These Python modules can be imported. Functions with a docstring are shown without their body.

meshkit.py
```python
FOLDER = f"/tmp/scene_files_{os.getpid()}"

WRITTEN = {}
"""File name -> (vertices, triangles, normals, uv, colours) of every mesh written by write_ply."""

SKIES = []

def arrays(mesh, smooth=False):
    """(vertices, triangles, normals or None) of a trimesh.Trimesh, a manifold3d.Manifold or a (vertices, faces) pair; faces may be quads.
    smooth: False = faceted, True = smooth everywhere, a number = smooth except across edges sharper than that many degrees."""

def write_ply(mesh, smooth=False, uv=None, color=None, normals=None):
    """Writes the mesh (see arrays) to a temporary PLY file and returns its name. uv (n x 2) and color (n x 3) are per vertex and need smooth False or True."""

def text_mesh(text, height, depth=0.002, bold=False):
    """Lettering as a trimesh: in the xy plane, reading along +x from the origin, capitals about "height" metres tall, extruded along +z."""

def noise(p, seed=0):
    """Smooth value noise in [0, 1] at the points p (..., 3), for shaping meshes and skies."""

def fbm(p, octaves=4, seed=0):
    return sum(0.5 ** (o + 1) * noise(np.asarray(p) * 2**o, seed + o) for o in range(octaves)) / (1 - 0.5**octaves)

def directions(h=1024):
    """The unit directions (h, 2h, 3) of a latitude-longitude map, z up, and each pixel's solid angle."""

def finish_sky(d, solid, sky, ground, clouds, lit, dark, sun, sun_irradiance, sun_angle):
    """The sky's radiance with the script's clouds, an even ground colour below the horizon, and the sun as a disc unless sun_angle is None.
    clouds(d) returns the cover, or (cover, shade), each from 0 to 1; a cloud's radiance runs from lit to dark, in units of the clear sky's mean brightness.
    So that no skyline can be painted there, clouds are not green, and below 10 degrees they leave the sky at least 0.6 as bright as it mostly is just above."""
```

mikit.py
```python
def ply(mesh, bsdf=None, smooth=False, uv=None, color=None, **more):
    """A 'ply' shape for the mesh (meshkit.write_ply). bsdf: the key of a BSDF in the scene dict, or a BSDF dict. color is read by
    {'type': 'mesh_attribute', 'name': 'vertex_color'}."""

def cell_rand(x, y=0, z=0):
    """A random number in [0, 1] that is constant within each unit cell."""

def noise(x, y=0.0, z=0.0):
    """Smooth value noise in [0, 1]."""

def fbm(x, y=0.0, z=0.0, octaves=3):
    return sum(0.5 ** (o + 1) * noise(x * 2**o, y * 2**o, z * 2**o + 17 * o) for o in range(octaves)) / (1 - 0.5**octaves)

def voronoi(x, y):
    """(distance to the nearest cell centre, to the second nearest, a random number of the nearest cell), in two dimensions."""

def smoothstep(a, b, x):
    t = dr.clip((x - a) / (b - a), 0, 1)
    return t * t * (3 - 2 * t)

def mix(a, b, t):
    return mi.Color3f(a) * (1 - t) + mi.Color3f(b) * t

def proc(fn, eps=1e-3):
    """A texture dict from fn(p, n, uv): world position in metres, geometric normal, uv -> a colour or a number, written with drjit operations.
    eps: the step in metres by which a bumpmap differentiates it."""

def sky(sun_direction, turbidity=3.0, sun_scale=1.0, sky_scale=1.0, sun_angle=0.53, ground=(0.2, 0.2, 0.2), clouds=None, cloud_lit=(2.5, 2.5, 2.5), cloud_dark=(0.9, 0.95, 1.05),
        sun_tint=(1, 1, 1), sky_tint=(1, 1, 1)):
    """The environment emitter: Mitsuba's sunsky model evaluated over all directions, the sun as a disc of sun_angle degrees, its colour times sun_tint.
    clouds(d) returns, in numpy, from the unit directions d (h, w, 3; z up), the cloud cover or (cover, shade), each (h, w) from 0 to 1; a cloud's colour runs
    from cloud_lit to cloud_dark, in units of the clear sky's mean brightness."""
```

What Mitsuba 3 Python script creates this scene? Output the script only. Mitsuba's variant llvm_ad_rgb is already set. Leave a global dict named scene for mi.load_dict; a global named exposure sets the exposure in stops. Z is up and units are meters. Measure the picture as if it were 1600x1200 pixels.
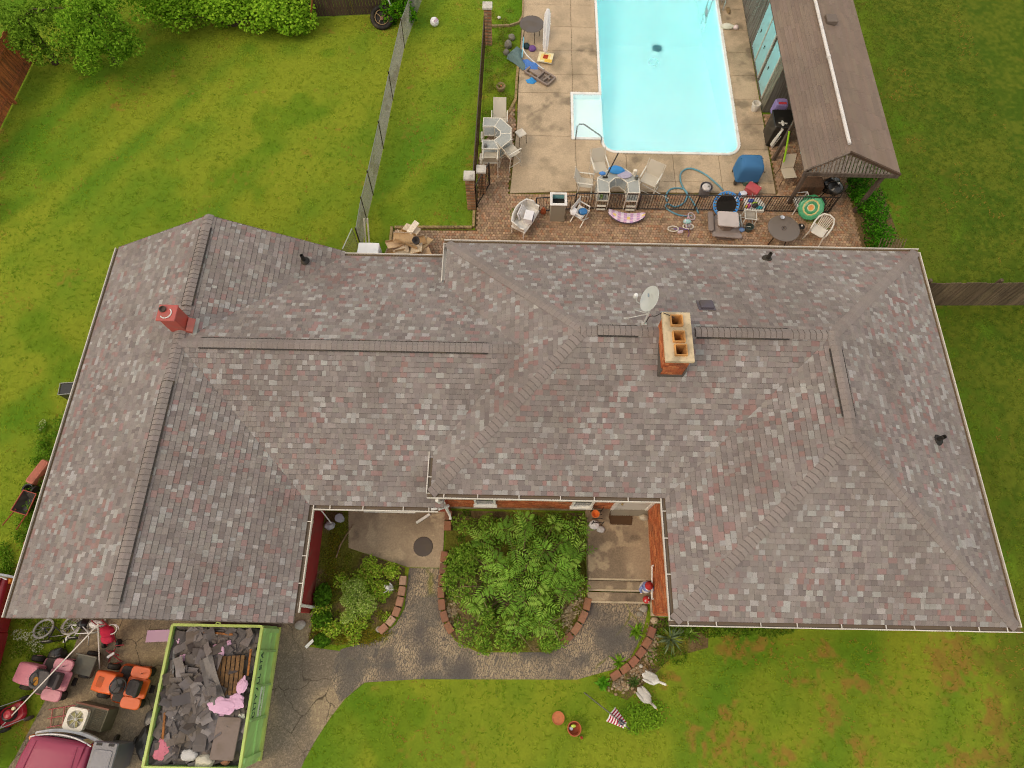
import math, random, numpy as np, trimesh, shapely
import shapely.affinity
from shapely.geometry import Polygon, box as sbox, LineString
from shapely.prepared import prep
import drjit as dr
import mitsuba as mi
import mikit, meshkit
from mikit import proc, noise, fbm, voronoi, cell_rand, smoothstep, mix
T = mi.ScalarTransform4f

# ------------------------------------------------------------------ camera, sky, exposure
CAM = [0.0, 0.0, 19.5]
FWD = [0.00023807, 0.37924612, -0.9252958]
UPV = [-0.01945871, 0.92512239, 0.37917004]
scene = {
    'camera': {'type': 'perspective', 'fov': 78.691, 'near_clip': 0.1, 'far_clip': 2000.0,
               'to_world': T().look_at(origin=CAM, target=[CAM[i] + FWD[i] for i in range(3)], up=UPV)},
    'sky': mikit.sky([-0.6, -0.3, 0.74], turbidity=3, sun_scale=0.25, sun_angle=24, clouds=lambda d: 1.0,
                     cloud_lit=(2.3, 2.3, 2.3), sun_tint=(1.0, 0.98, 0.95)),
}
exposure = 2.15
labels = {}

# ------------------------------------------------------------------ helpers
KALB = 0.80
def col(h):
    a = np.array([int(h[i:i + 2], 16) / 255 for i in (1, 3, 5)])
    return np.where(a <= 0.04045, a / 12.92, ((a + 0.055) / 1.055) ** 2.4) * KALB
def C3(h): return mi.Color3f(*[float(x) for x in col(h)])
rnd = random.Random(11)
rs = np.random.RandomState(7)
def jit(c, a=0.12, r=None):
    r = r or rnd
    k = 1 + r.uniform(-a, a)
    return np.clip(np.asarray(c) * k * (1 + np.array([r.uniform(-a, a) for _ in range(3)]) * 0.25), 0, 0.9)

def rotz(a):
    c, s = math.cos(a), math.sin(a)
    return np.array([[c, -s, 0], [s, c, 0], [0, 0, 1.0]])
def rotx(a):
    c, s = math.cos(a), math.sin(a)
    return np.array([[1, 0, 0], [0, c, -s], [0, s, c.real]])
def roty(a):
    c, s = math.cos(a), math.sin(a)
    return np.array([[c, 0, s], [0, 1, 0], [-s, 0, c]])
BOXV = np.array([[x, y, z] for x in (-.5, .5) for y in (-.5, .5) for z in (-.5, .5)])
BOXF = np.array([[0, 1, 3], [0, 3, 2], [4, 6, 7], [4, 7, 5], [0, 4, 5], [0, 5, 1], [2, 3, 7], [2, 7, 6], [0, 2, 6], [0, 6, 4], [1, 5, 7], [1, 7, 3]])

class B:
    def __init__(s): s.v, s.f, s.c, s.n = [], [], [], 0
    def add(s, v, f, c):
        v = np.asarray(v, float)
        if len(v) == 0: return s
        s.v.append(v); s.f.append(np.asarray(f, int) + s.n); s.n += len(v)
        c = np.asarray(c, float)
        s.c.append(np.broadcast_to(c, (len(v), 3)))
        return s
    def tm(s, m, c, R=None, t=None):
        v = np.array(m.vertices)
        if R is not None: v = v @ R.T
        if t is not None: v = v + np.asarray(t)
        return s.add(v, m.faces, c)
    def box(s, ctr, size, c, rz=0, R=None):
        R = rotz(rz) if R is None else R
        return s.add((BOXV * np.asarray(size)) @ R.T + np.asarray(ctr), BOXF, c)
    def rbox(s, ctr, size, c, rz=0, r=0.03, R=None, seg=2):
        """box with rounded upright edges and chamfered top and bottom"""
        sx, sy, sz = size
        r = min(r, sx * .45, sy * .45)
        p = sbox(-sx / 2 + r, -sy / 2 + r, sx / 2 - r, sy / 2 - r).buffer(r, quad_segs=seg)
        a = np.array(p.exterior.coords)[:-1]
        h = min(r * .6, sz * .4)
        k = 1 - 2 * h * .7 / np.array([sx, sy])
        rings = [np.c_[a * k, np.full(len(a), -sz / 2)], np.c_[a, np.full(len(a), -sz / 2 + h)], np.c_[a, np.full(len(a), sz / 2 - h)], np.c_[a * k, np.full(len(a), sz / 2)]]
        v, f = loft(rings, True)
        R = rotz(rz) if R is None else R
        return s.add(v @ R.T + np.asarray(ctr), f, c)
    def bar(s, a, b, w, h, c, up=(0, 0, 1)):
        a, b = np.asarray(a, float), np.asarray(b, float)
        d = b - a; L = np.linalg.norm(d); x = d / L
        u = np.asarray(up, float)
        if abs(x @ u) > .95: u = np.array([0, 1.0, 0])
        y = np.cross(u, x); y /= np.linalg.norm(y); z = np.cross(x, y)
        R = np.stack([x, y, z], 1)
        return s.box((a + b) / 2, (L, w, h), c, R=R)
    def tube(s, pts, r, c, n=8, closed=False):
        p = np.asarray(pts, float); m = len(p)
        if closed: t = np.roll(p, -1, 0) - np.roll(p, 1, 0)
        else: t = np.gradient(p, axis=0)
        t /= np.linalg.norm(t, axis=1, keepdims=True) + 1e-12
        a = np.cross(t, np.where(np.abs(t[:, 2:]) < .9, [0, 0, 1.0], [1.0, 0, 0])); a /= np.linalg.norm(a, axis=1, keepdims=True) + 1e-12
        b = np.cross(t, a); g = np.arange(n) * 2 * np.pi / n
        rr = np.broadcast_to(r, (m,))[:, None, None]
        rings = p[:, None] + rr * (np.cos(g)[None, :, None] * a[:, None] + np.sin(g)[None, :, None] * b[:, None])
        if closed: v, f = loft(list(rings) + [rings[0]], False)
        else: v, f = loft(list(rings), True)
        return s.add(v, f[:, ::-1], c)
    def cyl(s, a, b, r, c, r1=None, n=12):
        return s.tube([a, b], [r, r if r1 is None else r1], c, n)
    def lathe(s, prof, c, at=(0, 0, 0), n=24, R=None):
        g = np.arange(n) * 2 * np.pi / n
        rings = [np.c_[r * np.cos(g), r * np.sin(g), np.full(n, z)] for r, z in prof]
        v, f = loft(rings, False)
        if R is not None: v = v @ R.T
        return s.add(v + np.asarray(at), f, c)
    def ball(s, ctr, r, c, sub=2, R=None):
        m = trimesh.creation.icosphere(sub)
        v = m.vertices * np.broadcast_to(r, (3,))
        if R is not None: v = v @ R.T
        return s.add(v + np.asarray(ctr), m.faces, c)
    def prism(s, poly, z0, z1, c):
        if not hasattr(poly, 'exterior'): poly = Polygon(poly)
        for g in getattr(poly, 'geoms', [poly]):
            m = trimesh.creation.extrude_polygon(g, z1 - z0, engine='earcut')
            s.add(np.array(m.vertices) + [0, 0, z0], m.faces, c)
        return s
    def grid(s, P, c, thick=0.0):
        """surface through a grid of points (m, n, 3); thick > 0 gives it a back face too"""
        P = np.asarray(P, float); m, n = P.shape[:2]
        i, j = np.meshgrid(np.arange(m - 1), np.arange(n - 1), indexing='ij')
        q = np.stack([i * n + j, (i + 1) * n + j, (i + 1) * n + j + 1, i * n + j + 1], -1).reshape(-1, 4)
        f = np.vstack([q[:, [0, 1, 2]], q[:, [0, 2, 3]]])
        cc = np.asarray(c, float)
        if cc.ndim == 3:      # one colour per cell (m-1, n-1, 3)
            ce = np.vstack([cc.reshape(-1, 3)] * 2)
            return s.add(P.reshape(-1, 3)[f].reshape(-1, 3), np.arange(len(f) * 3).reshape(-1, 3), np.repeat(ce, 3, 0))
        s.add(P.reshape(-1, 3), f, cc)
        if thick:
            v0 = P.reshape(-1, 3)
            fn = np.zeros_like(v0); t = np.cross(v0[f[:, 1]] - v0[f[:, 0]], v0[f[:, 2]] - v0[f[:, 0]])
            for k in range(3): np.add.at(fn, f[:, k], t)
            fn /= np.linalg.norm(fn, axis=1, keepdims=True) + 1e-12
            v1 = v0 - fn * thick
            e = [k for k in range(n)] + [r * n + n - 1 for r in range(1, m)] + [(m - 1) * n + k for k in range(n - 2, -1, -1)] + [r * n for r in range(m - 2, 0, -1)]
            e = np.array(e); e2 = np.roll(e, -1); N = len(v0)
            side = np.vstack([np.c_[e, e2, e2 + N], np.c_[e, e2 + N, e + N]])
            s.add(np.vstack([v0, v1]), np.vstack([f[:, ::-1] + N, side]), np.vstack([np.broadcast_to(cc, v0.shape)] * 2))
        return s
    def arr(s):
        return np.vstack(s.v), np.vstack(s.f), np.vstack(s.c)
    def xf(s, R=None, t=(0, 0, 0)):
        R = np.eye(3) if R is None else R
        s.v = [v @ R.T + np.asarray(t, float) for v in s.v]
        return s

def loft(rings, caps):
    k, n = len(rings), len(rings[0])
    v = np.vstack(rings)
    i, j = np.meshgrid(np.arange(k - 1), np.arange(n), indexing='ij')
    q = np.stack([i * n + j, i * n + (j + 1) % n, (i + 1) * n + (j + 1) % n, (i + 1) * n + j], -1).reshape(-1, 4)
    f = [q[:, [0, 1, 2]], q[:, [0, 2, 3]]]
    if caps:
        v = np.vstack([v, np.mean(rings[0], 0), np.mean(rings[-1], 0)])
        a = np.arange(n)
        f.append(np.c_[(a + 1) % n, a, np.full(n, k * n)])
        f.append(np.c_[a + (k - 1) * n, (a + 1) % n + (k - 1) * n, np.full(n, k * n + 1)])
    return v, np.vstack(f)

def corner_smooth(V, F, Cc, deg):
    fn = np.cross(V[F[:, 1]] - V[F[:, 0]], V[F[:, 2]] - V[F[:, 0]])
    un = fn / (np.linalg.norm(fn, axis=1, keepdims=True) + 1e-20)
    _, ids = np.unique(np.round(V, 5), axis=0, return_inverse=True)
    vid = ids.ravel()[F].ravel(); fi = np.repeat(np.arange(len(F)), 3)
    order = np.argsort(vid, kind='stable'); cnt = np.bincount(vid); start = np.cumsum(cnt) - cnt
    rep = cnt[vid]; a = np.repeat(np.arange(len(vid)), rep)
    off = np.arange(len(a)) - np.repeat(np.cumsum(rep) - rep, rep)
    b = order[start[vid[a]] + off]
    ok = (un[fi[a]] * un[fi[b]]).sum(1) > math.cos(math.radians(deg))
    N = np.zeros((len(vid), 3))
    for k in range(3): N[:, k] = np.bincount(a[ok], fn[fi[b[ok]], k], minlength=len(vid))
    N /= np.linalg.norm(N, axis=1, keepdims=True) + 1e-20
    bad = np.linalg.norm(N, axis=1) < .5
    N[bad] = [0, 0, 1]
    return V[F].reshape(-1, 3), np.arange(len(F) * 3).reshape(-1, 3), Cc[F].reshape(-1, 3), N

_count = {}
def numbered(k):
    n = _count.get(k, 0); _count[k] = n + 1
    return k if n == 0 else '%s_%03d' % (k, n)

def packed(c):
    """a piece's colour, red and green in u and blue in v, for the materials to read"""
    c = np.clip(c, 0, .98)
    return np.c_[np.floor(c[:, 0] * 1023) + .004 + c[:, 1] * .98, c[:, 2]]
def put(name, b, mat='matte', parent=None, smooth=None, R=None, t=None, label=None, cat=None, group=None, kind=None):
    key = numbered((parent + '__' if parent else '') + name)
    V, F, Cc = b.arr()
    if R is not None: V = V @ R.T
    if t is not None: V = V + np.asarray(t)
    if smooth:
        V, F, Cc, N = corner_smooth(V, F, Cc, smooth)
        d = {'type': 'ply', 'filename': meshkit.write_ply((V, F), False, packed(Cc), None, normals=N), 'face_normals': False}
    else:
        d = {'type': 'ply', 'filename': meshkit.write_ply((V, F), False, packed(Cc), None), 'face_normals': True}
    d['bsdf'] = {'type': 'ref', 'id': mat}
    scene[key] = d
    tag(key, label, cat, group, kind)
    return key

def tag(key, label=None, cat=None, group=None, kind=None):
    e = {k: v for k, v in (('label', label), ('category', cat), ('group', group), ('kind', kind)) if v}
    if e: labels[key] = {**labels.get(key, {}), **e}

class Thing:
    """a thing made of parts, built in its own coordinates and set down at pos, turned by rz (degrees)"""
    def __init__(s, name, label, cat, pos=(0, 0, 0), rz=0, group=None, R=None):
        s.key = numbered(name); tag(s.key, label, cat, group)
        s.R = rotz(math.radians(rz)) if R is None else R
        s.t = np.array(list(pos) + [0] * (3 - len(pos)), float)
    def part(s, name, b, mat='matte', smooth=None, parent=None, label=None, kind=None):
        return put(name, b, mat, parent or s.key, smooth, s.R, s.t, label, None, None, kind)

def solo(name, b, label, cat, mat='matte', smooth=None, pos=(0, 0, 0), rz=0, group=None, R=None):
    return put(name, b, mat, None, smooth, rotz(math.radians(rz)) if R is None else R, list(pos) + [0] * (3 - len(pos)), label, cat, group)

# ------------------------------------------------------------------ materials
def n2(x, y=0.0, z=0.0):
    """smooth value noise in the plane; z only shifts it"""
    x = mi.Float(x) + 17.3 * z; y = mi.Float(y) + 5.7 * z
    i, j = dr.floor(x), dr.floor(y)
    u, v = x - i, y - j
    u = u * u * (3 - 2 * u); v = v * v * (3 - 2 * v)
    a, b = mi.UInt32(mi.Int32(i) + 1000000) * 374761393, mi.UInt32(mi.Int32(j) + 1000000) * 668265263
    a1, b1 = a + 374761393, b + 668265263
    def h(q):
        q = (q ^ (q >> 13)) * 1274126177
        return mi.Float((q ^ (q >> 16)) & 0xFFFFFF)
    return dr.lerp(dr.lerp(h(a + b), h(a1 + b), u), dr.lerp(h(a + b1), h(a1 + b1), u), v) * (1 / 16777215.0)
def f2(x, y=0.0, z=0.0, octaves=3):
    return sum(0.5 ** (o + 1) * n2(x * 2 ** o, y * 2 ** o, z + 3 * o) for o in range(octaves)) / (1 - 0.5 ** octaves)
def own_colour(p, n, uv):
    r = dr.floor(uv.x)
    return mi.Color3f(r * (1 / 1023.0), (uv.x - r - .004) * (1 / .98), uv.y)
VC = proc(own_colour)
def two(d): return {'type': 'twosided', 'bsdf': d}
def pr(c, rough, **k): return {'type': 'principled', 'base_color': c, 'roughness': rough, **k}
def rgb(h): return {'type': 'rgb', 'value': [float(x) for x in col(h)]}

def grime(p, n, uv):
    return 0.06 + 0.34 * smoothstep(.5, .8, f2(p.x * 3.1 + p.z * 1.9, p.y * 3.1 + p.z * 2.4, 0, 2)) + .16 * smoothstep(.6, .9, n2(p.x * 23 + p.z * 14, p.y * 23 + p.z * 19))
scene['matte'] = two({'type': 'blendbsdf', 'weight': proc(grime), 'a': pr(VC, .65, specular=.3), 'b': pr(rgb('#6a5d4a'), .9, specular=.1)})
def grime2(p, n, uv):
    return 0.03 + 0.2 * smoothstep(.5, .85, f2(p.x * 4 + p.z * 2.6, p.y * 4 + p.z * 3.1, 0, 2))
scene['gloss'] = two({'type': 'blendbsdf', 'weight': proc(grime2), 'a': pr(VC, .28, specular=.5), 'b': pr(rgb('#7a7060'), .8, specular=.1)})
scene['paint'] = two(pr(VC, .3, specular=.4, clearcoat=.25, clearcoat_gloss=.9))
scene['metal'] = two(pr(VC, .38, metallic=.85, specular=.5))
scene['cloth'] = two(pr(VC, .9, specular=.1))
def granule(p, n, uv):
    return .30 * n2(p.x * 55 + p.z * 31, p.y * 55 + p.z * 40) + .25 * smoothstep(.45, .8, f2(p.x * .8, p.y * .8, 0, 3))
scene['shingle'] = two({'type': 'blendbsdf', 'weight': proc(granule), 'a': pr(VC, .85, specular=.15), 'b': pr(rgb('#6e625b'), .95, specular=.1)})
def woodgrain(p, n, uv):
    s = (p.x * 1.0 + p.y * .7)
    return .12 + .5 * smoothstep(.35, .8, f2(p.x * 22 + 1.7 * p.z, p.y * 22 + p.z * 1.1, 0, 2)) + .2 * smoothstep(.6, .8, n2(p.x * 2 + p.z, p.y * 2 + p.z))
scene['wood'] = two({'type': 'blendbsdf', 'weight': proc(woodgrain), 'a': pr(VC, .8, specular=.2), 'b': pr(rgb('#4b4036'), .9, specular=.1)})
scene['leaf'] = {'type': 'principledthin', 'base_color': VC, 'roughness': .55, 'diff_trans': .7, 'spec_tint': 0.0}
scene['blade'] = {'type': 'principledthin', 'base_color': VC, 'roughness': .8, 'diff_trans': .5}

def lawn_fn(p, n, uv):
    x, y = p.x, p.y
    a = f2(x * .22 + 3, y * .22, 0, 3)
    b = f2(x * 1.1, y * 1.1, 2, 3)
    c = n2(x * 7.3 + 4, y * 7.3, 1)
    g = n2(x * 31, y * 31, 5)
    stripe = n2((x * .86 - y * .51) * 1.25, (x * .51 + y * .86) * .07, 9)
    t = smoothstep(.28, .72, a * .4 + b * .28 + stripe * .32)
    k = mix(C3('#638622'), C3('#8b962a'), t)
    k = mix(k, C3('#577f1a'), .6 * smoothstep(.55, .75, f2(x * .6 + 40, y * .6, 3, 3)))
    dry = f2(x * 1.1 + 11, y * 1.1 + 5, 0, 4)
    front = smoothstep(1.5, -.3, y) * smoothstep(2.0, 6.0, x)
    k = mix(k, C3('#9c7238'), smoothstep(.70 - .14 * front, .92 - .12 * front, dry * .8 + .25 * c) * .75)
    right_falloff = smoothstep(12.5, 16.5, x + 5 * (b - .5) + 1.5 * (c - .5))  # greener grass, with the light fall-off to the right painted into its colour
    k = mix(k, mix(C3('#465c18'), C3('#606a20'), smoothstep(.3, .75, b * .6 + c * .4)), right_falloff * .9)
    return k * (.84 + .2 * g + .12 * c)
def lawn_h(p, n, uv):
    return n2(p.x * 28, p.y * 28, 1) + .7 * n2(p.x * 61, p.y * 61, 2)
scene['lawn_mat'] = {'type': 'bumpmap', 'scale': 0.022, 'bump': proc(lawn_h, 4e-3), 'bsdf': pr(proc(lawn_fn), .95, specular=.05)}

def asphalt_fn(p, n, uv):
    x, y = p.x, p.y
    d = f2(x * .9, y * .9, 1, 4)
    g = n2(x * 60, y * 60)
    v1, v2, r = voronoi(x * 1.1 + .5 * f2(x * 2, y * 2, 3), y * 1.1 + .5 * f2(x * 2, y * 2, 8))
    crack = 1 - smoothstep(.0, .035, v2 - v1)
    k = mix(C3('#887a68'), C3('#a89476'), smoothstep(.35, .7, d))
    k = mix(k, C3('#70665a'), .55 * smoothstep(.55, .75, f2(x * .5 + 9, y * .5, 4, 3)))
    k = mix(k, C3('#453d2e'), .9 * crack * smoothstep(.38, .6, f2(x * .7, y * .7 + 3, 2)))
    return k * (.66 + .42 * g + .24 * smoothstep(.55, .8, n2(x * 26, y * 26, 3)))
def asphalt_h(p, n, uv): return n2(p.x * 70, p.y * 70) + .5 * n2(p.x * 150, p.y * 150)
scene['asphalt'] = {'type': 'bumpmap', 'scale': .006, 'bump': proc(asphalt_h, 2e-3), 'bsdf': pr(proc(asphalt_fn), .9, specular=.2)}

def walk_fn(p, n, uv):
    """old asphalt whose top coat has worn into pale islands between dark seams"""
    x, y = p.x, p.y
    w = f2(x * 6, y * 6, 0, 2) * 1.6
    v1, v2, r = voronoi(x * 17 + w, y * 9 + w * 1.4)
    seam = smoothstep(.34, .02, v2 - v1)
    worn = smoothstep(.36, .66, f2(x * .9 + 2, y * .9, 4, 3))
    pale = mix(C3('#a28e70'), C3('#bca686'), r)
    k = mix(C3('#665e57'), pale, (1 - .95 * seam) * worn)
    m1, m2, q = voronoi(x * .55 + .25 * f2(x * 2, y * 2, 1), y * .55 + .25 * f2(x * 2, y * 2, 6))
    k = mix(k, C3('#7c7a2a'), .75 * smoothstep(.045, .0, m2 - m1) * smoothstep(.45, .62, f2(x * .7 + 8, y * .7, 7)))
    k = mix(k, C3('#68625a'), .65 * smoothstep(.5, .62, f2(x * .9, y * 1.4 + 20, 7, 4)))
    return k * (.75 + .42 * n2(x * 55, y * 55))
def walk_h(p, n, uv):
    v1, v2, r = voronoi(p.x * 15, p.y * 9)
    return smoothstep(.0, .3, v2 - v1) + .6 * n2(p.x * 60, p.y * 60)
scene['worn_asphalt'] = {'type': 'bumpmap', 'scale': .006, 'bump': proc(walk_h, 2e-3), 'bsdf': pr(proc(walk_fn), .9, specular=.2)}

def conc_fn(p, n, uv):
    x, y = p.x, p.y
    a = f2(x * .55 + 2, y * .55, p.z * .1, 4)
    b = f2(x * 2.2, y * 2.2, 5, 4)
    k = mix(C3('#ccb494'), C3('#bfa88a'), smoothstep(.3, .7, b))
    k = mix(k, C3('#96866c'), .7 * smoothstep(.50, .74, a * .7 + b * .3))
    k = mix(k, C3('#6d6250'), .6 * smoothstep(.62, .8, f2(x * 1.3 + 31, y * 1.3, 3, 4)))
    return k * (.86 + .22 * n2(x * 34, y * 34))
def conc_h(p, n, uv): return n2(p.x * 24, p.y * 24 + p.z * 20)
scene['concrete'] = two({'type': 'bumpmap', 'scale': .004, 'bump': proc(conc_h, 3e-3), 'bsdf': pr(proc(conc_fn), .85, specular=.2)})
def conc2_fn(p, n, uv):
    x, y = p.x, p.y
    a = f2(x * .8 + 7, y * .8, p.z * .1, 4)
    b = f2(x * 3.2, y * 3.2, 5, 4)
    k = mix(C3('#b29c80'), C3('#8e7c66'), smoothstep(.3, .7, a))
    k = mix(k, C3('#c4ae8e'), smoothstep(.55, .72, b) * .7)
    k = mix(k, C3('#6a5d4e'), .7 * smoothstep(.6, .78, f2(x * 1.7 + 31, y * 1.7, 3, 4)))
    return k * (.84 + .26 * n2(x * 34, y * 34, 0))
scene['old_concrete'] = two({'type': 'bumpmap', 'scale': .005, 'bump': proc(conc_h, 3e-3), 'bsdf': pr(proc(conc2_fn), .9, specular=.15)})
def soil_fn(p, n, uv):
    x, y = p.x, p.y
    k = mix(C3('#6b5a3e'), C3('#8a7450'), f2(x * 3, y * 3, 0, 3))
    k = mix(k, C3('#6c7022'), .8 * smoothstep(.45, .65, f2(x * 1.4 + 5, y * 1.4, 3, 3)))
    return k * (.65 + .6 * n2(x * 30, y * 30))
scene['soil'] = {'type': 'bumpmap', 'scale': .03, 'bump': proc(lawn_h, 4e-3), 'bsdf': pr(proc(soil_fn), .95, specular=.05)}
def liner_fn(p, n, uv):
    return mix(mi.Color3f(.86, .97, .98), mi.Color3f(.8, .95, .97), f2(p.x * .8, p.y * .8, p.z * .2, 3))
scene['liner'] = two(pr(proc(liner_fn), .7, specular=.2))
scene['glass'] = {'type': 'thindielectric'}
scene['dark_glass'] = two(pr({'type': 'rgb', 'value': [.02, .022, .025]}, .06, specular=.6))
# ================================================================== THE GROUND AND PAVEMENTS
def sheet(poly, z, thick=0.0):
    b = B()
    for g in getattr(poly, 'geoms', [poly]):
        v, f = trimesh.creation.triangulate_polygon(g, engine='earcut')
        b.add(np.c_[v, np.full(len(v), z)], f, (0.3, 0.3, 0.3))
    return b
def smooth_poly(p, r=.25): return Polygon(p).buffer(r).buffer(-2 * r).buffer(r)

POOL = Polygon([(3.49, 33), (3.49, 18.08), (8.86, 18.08), (8.86, 33)])
POOL = POOL.buffer(-.5).buffer(.5, quad_segs=8).union(sbox(2.31, 18.74, 3.6, 21.05))
COPING = POOL.buffer(.11, join_style=2)
lawn = sbox(-250, -200, 250, 300).difference(COPING.buffer(-.02))
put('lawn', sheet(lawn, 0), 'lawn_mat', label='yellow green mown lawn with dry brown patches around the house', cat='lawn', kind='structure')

drive = Polygon([(-13.9, 1.4), (-13.7, .7), (-12.9, .75), (-5.6, .75), (-5.75, -.28), (-4.6, -.40), (-3.98, -1.16), (-4.5, -1.62), (-4.85, -2.1), (-5.15, -2.6), (-5.4, -3.1), (-5.7, -4), (-6.0, -14), (-16, -14), (-14.6, -6), (-13.2, -3.2), (-12.75, -1.6), (-12.9, -.9), (-12.4, -.5), (-12.3, .2), (-13.5, .5)]).buffer(0)
put('driveway', sheet(drive.buffer(.1).buffer(-.1), .006), 'asphalt', label='worn dark asphalt driveway in front of the garage', cat='driveway', kind='structure')
walk = Polygon([(-4.75, -.33), (-3.7, -.02), (-3.25, .35), (-3.02, .8), (-2.98, 1.95), (-2.02, 1.95), (-2.0, 1.0), (-1.86, .45), (-1.5, -.05), (-.8, -.35), (1.2, -.3), (1.9, .1), (2.3, .7), (2.36, 1.3), (4.15, 1.3), (4.1, .8), (3.9, .15), (3.55, -.4), (3.05, -.72), (2.0, -1.0), (-2.5, -1.07), (-3.98, -1.18), (-4.62, -1.7), (-4.95, -1.1), (-4.9, -.6)]).buffer(0)
put('path', sheet(walk.buffer(.12).buffer(-.12), .012), 'worn_asphalt', label='curved front walk of worn pale asphalt', cat='path', kind='structure')
beds = [Polygon([(-5.7, 3.6), (-5.0, 3.6), (-4.88, 2.5), (-3.1, 1.95), (-3.1, .75), (-3.6, .15), (-4.3, -.2), (-5.75, -.24)]),
        Polygon([(-1.95, 3.7), (2.3, 3.7), (2.36, 1.2), (2.2, .75), (1.7, 0), (1.0, -.3), (-.8, -.3), (-1.5, -.02), (-1.9, .6)]),
        Polygon([(4.2, .7), (5.9, .6), (5.8, -.1), (4.7, -.4), (4.0, -1.0), (3.4, -1.5), (2.6, -1.2), (2.95, -.9), (3.6, -.55), (4.0, 0)]),
        Polygon([(12.95, 19), (14.0, 19), (14.5, 13.4), (12.95, 13.4)])]
put('planting_beds', sheet(shapely.union_all([q.buffer(.1).buffer(-.1) for q in beds]), .004), 'soil', label='mossy brown soil of the planting beds', cat='soil', kind='structure')
slab1 = Polygon([(-5.0, 3.66), (-2.0, 3.66), (-1.98, 1.97), (-3.02, 1.97), (-4.86, 2.5)])
b = sheet(slab1, .03); bb = B().prism(slab1, 0, .03, (.3, .3, .3))
put('concrete_pad', bb, 'old_concrete', label='stained concrete pad in the corner by the middle wing', cat='concrete pad', kind='structure')

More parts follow.
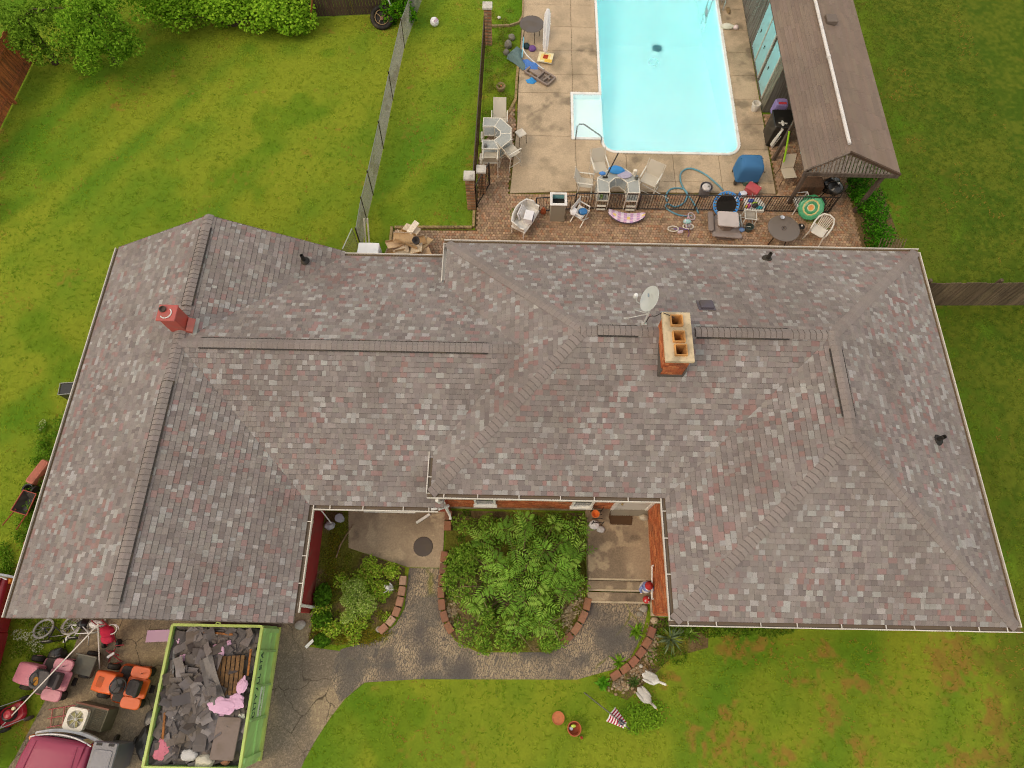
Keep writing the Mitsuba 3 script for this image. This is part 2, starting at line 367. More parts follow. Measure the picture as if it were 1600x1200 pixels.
# the pool deck: single slabs with open joints over a gravel bed
deck_area = Polygon([(-.22, 15.9), (2.2, 16.05), (10.05, 16.12), (10.08, 33), (.18, 33), (.15, 25.3), (.06, 23.1), (0.0, 19.3)])
deck_area = deck_area.difference(COPING.buffer(.006))
put('deck_bed', sheet(deck_area.buffer(.02), .010), 'soil', label='dirt in the joints under the pool deck slabs', cat='soil', kind='structure')
cells = []
ys = [18.78, 21.1, 22.15, 23.55, 25.0, 26.4, 28, 30.5, 33.2]
cells.append(sbox(-.4, 15.5, 2.36, ys[0]))
cells.append(sbox(-.4, ys[0], 2.36, ys[1]))
for a, c in zip(ys[1:], ys[2:]):
    cells.append(sbox(-.4, a, 2.3, c)); cells.append(sbox(2.3, a, 3.6, c))
xs = [2.36, 4.35, 6.2, 8.02, 10.2]
for a, c in zip(xs, xs[1:]):
    cells.append(sbox(a, 15.5, c, 16.62)); cells.append(sbox(a, 16.62, c, 18.78 if a < 8 else 18.3))
yr = [18.3, 19.6, 20.95, 22.3, 23.65, 25.0, 26.3, 27.8, 30, 33.2]
for a, c in zip(yr, yr[1:]): cells.append(sbox(8.5, a, 10.2, c))
deck_t = Thing('pool_deck', 'tan concrete slab deck around the swimming pool', 'deck')
tag(deck_t.key, kind='structure')
for q in cells:
    q = q.intersection(deck_area).buffer(-.009)
    if q.is_empty or q.area < .02: continue
    for g in getattr(q, 'geoms', [q]):
        if g.area < .02: continue
        b = B().prism(g, .012, .055 + rnd.uniform(-.004, .004), (.3, .3, .3))
        deck_t.part('slab', b, 'concrete')

# the brick patio, every paver set singly
patio = Polygon([(-4.55, 12.0), (-4.55, 14.12), (-1.5, 14.2), (-1.5, 17.6), (-.95, 19.6), (-.42, 19.9), (-.1, 20.6), (-.02, 19.3), (-.24, 15.88), (2.2, 16.03), (10.07, 16.1), (10.1, 20.2), (13.0, 20.2), (12.95, 11.7), (-1.8, 11.7), (-2.0, 12.0)])
put('patio_bed', sheet(patio, .008), 'soil', label='sandy dirt in the joints of the brick patio', cat='soil', kind='structure')
pb = B(); pp = prep(patio.buffer(-.05))
pal = [col(h) for h in ('#b8967a', '#b08e70', '#c09c7c', '#b39274', '#a08266', '#c2a27e', '#b48664')]
tone = lambda x, y: .86 + .28 * float(meshkit.fbm(np.array([[x * .7, y * .7, 3.0]]), 3)[0])
row = 0; y = 11.75
while y < 20.3:
    if y > 16.2: segs = [(-1.6, .05), (10.05, 13.0)]
    else: segs = [(-4.6, 13.0)]
    for xa, xb in segs:
        x = xa + (.055 if row % 2 else 0)
        while x < xb:
            if pp.contains(shapely.Point(x, y)):
                pb.box((x, y, .03 + rnd.uniform(-.004, .004)), (.1, .098, .045), jit(rnd.choice(pal), .1) * tone(x, y), rz=rnd.uniform(-.03, .03))
            x += .112
    y += .11; row += 1
patio_t = Thing('brick_patio', 'brown brick paver patio behind the house', 'patio')
tag(patio_t.key, kind='structure')
patio_t.part('paver', pb, 'matte', kind='stuff')

tb = Thing('timber_edging', 'pale weathered timbers edging the lawn corner of the brick patio', 'edging')
for a, c in (((-4.6, 12.2), (-4.6, 14.22)), ((-4.5, 14.2), (-1.62, 14.27)), ((-1.56, 14.3), (-1.56, 15.02))):
    tb.part('timber', B().bar((*a, .06), (*c, .06), .09, .12, col('#b59a6a')), 'wood')

# ------------------------------------------------------------------ swimming pool
SH = 1.75
pool = Thing('swimming_pool', 'bright turquoise swimming pool with white coping and corner steps', 'swimming pool')
b = B(); m = sheet(POOL, 0)
def pool_floor(y): return -1.15 - .9 * np.clip((y - 19.5) / 7, 0, 1)
V, F, Cc = m.arr()
ring = POOL.exterior.coords
fine = []
for yy in np.arange(17.5, 33.1, .75):
    q = POOL.intersection(sbox(0, yy, 12, yy + .75))
    for g in getattr(q, 'geoms', [q]):
        if g.is_empty or g.area < 1e-4: continue
        v, f = trimesh.creation.triangulate_polygon(g, engine='earcut')
        b.add(np.c_[v, pool_floor(v[:, 1])], f, (.6, .8, .8))
rr = np.array(POOL.segmentize(.5).exterior.coords)
top = np.c_[rr, np.full(len(rr), .05)]; bot = np.c_[rr, pool_floor(rr[:, 1]) - .02]
b.grid(np.stack([top, bot]), (.6, .8, .8))
pool.part('liner', b, 'liner')
for k, (x0, z) in enumerate(((2.33, -.2), (2.62, -.45), (2.92, -.7), (3.22, -.95))):
    pool.part('step', B().box(((x0 + 3.52) / 2, 19.9, z - .12), (3.52 - x0, 2.26, .235), (.84, .92, .91)), 'cloth')
cop = COPING.difference(POOL)
pool.part('coping', B().prism(cop, .0, .075, col('#f6f2e8')), 'gloss')
wv, wf = trimesh.creation.triangulate_polygon(POOL.buffer(.003).segmentize(.4), engine='earcut')
wb = B().add(np.c_[wv, np.full(len(wv), -.07)], wf, (1, 1, 1))
scene['water_medium'] = {'type': 'homogeneous', 'albedo': {'type': 'rgb', 'value': [0.0, 0.0, 0.0]}, 'sigma_t': {'type': 'rgb', 'value': [.1, .003, .004]}}
def ripple(p, n, uv): return f2(p.x * 2.2, p.y * 2.2, 0, 2)
scene['water_surface'] = {'type': 'bumpmap', 'scale': .006, 'bump': proc(ripple, 5e-3), 'bsdf': {'type': 'dielectric', 'int_ior': 1.33}}
k = pool.part('water', wb, 'water_surface')
scene[k]['interior'] = {'type': 'ref', 'id': 'water_medium'}
pool.part('drain', B().cyl((6.35, 25.2, -1.86), (6.35, 25.2, -1.80), .22, col('#3f7f8c'), n=20), 'gloss')
chrome = col('#cfd4d4')
for nm, pts in (('handrail', [(2.36, 18.62, .05), (2.36, 18.62, .75), (2.42, 18.58, .9), (2.6, 18.56, .93), (3.3, 18.5, .42), (3.38, 18.5, .3), (3.38, 18.5, -.4)]),):
    pool.part(nm, B().tube(pts, .022, col('#8d9190'), 8), 'metal', 40)
lad = Thing('pool_ladder', 'curved chrome ladder on the right edge of the pool', 'ladder')
for yy in (26.2, 26.75):
    g = np.linspace(0, math.pi, 9)
    pts = [(9.1, yy, .05)] + [(8.8 + .3 * math.cos(a), yy, .45 + .3 * math.sin(a)) for a in g] + [(8.5, yy, -1.0)]
    lad.part('rail', B().tube(pts, .024, chrome, 8), 'metal', 40)
for z in (-.25, -.55): lad.part('rung', B().box((8.5, 26.48, z), (.09, .55, .03), chrome), 'metal')

# ================================================================== THE HOUSE
EM, EL, RM, RL = 3.0, 2.4, 4.95, 4.15
house = Thing('house', 'long brick ranch house under a mottled grey brown shingle roof', 'house')
brick_c = [col(h) for h in ('#c06a3e', '#c87446', '#b35c36', '#d0804f', '#a85430')]
RED = col('#96302f')
# walls
b = B().prism([(-1.85, 3.8), (4.24, 3.8), (4.24, .76), (12.3, .76), (12.3, 11.15), (-1.85, 11.15)], 0, 2.93, col('#8a7358'))
house.part('wall', b, 'matte', label='mortar faced core walls of the main block')
def gable(x0, x1, xm, y0, y1, z0, z1):
    return B().add([(x0, y0, 0), (x1, y0, 0), (x1, y0, z0), (xm, y0, z1), (x0, y0, z0), (x0, y1, 0), (x1, y1, 0), (x1, y1, z0), (xm, y1, z1), (x0, y1, z0)],
                   [[0, 1, 2], [0, 2, 3], [0, 3, 4], [5, 7, 6], [5, 8, 7], [5, 9, 8], [0, 5, 1], [1, 5, 6], [1, 6, 2], [2, 6, 7], [2, 7, 3], [3, 7, 8], [3, 8, 4], [4, 8, 9], [4, 9, 0], [0, 9, 5]], RED)
house.part('wall', gable(-12.45, -5.72, -9.12, .62, 11.25, 2.44, 4.02), 'matte', label='dark red painted walls of the garage wing')
house.part('wall', B().box((-3.78, 7.35, 1.2), (3.9, 7.4, 2.4), col('#9a4334')), 'matte', label='red brown front wall of the low middle wing')
house.part('footing', B().prism(Polygon([(-1.85, 3.8), (4.24, 3.8), (4.24, .76), (12.3, .76), (12.3, 11.15), (-1.85, 11.15)]).buffer(.04, join_style=2), 0, .28, col('#a08a68')), 'old_concrete')
def brickwork(p0, p1, z0, z1, normal, b=None, L=.2, Hh=.067, skip=()):
    b = b or B()
    p0, p1, nrm = np.array(p0), np.array(p1), np.array(normal)
    d = p1 - p0; W = np.linalg.norm(d); d = d / W; a = math.atan2(d[1], d[0]); r = 0; z = z0
    while z + Hh < z1 + .02:
        x = -L / 2 if r % 2 else 0
        while x < W - .02:
            xa, xb = max(x, 0), min(x + L, W)
            if xb - xa > .04 and not any(s0 < (xa + xb) / 2 < s1 and t0 < z < t1 for s0, s1, t0, t1 in skip):
                c = p0 + d * (xa + xb) / 2 + nrm * (.012 + rnd.uniform(-.003, .003))
                b.box((c[0], c[1], z + Hh / 2), (xb - xa - .012, .05, Hh - .012), jit(rnd.choice(brick_c), .12), rz=a)
            x += L
        z += Hh; r += 1
    return b
bk = brickwork((4.24, 3.8), (4.24, .76), .28, 2.93, (-1, 0), skip=())
house.part('brickwork', bk, 'matte', kind='stuff', label='orange red brick facing of the right wing by the porch')
bk = brickwork((-1.85, 3.8), (4.24, 3.8), .28, 2.93, (0, -1), skip=((.8, 1.46, .9, 2.4), (3.68, 4.32, .9, 2.4), (4.95, 6.1, .3, 2.5)))
house.part('brickwork', bk, 'matte', kind='stuff', label='orange red brick facing behind the shrub bed')
bk = brickwork((4.24, .76), (12.3, .76), .28, 2.93, (0, -1)); brickwork((12.3, .76), (12.3, 11.15), .28, 2.93, (1, 0), bk, L=.4, Hh=.134); brickwork((-1.85, 11.15), (12.3, 11.15), .28, 2.93, (0, 1), bk, L=.4, Hh=.134)
house.part('brickwork', bk, 'matte', kind='stuff')
WHITE = col('#ece8de')
def window(x, z, w, h, y=3.78, n=-1, name='window', c=WHITE, deep=.05, sill=.14):
    k = house.part(name, B().box((x, y + n * .02, z), (w, .04, h), (.02, .022, .025)), 'dark_glass')
    f = B()
    for s in (-1, 1):
        f.box((x + s * (w / 2 + .03), y + n * .045, z), (.06, .07, h + .12), c)
        f.box((x, y + n * .045, z + s * (h / 2 + .03)), (w, .07, .06), c)
    f.box((x, y + n * .042, z), (w, .05, .035), c)
    house.part('frame', f, 'gloss', parent=k)
    house.part('sill', B().box((x, y + n * (.04 + sill / 2), z - h / 2 - .09), (w + .2, sill, .06), c), 'gloss', parent=k)
window(-.72, 1.65, .5, 1.4, sill=.1); window(2.15, 1.65, .5, 1.4, sill=.1)
dk = house.part('door', B().box((3.65, 3.76, 1.42), (.95, .05, 2.0), col('#d8d4c8')), 'gloss')
house.part('frame', B().box((3.12, 3.755, 1.45), (.1, .09, 2.1), WHITE).box((4.16, 3.755, 1.45), (.08, .09, 2.1), WHITE).box((3.65, 3.755, 2.48), (1.15, .09, .08), WHITE).box((3.65, 3.68, .47), (1.15, .25, .05), col('#8d8474')), 'gloss', parent=dk)
house.part('handle', B().ball((3.28, 3.71, 1.4), .035, col('#c0a060')), 'metal', 40, parent=dk)
window(-3.6, 1.3, 1.35, 1.2, y=3.66)
# porch
porch = Thing('porch', 'tan concrete porch with two steps at the front door', 'porch')
porch.part('slab', B().box((3.29, 2.72, .225), (1.86, 2.07, .45), (.3, .3, .3)), 'old_concrete')
porch.part('step', B().box((3.29, 1.53, .14), (1.86, .27, .29), (.3, .3, .3)), 'old_concrete')
porch.part('step', B().box((3.29, 1.215, .065), (1.86, .28, .14), (.3, .3, .3)), 'old_concrete')
for y, z in ((1.70, .45), (1.405, .29), (1.085, .14)):
    porch.part('nosing', B().rbox((3.29, y, z - .03), (1.87, .055, .075), col('#c9b697'), r=.02), 'matte', label='pale worn step edge')
hr = Thing('stair_rail', 'white wall handrail beside the porch steps', 'handrail')
hr.part('rail', B().tube([(4.17, 2.05, .98), (4.13, 2.05, .98), (4.12, 2.0, .98), (4.12, 1.2, .72), (4.12, 1.16, .70), (4.17, 1.16, .70)], .022, WHITE, 8), 'gloss', 40)

# ---- roof planes: corners in plan and the height above each
def plane(poly, e0, e1, h0, up, slope):
    return dict(poly=Polygon(poly), e=np.array(e0, float), h0=h0, up=np.array(up, float), s=slope)
sM, sMx, sW = 1.95 / 3.97, 1.95 / 3.97, 1.95 / 4.24
sL, sI = 1.75 / 3.65, 1.75 / 4.015
ym, xw, xl, yi = 7.54, 8.38, -9.12, 7.335
hx = 1.87; wy = 4.755
vx = -2.10 + (RL - EM) / sM
v0, v1 = 3.32 + (EM - EL) / sI, 11.35 - (EM - EL) / sI
PL = [
    plane([(-2.1, 3.57), (4.14, 3.57), (xw, ym), (hx, ym)], (0, 3.57), None, EM, (0, 1), sM),
    plane([(-2.1, 11.51), (12.62, 11.51), (xw, ym), (hx, ym)], (0, 11.51), None, EM, (0, -1), sM),
    plane([(-2.1, 3.57), (hx, ym), (-2.1, 11.51), (-2.1, v1), (vx, yi), (-2.1, v0)], (-2.1, 0), None, EM, (1, 0), sMx),
    plane([(4.14, 3.57), (4.14, .515), (xw, wy), (xw, ym)], (4.14, 0), None, EM, (1, 0), sW),
    plane([(4.14, .515), (12.62, .515), (xw, wy)], (0, .515), None, EM, (0, 1), 1.95 / (wy - .515)),
    plane([(12.62, .515), (12.62, 11.51), (xw, ym), (xw, wy)], (12.62, 0), None, EM, (-1, 0), sW),
    plane([(-12.77, .3), (xl, .3), (xl, 11.52), (-12.77, 11.52)], (-12.77, 0), None, EL, (1, 0), sL),
    plane([(xl, .3), (-5.47, .3), (-5.47, 3.32), (xl, yi)], (-5.47, 0), None, EL, (-1, 0), sL),
    plane([(xl, yi), (-5.47, 11.35), (-5.47, 11.52), (xl, 11.52)], (-5.47, 0), None, EL, (-1, 0), sL),
    plane([(xl, yi), (-5.47, 3.32), (-1.8, 3.32), (-1.8, v0 + .0), (-2.1, v0), (vx, yi)], (0, 3.32), None, EL, (0, 1), sI),
    plane([(xl, yi), (-5.47, 11.35), (-1.8, 11.35), (-1.8, v1), (-2.1, v1), (vx, yi)], (0, 11.35), None, EL, (0, -1), sI),
]
def hgt(P, xy):
    return P['h0'] + ((np.asarray(xy) - P['e']) @ P['up']) * P['s']
deck = B()
for P in PL:
    v, f = trimesh.creation.triangulate_polygon(P['poly'], engine='earcut')
    z = hgt(P, v); deck.add(np.vstack([np.c_[v, z], np.c_[v, z - .09]]), np.vstack([f, f[:, ::-1] + len(v)]), col('#6b605a'))
    r = np.array(P['poly'].exterior.coords); zz = hgt(P, r)
    deck.grid(np.stack([np.c_[r, zz], np.c_[r, zz - .09]]), col('#8a8078'))
roof = house.part('roof', deck, 'shingle', label='roof deck under the shingles')
SHP = [('#988d85', 42), ('#91867f', 18), ('#a0958c', 18), ('#887d77', 8), ('#b5afa7', 9), ('#aaa59d', 8), ('#a2857e', 7), ('#9b7c74', 4)]
SHC = [col(h) * [.96, .965, .99] for h, w in SHP]; SHW = np.cumsum([w for h, w in SHP]) / sum(w for h, w in SHP)
tabs = []   # (distance, vertices, faces, colour)
camp = np.array(CAM)
def add_tab(poly_uv, P, U, Nn, k, c, lift):
    q = np.array(poly_uv.exterior.coords)[:-1] if hasattr(poly_uv, 'exterior') else np.array(poly_uv)
    if Polygon(q).exterior.is_ccw is False: q = q[::-1]
    if P['flip']: pass
    vmin, vmax = P['row']
    n = len(q)
    plan = q[:, :1] * U[None] + (q[:, 1:] / k) * P['up'][None] + P['org'][None]
    z = hgt(P, plan)
    t = .003 + (vmax - q[:, 1]) / (vmax - vmin) * lift
    topv = np.c_[plan, z] + Nn * t[:, None]; botv = np.c_[plan, z] - Nn * .004
    V = np.vstack([topv, botv]); F = [[0, i, i + 1] for i in range(1, n - 1)]
    for i in range(n):
        j = (i + 1) % n; F += [[i, i + n, j + n], [i, j + n, j]]
    F = np.array(F)
    CC = np.broadcast_to(c, (len(V), 3))
    if n == 4 and lift > .01:     # cut lower edge: asphalt tone with the shade line under the course painted in
        q2 = np.array([q[0], q[1], q[1] - [0, .009], q[0] - [0, .009]])
        pl2 = q2[:, :1] * U[None] + (q2[:, 1:] / k) * P['up'][None] + P['org'][None]
        z2 = hgt(P, pl2)
        tt = np.array([.003 + lift, .003 + lift, .0045, .0045])
        V2 = np.c_[pl2, z2] + Nn * tt[:, None]
        F = np.vstack([F, np.array([[0, 2, 1], [0, 3, 2]]) + len(V)]); V = np.vstack([V, V2]); CC = np.vstack([CC, np.broadcast_to(EDGE_SHADE, (4, 3))])
    tabs.append((np.linalg.norm(V.mean(0) - camp), V, F, CC))
EXPO = .142
def mottle(u, v): return .34 * (float(meshkit.fbm(np.array([u * .45, v * .45, 2.0]), 3, pi)) - .5)
EDGE_SHADE = col('#5f5650')  # dark edge tone, also paints the shade line below tabs and caps
for pi, P in enumerate(PL):
    up = P['up']; U = np.array([up[1], -up[0]]); k = math.sqrt(1 + P['s'] ** 2)
    Nn = np.array([-up[0] * P['s'], -up[1] * P['s'], 1.0]); Nn /= np.linalg.norm(Nn)
    P['flip'] = False
    P['org'] = P['e']
    r = np.array(P['poly'].exterior.coords)[:-1] - P['e']
    uv = np.c_[r @ U, (r @ up) * k]
    pg = Polygon(uv).buffer(0); inner = prep(pg.buffer(-1e-6))
    row = 0; v = -.012; vtop = uv[:, 1].max()
    while v < vtop:
        band = pg.intersection(sbox(-50, v, 50, v + EXPO + .02))
        for g in getattr(band, 'geoms', [band]):
            if g.is_empty or g.area < 1e-4: continue
            u0, _, u1, _ = g.bounds
            u = u0 - rnd.uniform(0, .2)
            while u < u1:
                w = rnd.choice((.09, .11, .13, .15, .18, .22))
                c = SHC[int(np.searchsorted(SHW, min(.999, max(0, rnd.random() + mottle(u, v)))))]
                c = jit(c, .09)
                lift = rnd.choice((.007, .013, .013))
                P['row'] = (v, v + EXPO)
                cell = sbox(u + .002, v, u + w - .002, v + EXPO)
                if inner.contains(cell): add_tab([(u + .002, v), (u + w - .002, v), (u + w - .002, v + EXPO), (u + .002, v + EXPO)], P, U, Nn, k, c, lift)
                else:
                    cc = cell.intersection(g)
                    for h in getattr(cc, 'geoms', [cc]):
                        if hasattr(h, 'exterior') and h.area > 2e-4:
                            h = h.convex_hull if len(h.exterior.coords) > 6 else h
                            add_tab(h, P, U, Nn, k, c, lift)
                u += w
        v += EXPO; row += 1
tabs.sort(key=lambda t: t[0])
for d, V, F, c in tabs[:300]:
    put('shingle', B().add(V, F, c), 'shingle', roof)
b = B()
for d, V, F, c in tabs[300:]: b.add(V, F, c)
put('shingle_field', b, 'shingle', roof, kind='stuff', label='the further roof shingles in mottled grey, tan and dull red')

# ---- ridge and hip caps, ridge vents
caps = []
CAPC = col('#988c85')
def cap_run(a, b, sa, sb, lift=0.02, w=.15, vent=None, step=.145):
    """caps from a to b (low to high or along a ridge); sa, sb: drop per metre to the left and the right of the line"""
    a, b = np.array(a, float), np.array(b, float); d = b - a; L = np.linalg.norm(d); t = d / L
    hz = np.array([t[0], t[1], 0]); hz /= np.linalg.norm(hz); lf = np.array([-hz[1], hz[0], 0])
    n = int(L / step); step = L / n
    vents = vent or []
    for i in range(n):
        s0 = i * step; extra = .035 if any(v[0] < s0 + step / 2 < v[1] for v in vents) else 0.0
        p0 = a + t * s0; p1 = a + t * (s0 + step * 1.3)
        c = jit(CAPC, .06); V = []; F = []; z = np.array([0, 0, 1.0])
        def sect(q, up_):
            return [q + lf * w - z * sa * w + z * up_, q + lf * w * .12 - z * sa * w * .06 + z * up_, q - lf * w * .12 - z * sb * w * .06 + z * up_, q - lf * w - z * sb * w + z * up_]
        hi, lo = lift + .018 + extra, lift - .002 + extra
        V = sect(p0, hi) + sect(p1, lo) + sect(p0, hi - .016) + sect(p1, lo - .016)
        for k_ in range(3):
            F += [[k_, k_ + 5, k_ + 4], [k_, k_ + 1, k_ + 5], [k_ + 8, k_ + 12, k_ + 13], [k_ + 8, k_ + 13, k_ + 9]]
        F += [[0, 4, 12], [0, 12, 8], [3, 11, 15], [3, 15, 7]]
        CC = [c] * 16
        k0 = len(V); V += sect(p0, hi) + sect(p0 - t * .013, hi - .019); CC += [EDGE_SHADE] * 8  # dark lip at the cap end: asphalt edge with joint shade painted in
        for k_ in range(3): F += [[k0 + k_, k0 + k_ + 4, k0 + k_ + 5], [k0 + k_, k0 + k_ + 5, k0 + k_ + 1]]
        V = np.array(V); F = np.array(F)
        caps.append((np.linalg.norm(V[:16].mean(0) - camp), V, F, np.array(CC)))
    for q0, q1 in vents:
        m0, m1 = a + t * q0, a + t * q1
        for sd, sl in ((1, sa), (-1, sb)):
            m = (m0 + m1) / 2 + lf * sd * w * .62 + np.array([0, 0, lift + .004 - sl * w * .62])
            ca = math.cos(math.atan(sl)); ax = lf * ca - np.array([0, 0, sl * sd * ca])
            R = np.stack([t, ax, np.cross(t, ax)], 1)
            put('ridge_vent', B().box(m, (q1 - q0, w * 1.24, .05), col('#35302d'), R=R), 'matte', roof)  # vent kept near black and wider than the caps to paint their shadow lines
HIPS = .33
cap_run((-2.1, 3.57, EM), (hx, ym, RM), HIPS, HIPS)
cap_run((-2.1, 11.51, EM), (hx, ym, RM), HIPS, HIPS)
cap_run((12.62, 11.51, EM), (xw, ym, RM), HIPS, HIPS)
cap_run((4.14, .515, EM), (xw, wy, RM), HIPS, HIPS)
cap_run((12.62, .515, EM), (xw, wy, RM), HIPS, HIPS)
cap_run((hx - .1, ym, RM), (3.83, ym, RM), sM, sM, vent=[(.45, 1.5)], w=.14)
cap_run((4.47, ym, RM), (xw, ym, RM), sM, sM, vent=[(.35, 2.75)], w=.14)
cap_run((xw, ym + .1, RM), (xw, wy - .1, RM), sW, sW, vent=[(.5, 2.35)], w=.14)
cap_run((xl, .3, RL), (xl, 11.52, RL), sL, sL, vent=[(.35, 5.9), (8.2, 10.8)], w=.14)
cap_run((xl, yi, RL), (vx + .1, yi, RL), sI, sI, vent=[(.6, 8.45)], w=.14)
caps.sort(key=lambda t: t[0])
for d, V, F, c in caps[:300]: put('ridge_cap', B().add(V, F, c), 'shingle', roof)
b = B()
for d, V, F, c in caps[300:]: b.add(V, F, c)
put('ridge_cap_field', b, 'shingle', roof, kind='stuff')
# second vent on the garage ridge behind the red chimney, rake boards
for y in (.3, 11.52):
    for s, xe in ((-1, -12.77), (1, -5.47)):
        house.part('rake_board', B().bar((xl, y, RL - .07), (xe, y, EL - .07), .03, .14, col('#7d7066')), 'wood')

# ---- gutters
LIP, GIN = col('#ddd3c4'), col('#6a563f')
def gutter(a, b, out, z, straps=True, litter=True, ends=(0, 0)):
    a, b, o = np.array(a, float), np.array(b, float), np.array(out, float)
    t = (b - a) / np.linalg.norm(b - a); a = a - t * ends[0]; b = b + t * ends[1]
    g = B()
    def strip(o0, o1, z0, z1, c):
        ctr = (a + b) / 2 + o * (o0 + o1) / 2; L = np.linalg.norm(b - a)
        sz = (L, o1 - o0, z1 - z0)
        g.box((ctr[0], ctr[1], (z0 + z1) / 2), sz, c, rz=math.atan2(t[1], t[0]))
    strip(-.02, -.002, z - .12, z - .012, LIP); strip(0, .125, z - .11, z - .1, LIP)
    strip(.108, .126, z - .1, z + .0, LIP); strip(.104, .13, z + .0, z + .012, LIP)
    if litter: strip(0.0, .107, z - .098, z - .05, GIN)
    k = house.part('gutter', g, 'gloss')
    if straps:
        L = np.linalg.norm(b - a); s = .45
        while s < L - .2:
            c = a + t * s + o * .055
            house.part('strap', B().box((c[0], c[1], z + .006), (.025, .12, .008), LIP, rz=math.atan2(t[1], t[0])), 'gloss', parent=k)
            s += rnd.choice((.7, .9, 1.1))
    return k
gutter((-2.1, 3.57), (4.14, 3.57), (0, -1), EM, ends=(.1, -.12))
gutter((-2.1, 3.57), (-2.1, 4.72), (-1, 0), EM, ends=(0, 0))
gutter((-2.1, 11.51), (-2.1, 10.1), (-1, 0), EM, ends=(0, 0), litter=False, straps=False)
gutter((4.14, 3.57), (4.14, .515), (-1, 0), EM, ends=(.1, 0))
gutter((4.14, .515), (12.62, .515), (0, -1), EM, ends=(.12, .12))
gutter((12.62, .515), (12.62, 11.51), (1, 0), EM, straps=False)
gutter((-2.1, 11.51), (12.62, 11.51), (0, 1), EM, ends=(.12, .12), straps=False)
gutter((-5.47, 3.32), (-1.95, 3.32), (0, -1), EL, ends=(-.12, 0))
gutter((-5.47, 3.32), (-5.47, .55), (1, 0), EL, ends=(.0, 0))
gutter((-12.77, .3), (-12.77, 11.5), (-1, 0), EL, straps=False)
gutter((-5.47, 11.35), (-2.05, 11.35), (0, 1), EL, straps=False)
# downspouts
def spout(pts, r=.045):
    house.part('downspout', B().tube(pts, r, WHITE, 6), 'gloss')
spout([(-1.95, 3.42, 2.86), (-1.9, 3.42, 2.6), (-1.84, 3.5, 2.4), (-1.84, 3.55, .35), (-1.8, 3.4, .2)], .05)
spout([(-2.15, 3.27, 2.36), (-1.95, 3.3, 2.3), (-1.72, 3.45, 2.0)], .05)
spout([(-5.41, .75, 2.32), (-5.55, .75, 2.25), (-5.66, .78, 2.1), (-5.66, .78, .2), (-5.4, .78, .06)], .045)
house.part('wall_box', B().rbox((-5.62, 1.12, 1.9), (.2, .3, .4), col('#c9c0ae'), r=.03), 'gloss', label='pale beige meter box on the red wall')
house.part('wall_lamp', B().lathe([(.001, .16), (.05, .14), (.08, 0), (.1, -.02), (.001, -.03)], col('#b9a890'), at=(-5.55, 2.95, 1.9), n=14), 'gloss', 40)

# ---- brick chimney
chim = house.part('brick_chimney', B().box((4.15, 7.13, 4.6), (.58, 1.2, .6), col('#8a6a50')), 'matte')
bk = B()
for p0, p1, nn in (((3.86, 6.53), (4.44, 6.53), (0, -1)), ((4.44, 6.53), (4.44, 7.73), (1, 0)), ((4.44, 7.73), (3.86, 7.73), (0, 1)), ((3.86, 7.73), (3.86, 6.53), (-1, 0))):
    brickwork(p0, p1, 4.25, 5.38, nn, bk)
house.part('brick', bk, 'matte', parent=chim, kind='stuff')
capb = B()
shape = sbox(3.79, 6.43, 4.5, 7.8)
flues = [(4.13, 7.54), (4.15, 7.09), (4.17, 6.72)]
for fx, fy in flues: shape = shape.difference(sbox(fx - .15, fy - .15, fx + .15, fy + .15))
capb.prism(shape, 5.4, 5.5, col('#dcc6a0'))
house.part('cap', capb, 'matte', parent=chim, label='tan concrete chimney cap')
for fx, fy in flues:
    f = sbox(fx - .14, fy - .14, fx + .14, fy + .14).buffer(.015).difference(sbox(fx - .115, fy - .115, fx + .115, fy + .115).buffer(.015))
    house.part('flue', B().prism(f, 4.9, 5.58, col('#e0a05a')), 'matte', parent=chim, label='orange clay flue liner')
house.part('flue_shade', B().box((4.15, 7.1, 4.93), (.5, 1.1, .04), (.02, .018, .016)), 'matte', parent=chim)  # added near-black plate; the deep shade inside the flues is painted on it
house.part('flashing', B().box((3.83, 7.13, 4.55), (.05, 1.3, .55), col('#5f5650')).box((4.47, 7.13, 4.55), (.05, 1.3, .55), col('#5f5650')).box((4.15, 6.49, 4.46), (.66, .05, .14), col('#5f5650')), 'matte', parent=chim)
# ---- red metal chimney
rc = house.part('metal_chimney', B().rbox((-9.19, 7.9, 4.4), (.44, .42, .72), col('#b04a3e'), r=.015), 'gloss', label='red painted metal chimney box on the garage ridge')
house.part('cap', B().rbox((-9.2, 7.88, 4.78), (.5, .48, .05), col('#bd5a50'), r=.012), 'gloss', parent=rc)
house.part('flue_pipe', B().lathe([(.09, 4.8), (.09, 4.86), (.075, 4.86), (.07, 4.81), (.001, 4.81)], col('#5a4a42'), at=(-9.32, 7.97, 0), n=18), 'matte', 40, parent=rc)
g = np.linspace(-2.4, .9, 14)
house.part('storm_collar', B().tube([(-9.22 + .15 * math.cos(a), 7.86 + .15 * math.sin(a), 4.82) for a in g], .016, WHITE, 6), 'gloss', 40, parent=rc)
house.part('flashing', B().box((-8.9, 7.86, 4.08), (.18, .4, .2), col('#b65a4c'), R=roty(math.atan(sL))).box((-8.77, 7.86, 4.03), (.1, .55, .012), col('#a5a196'), R=roty(math.atan(sL))), 'gloss', parent=rc)
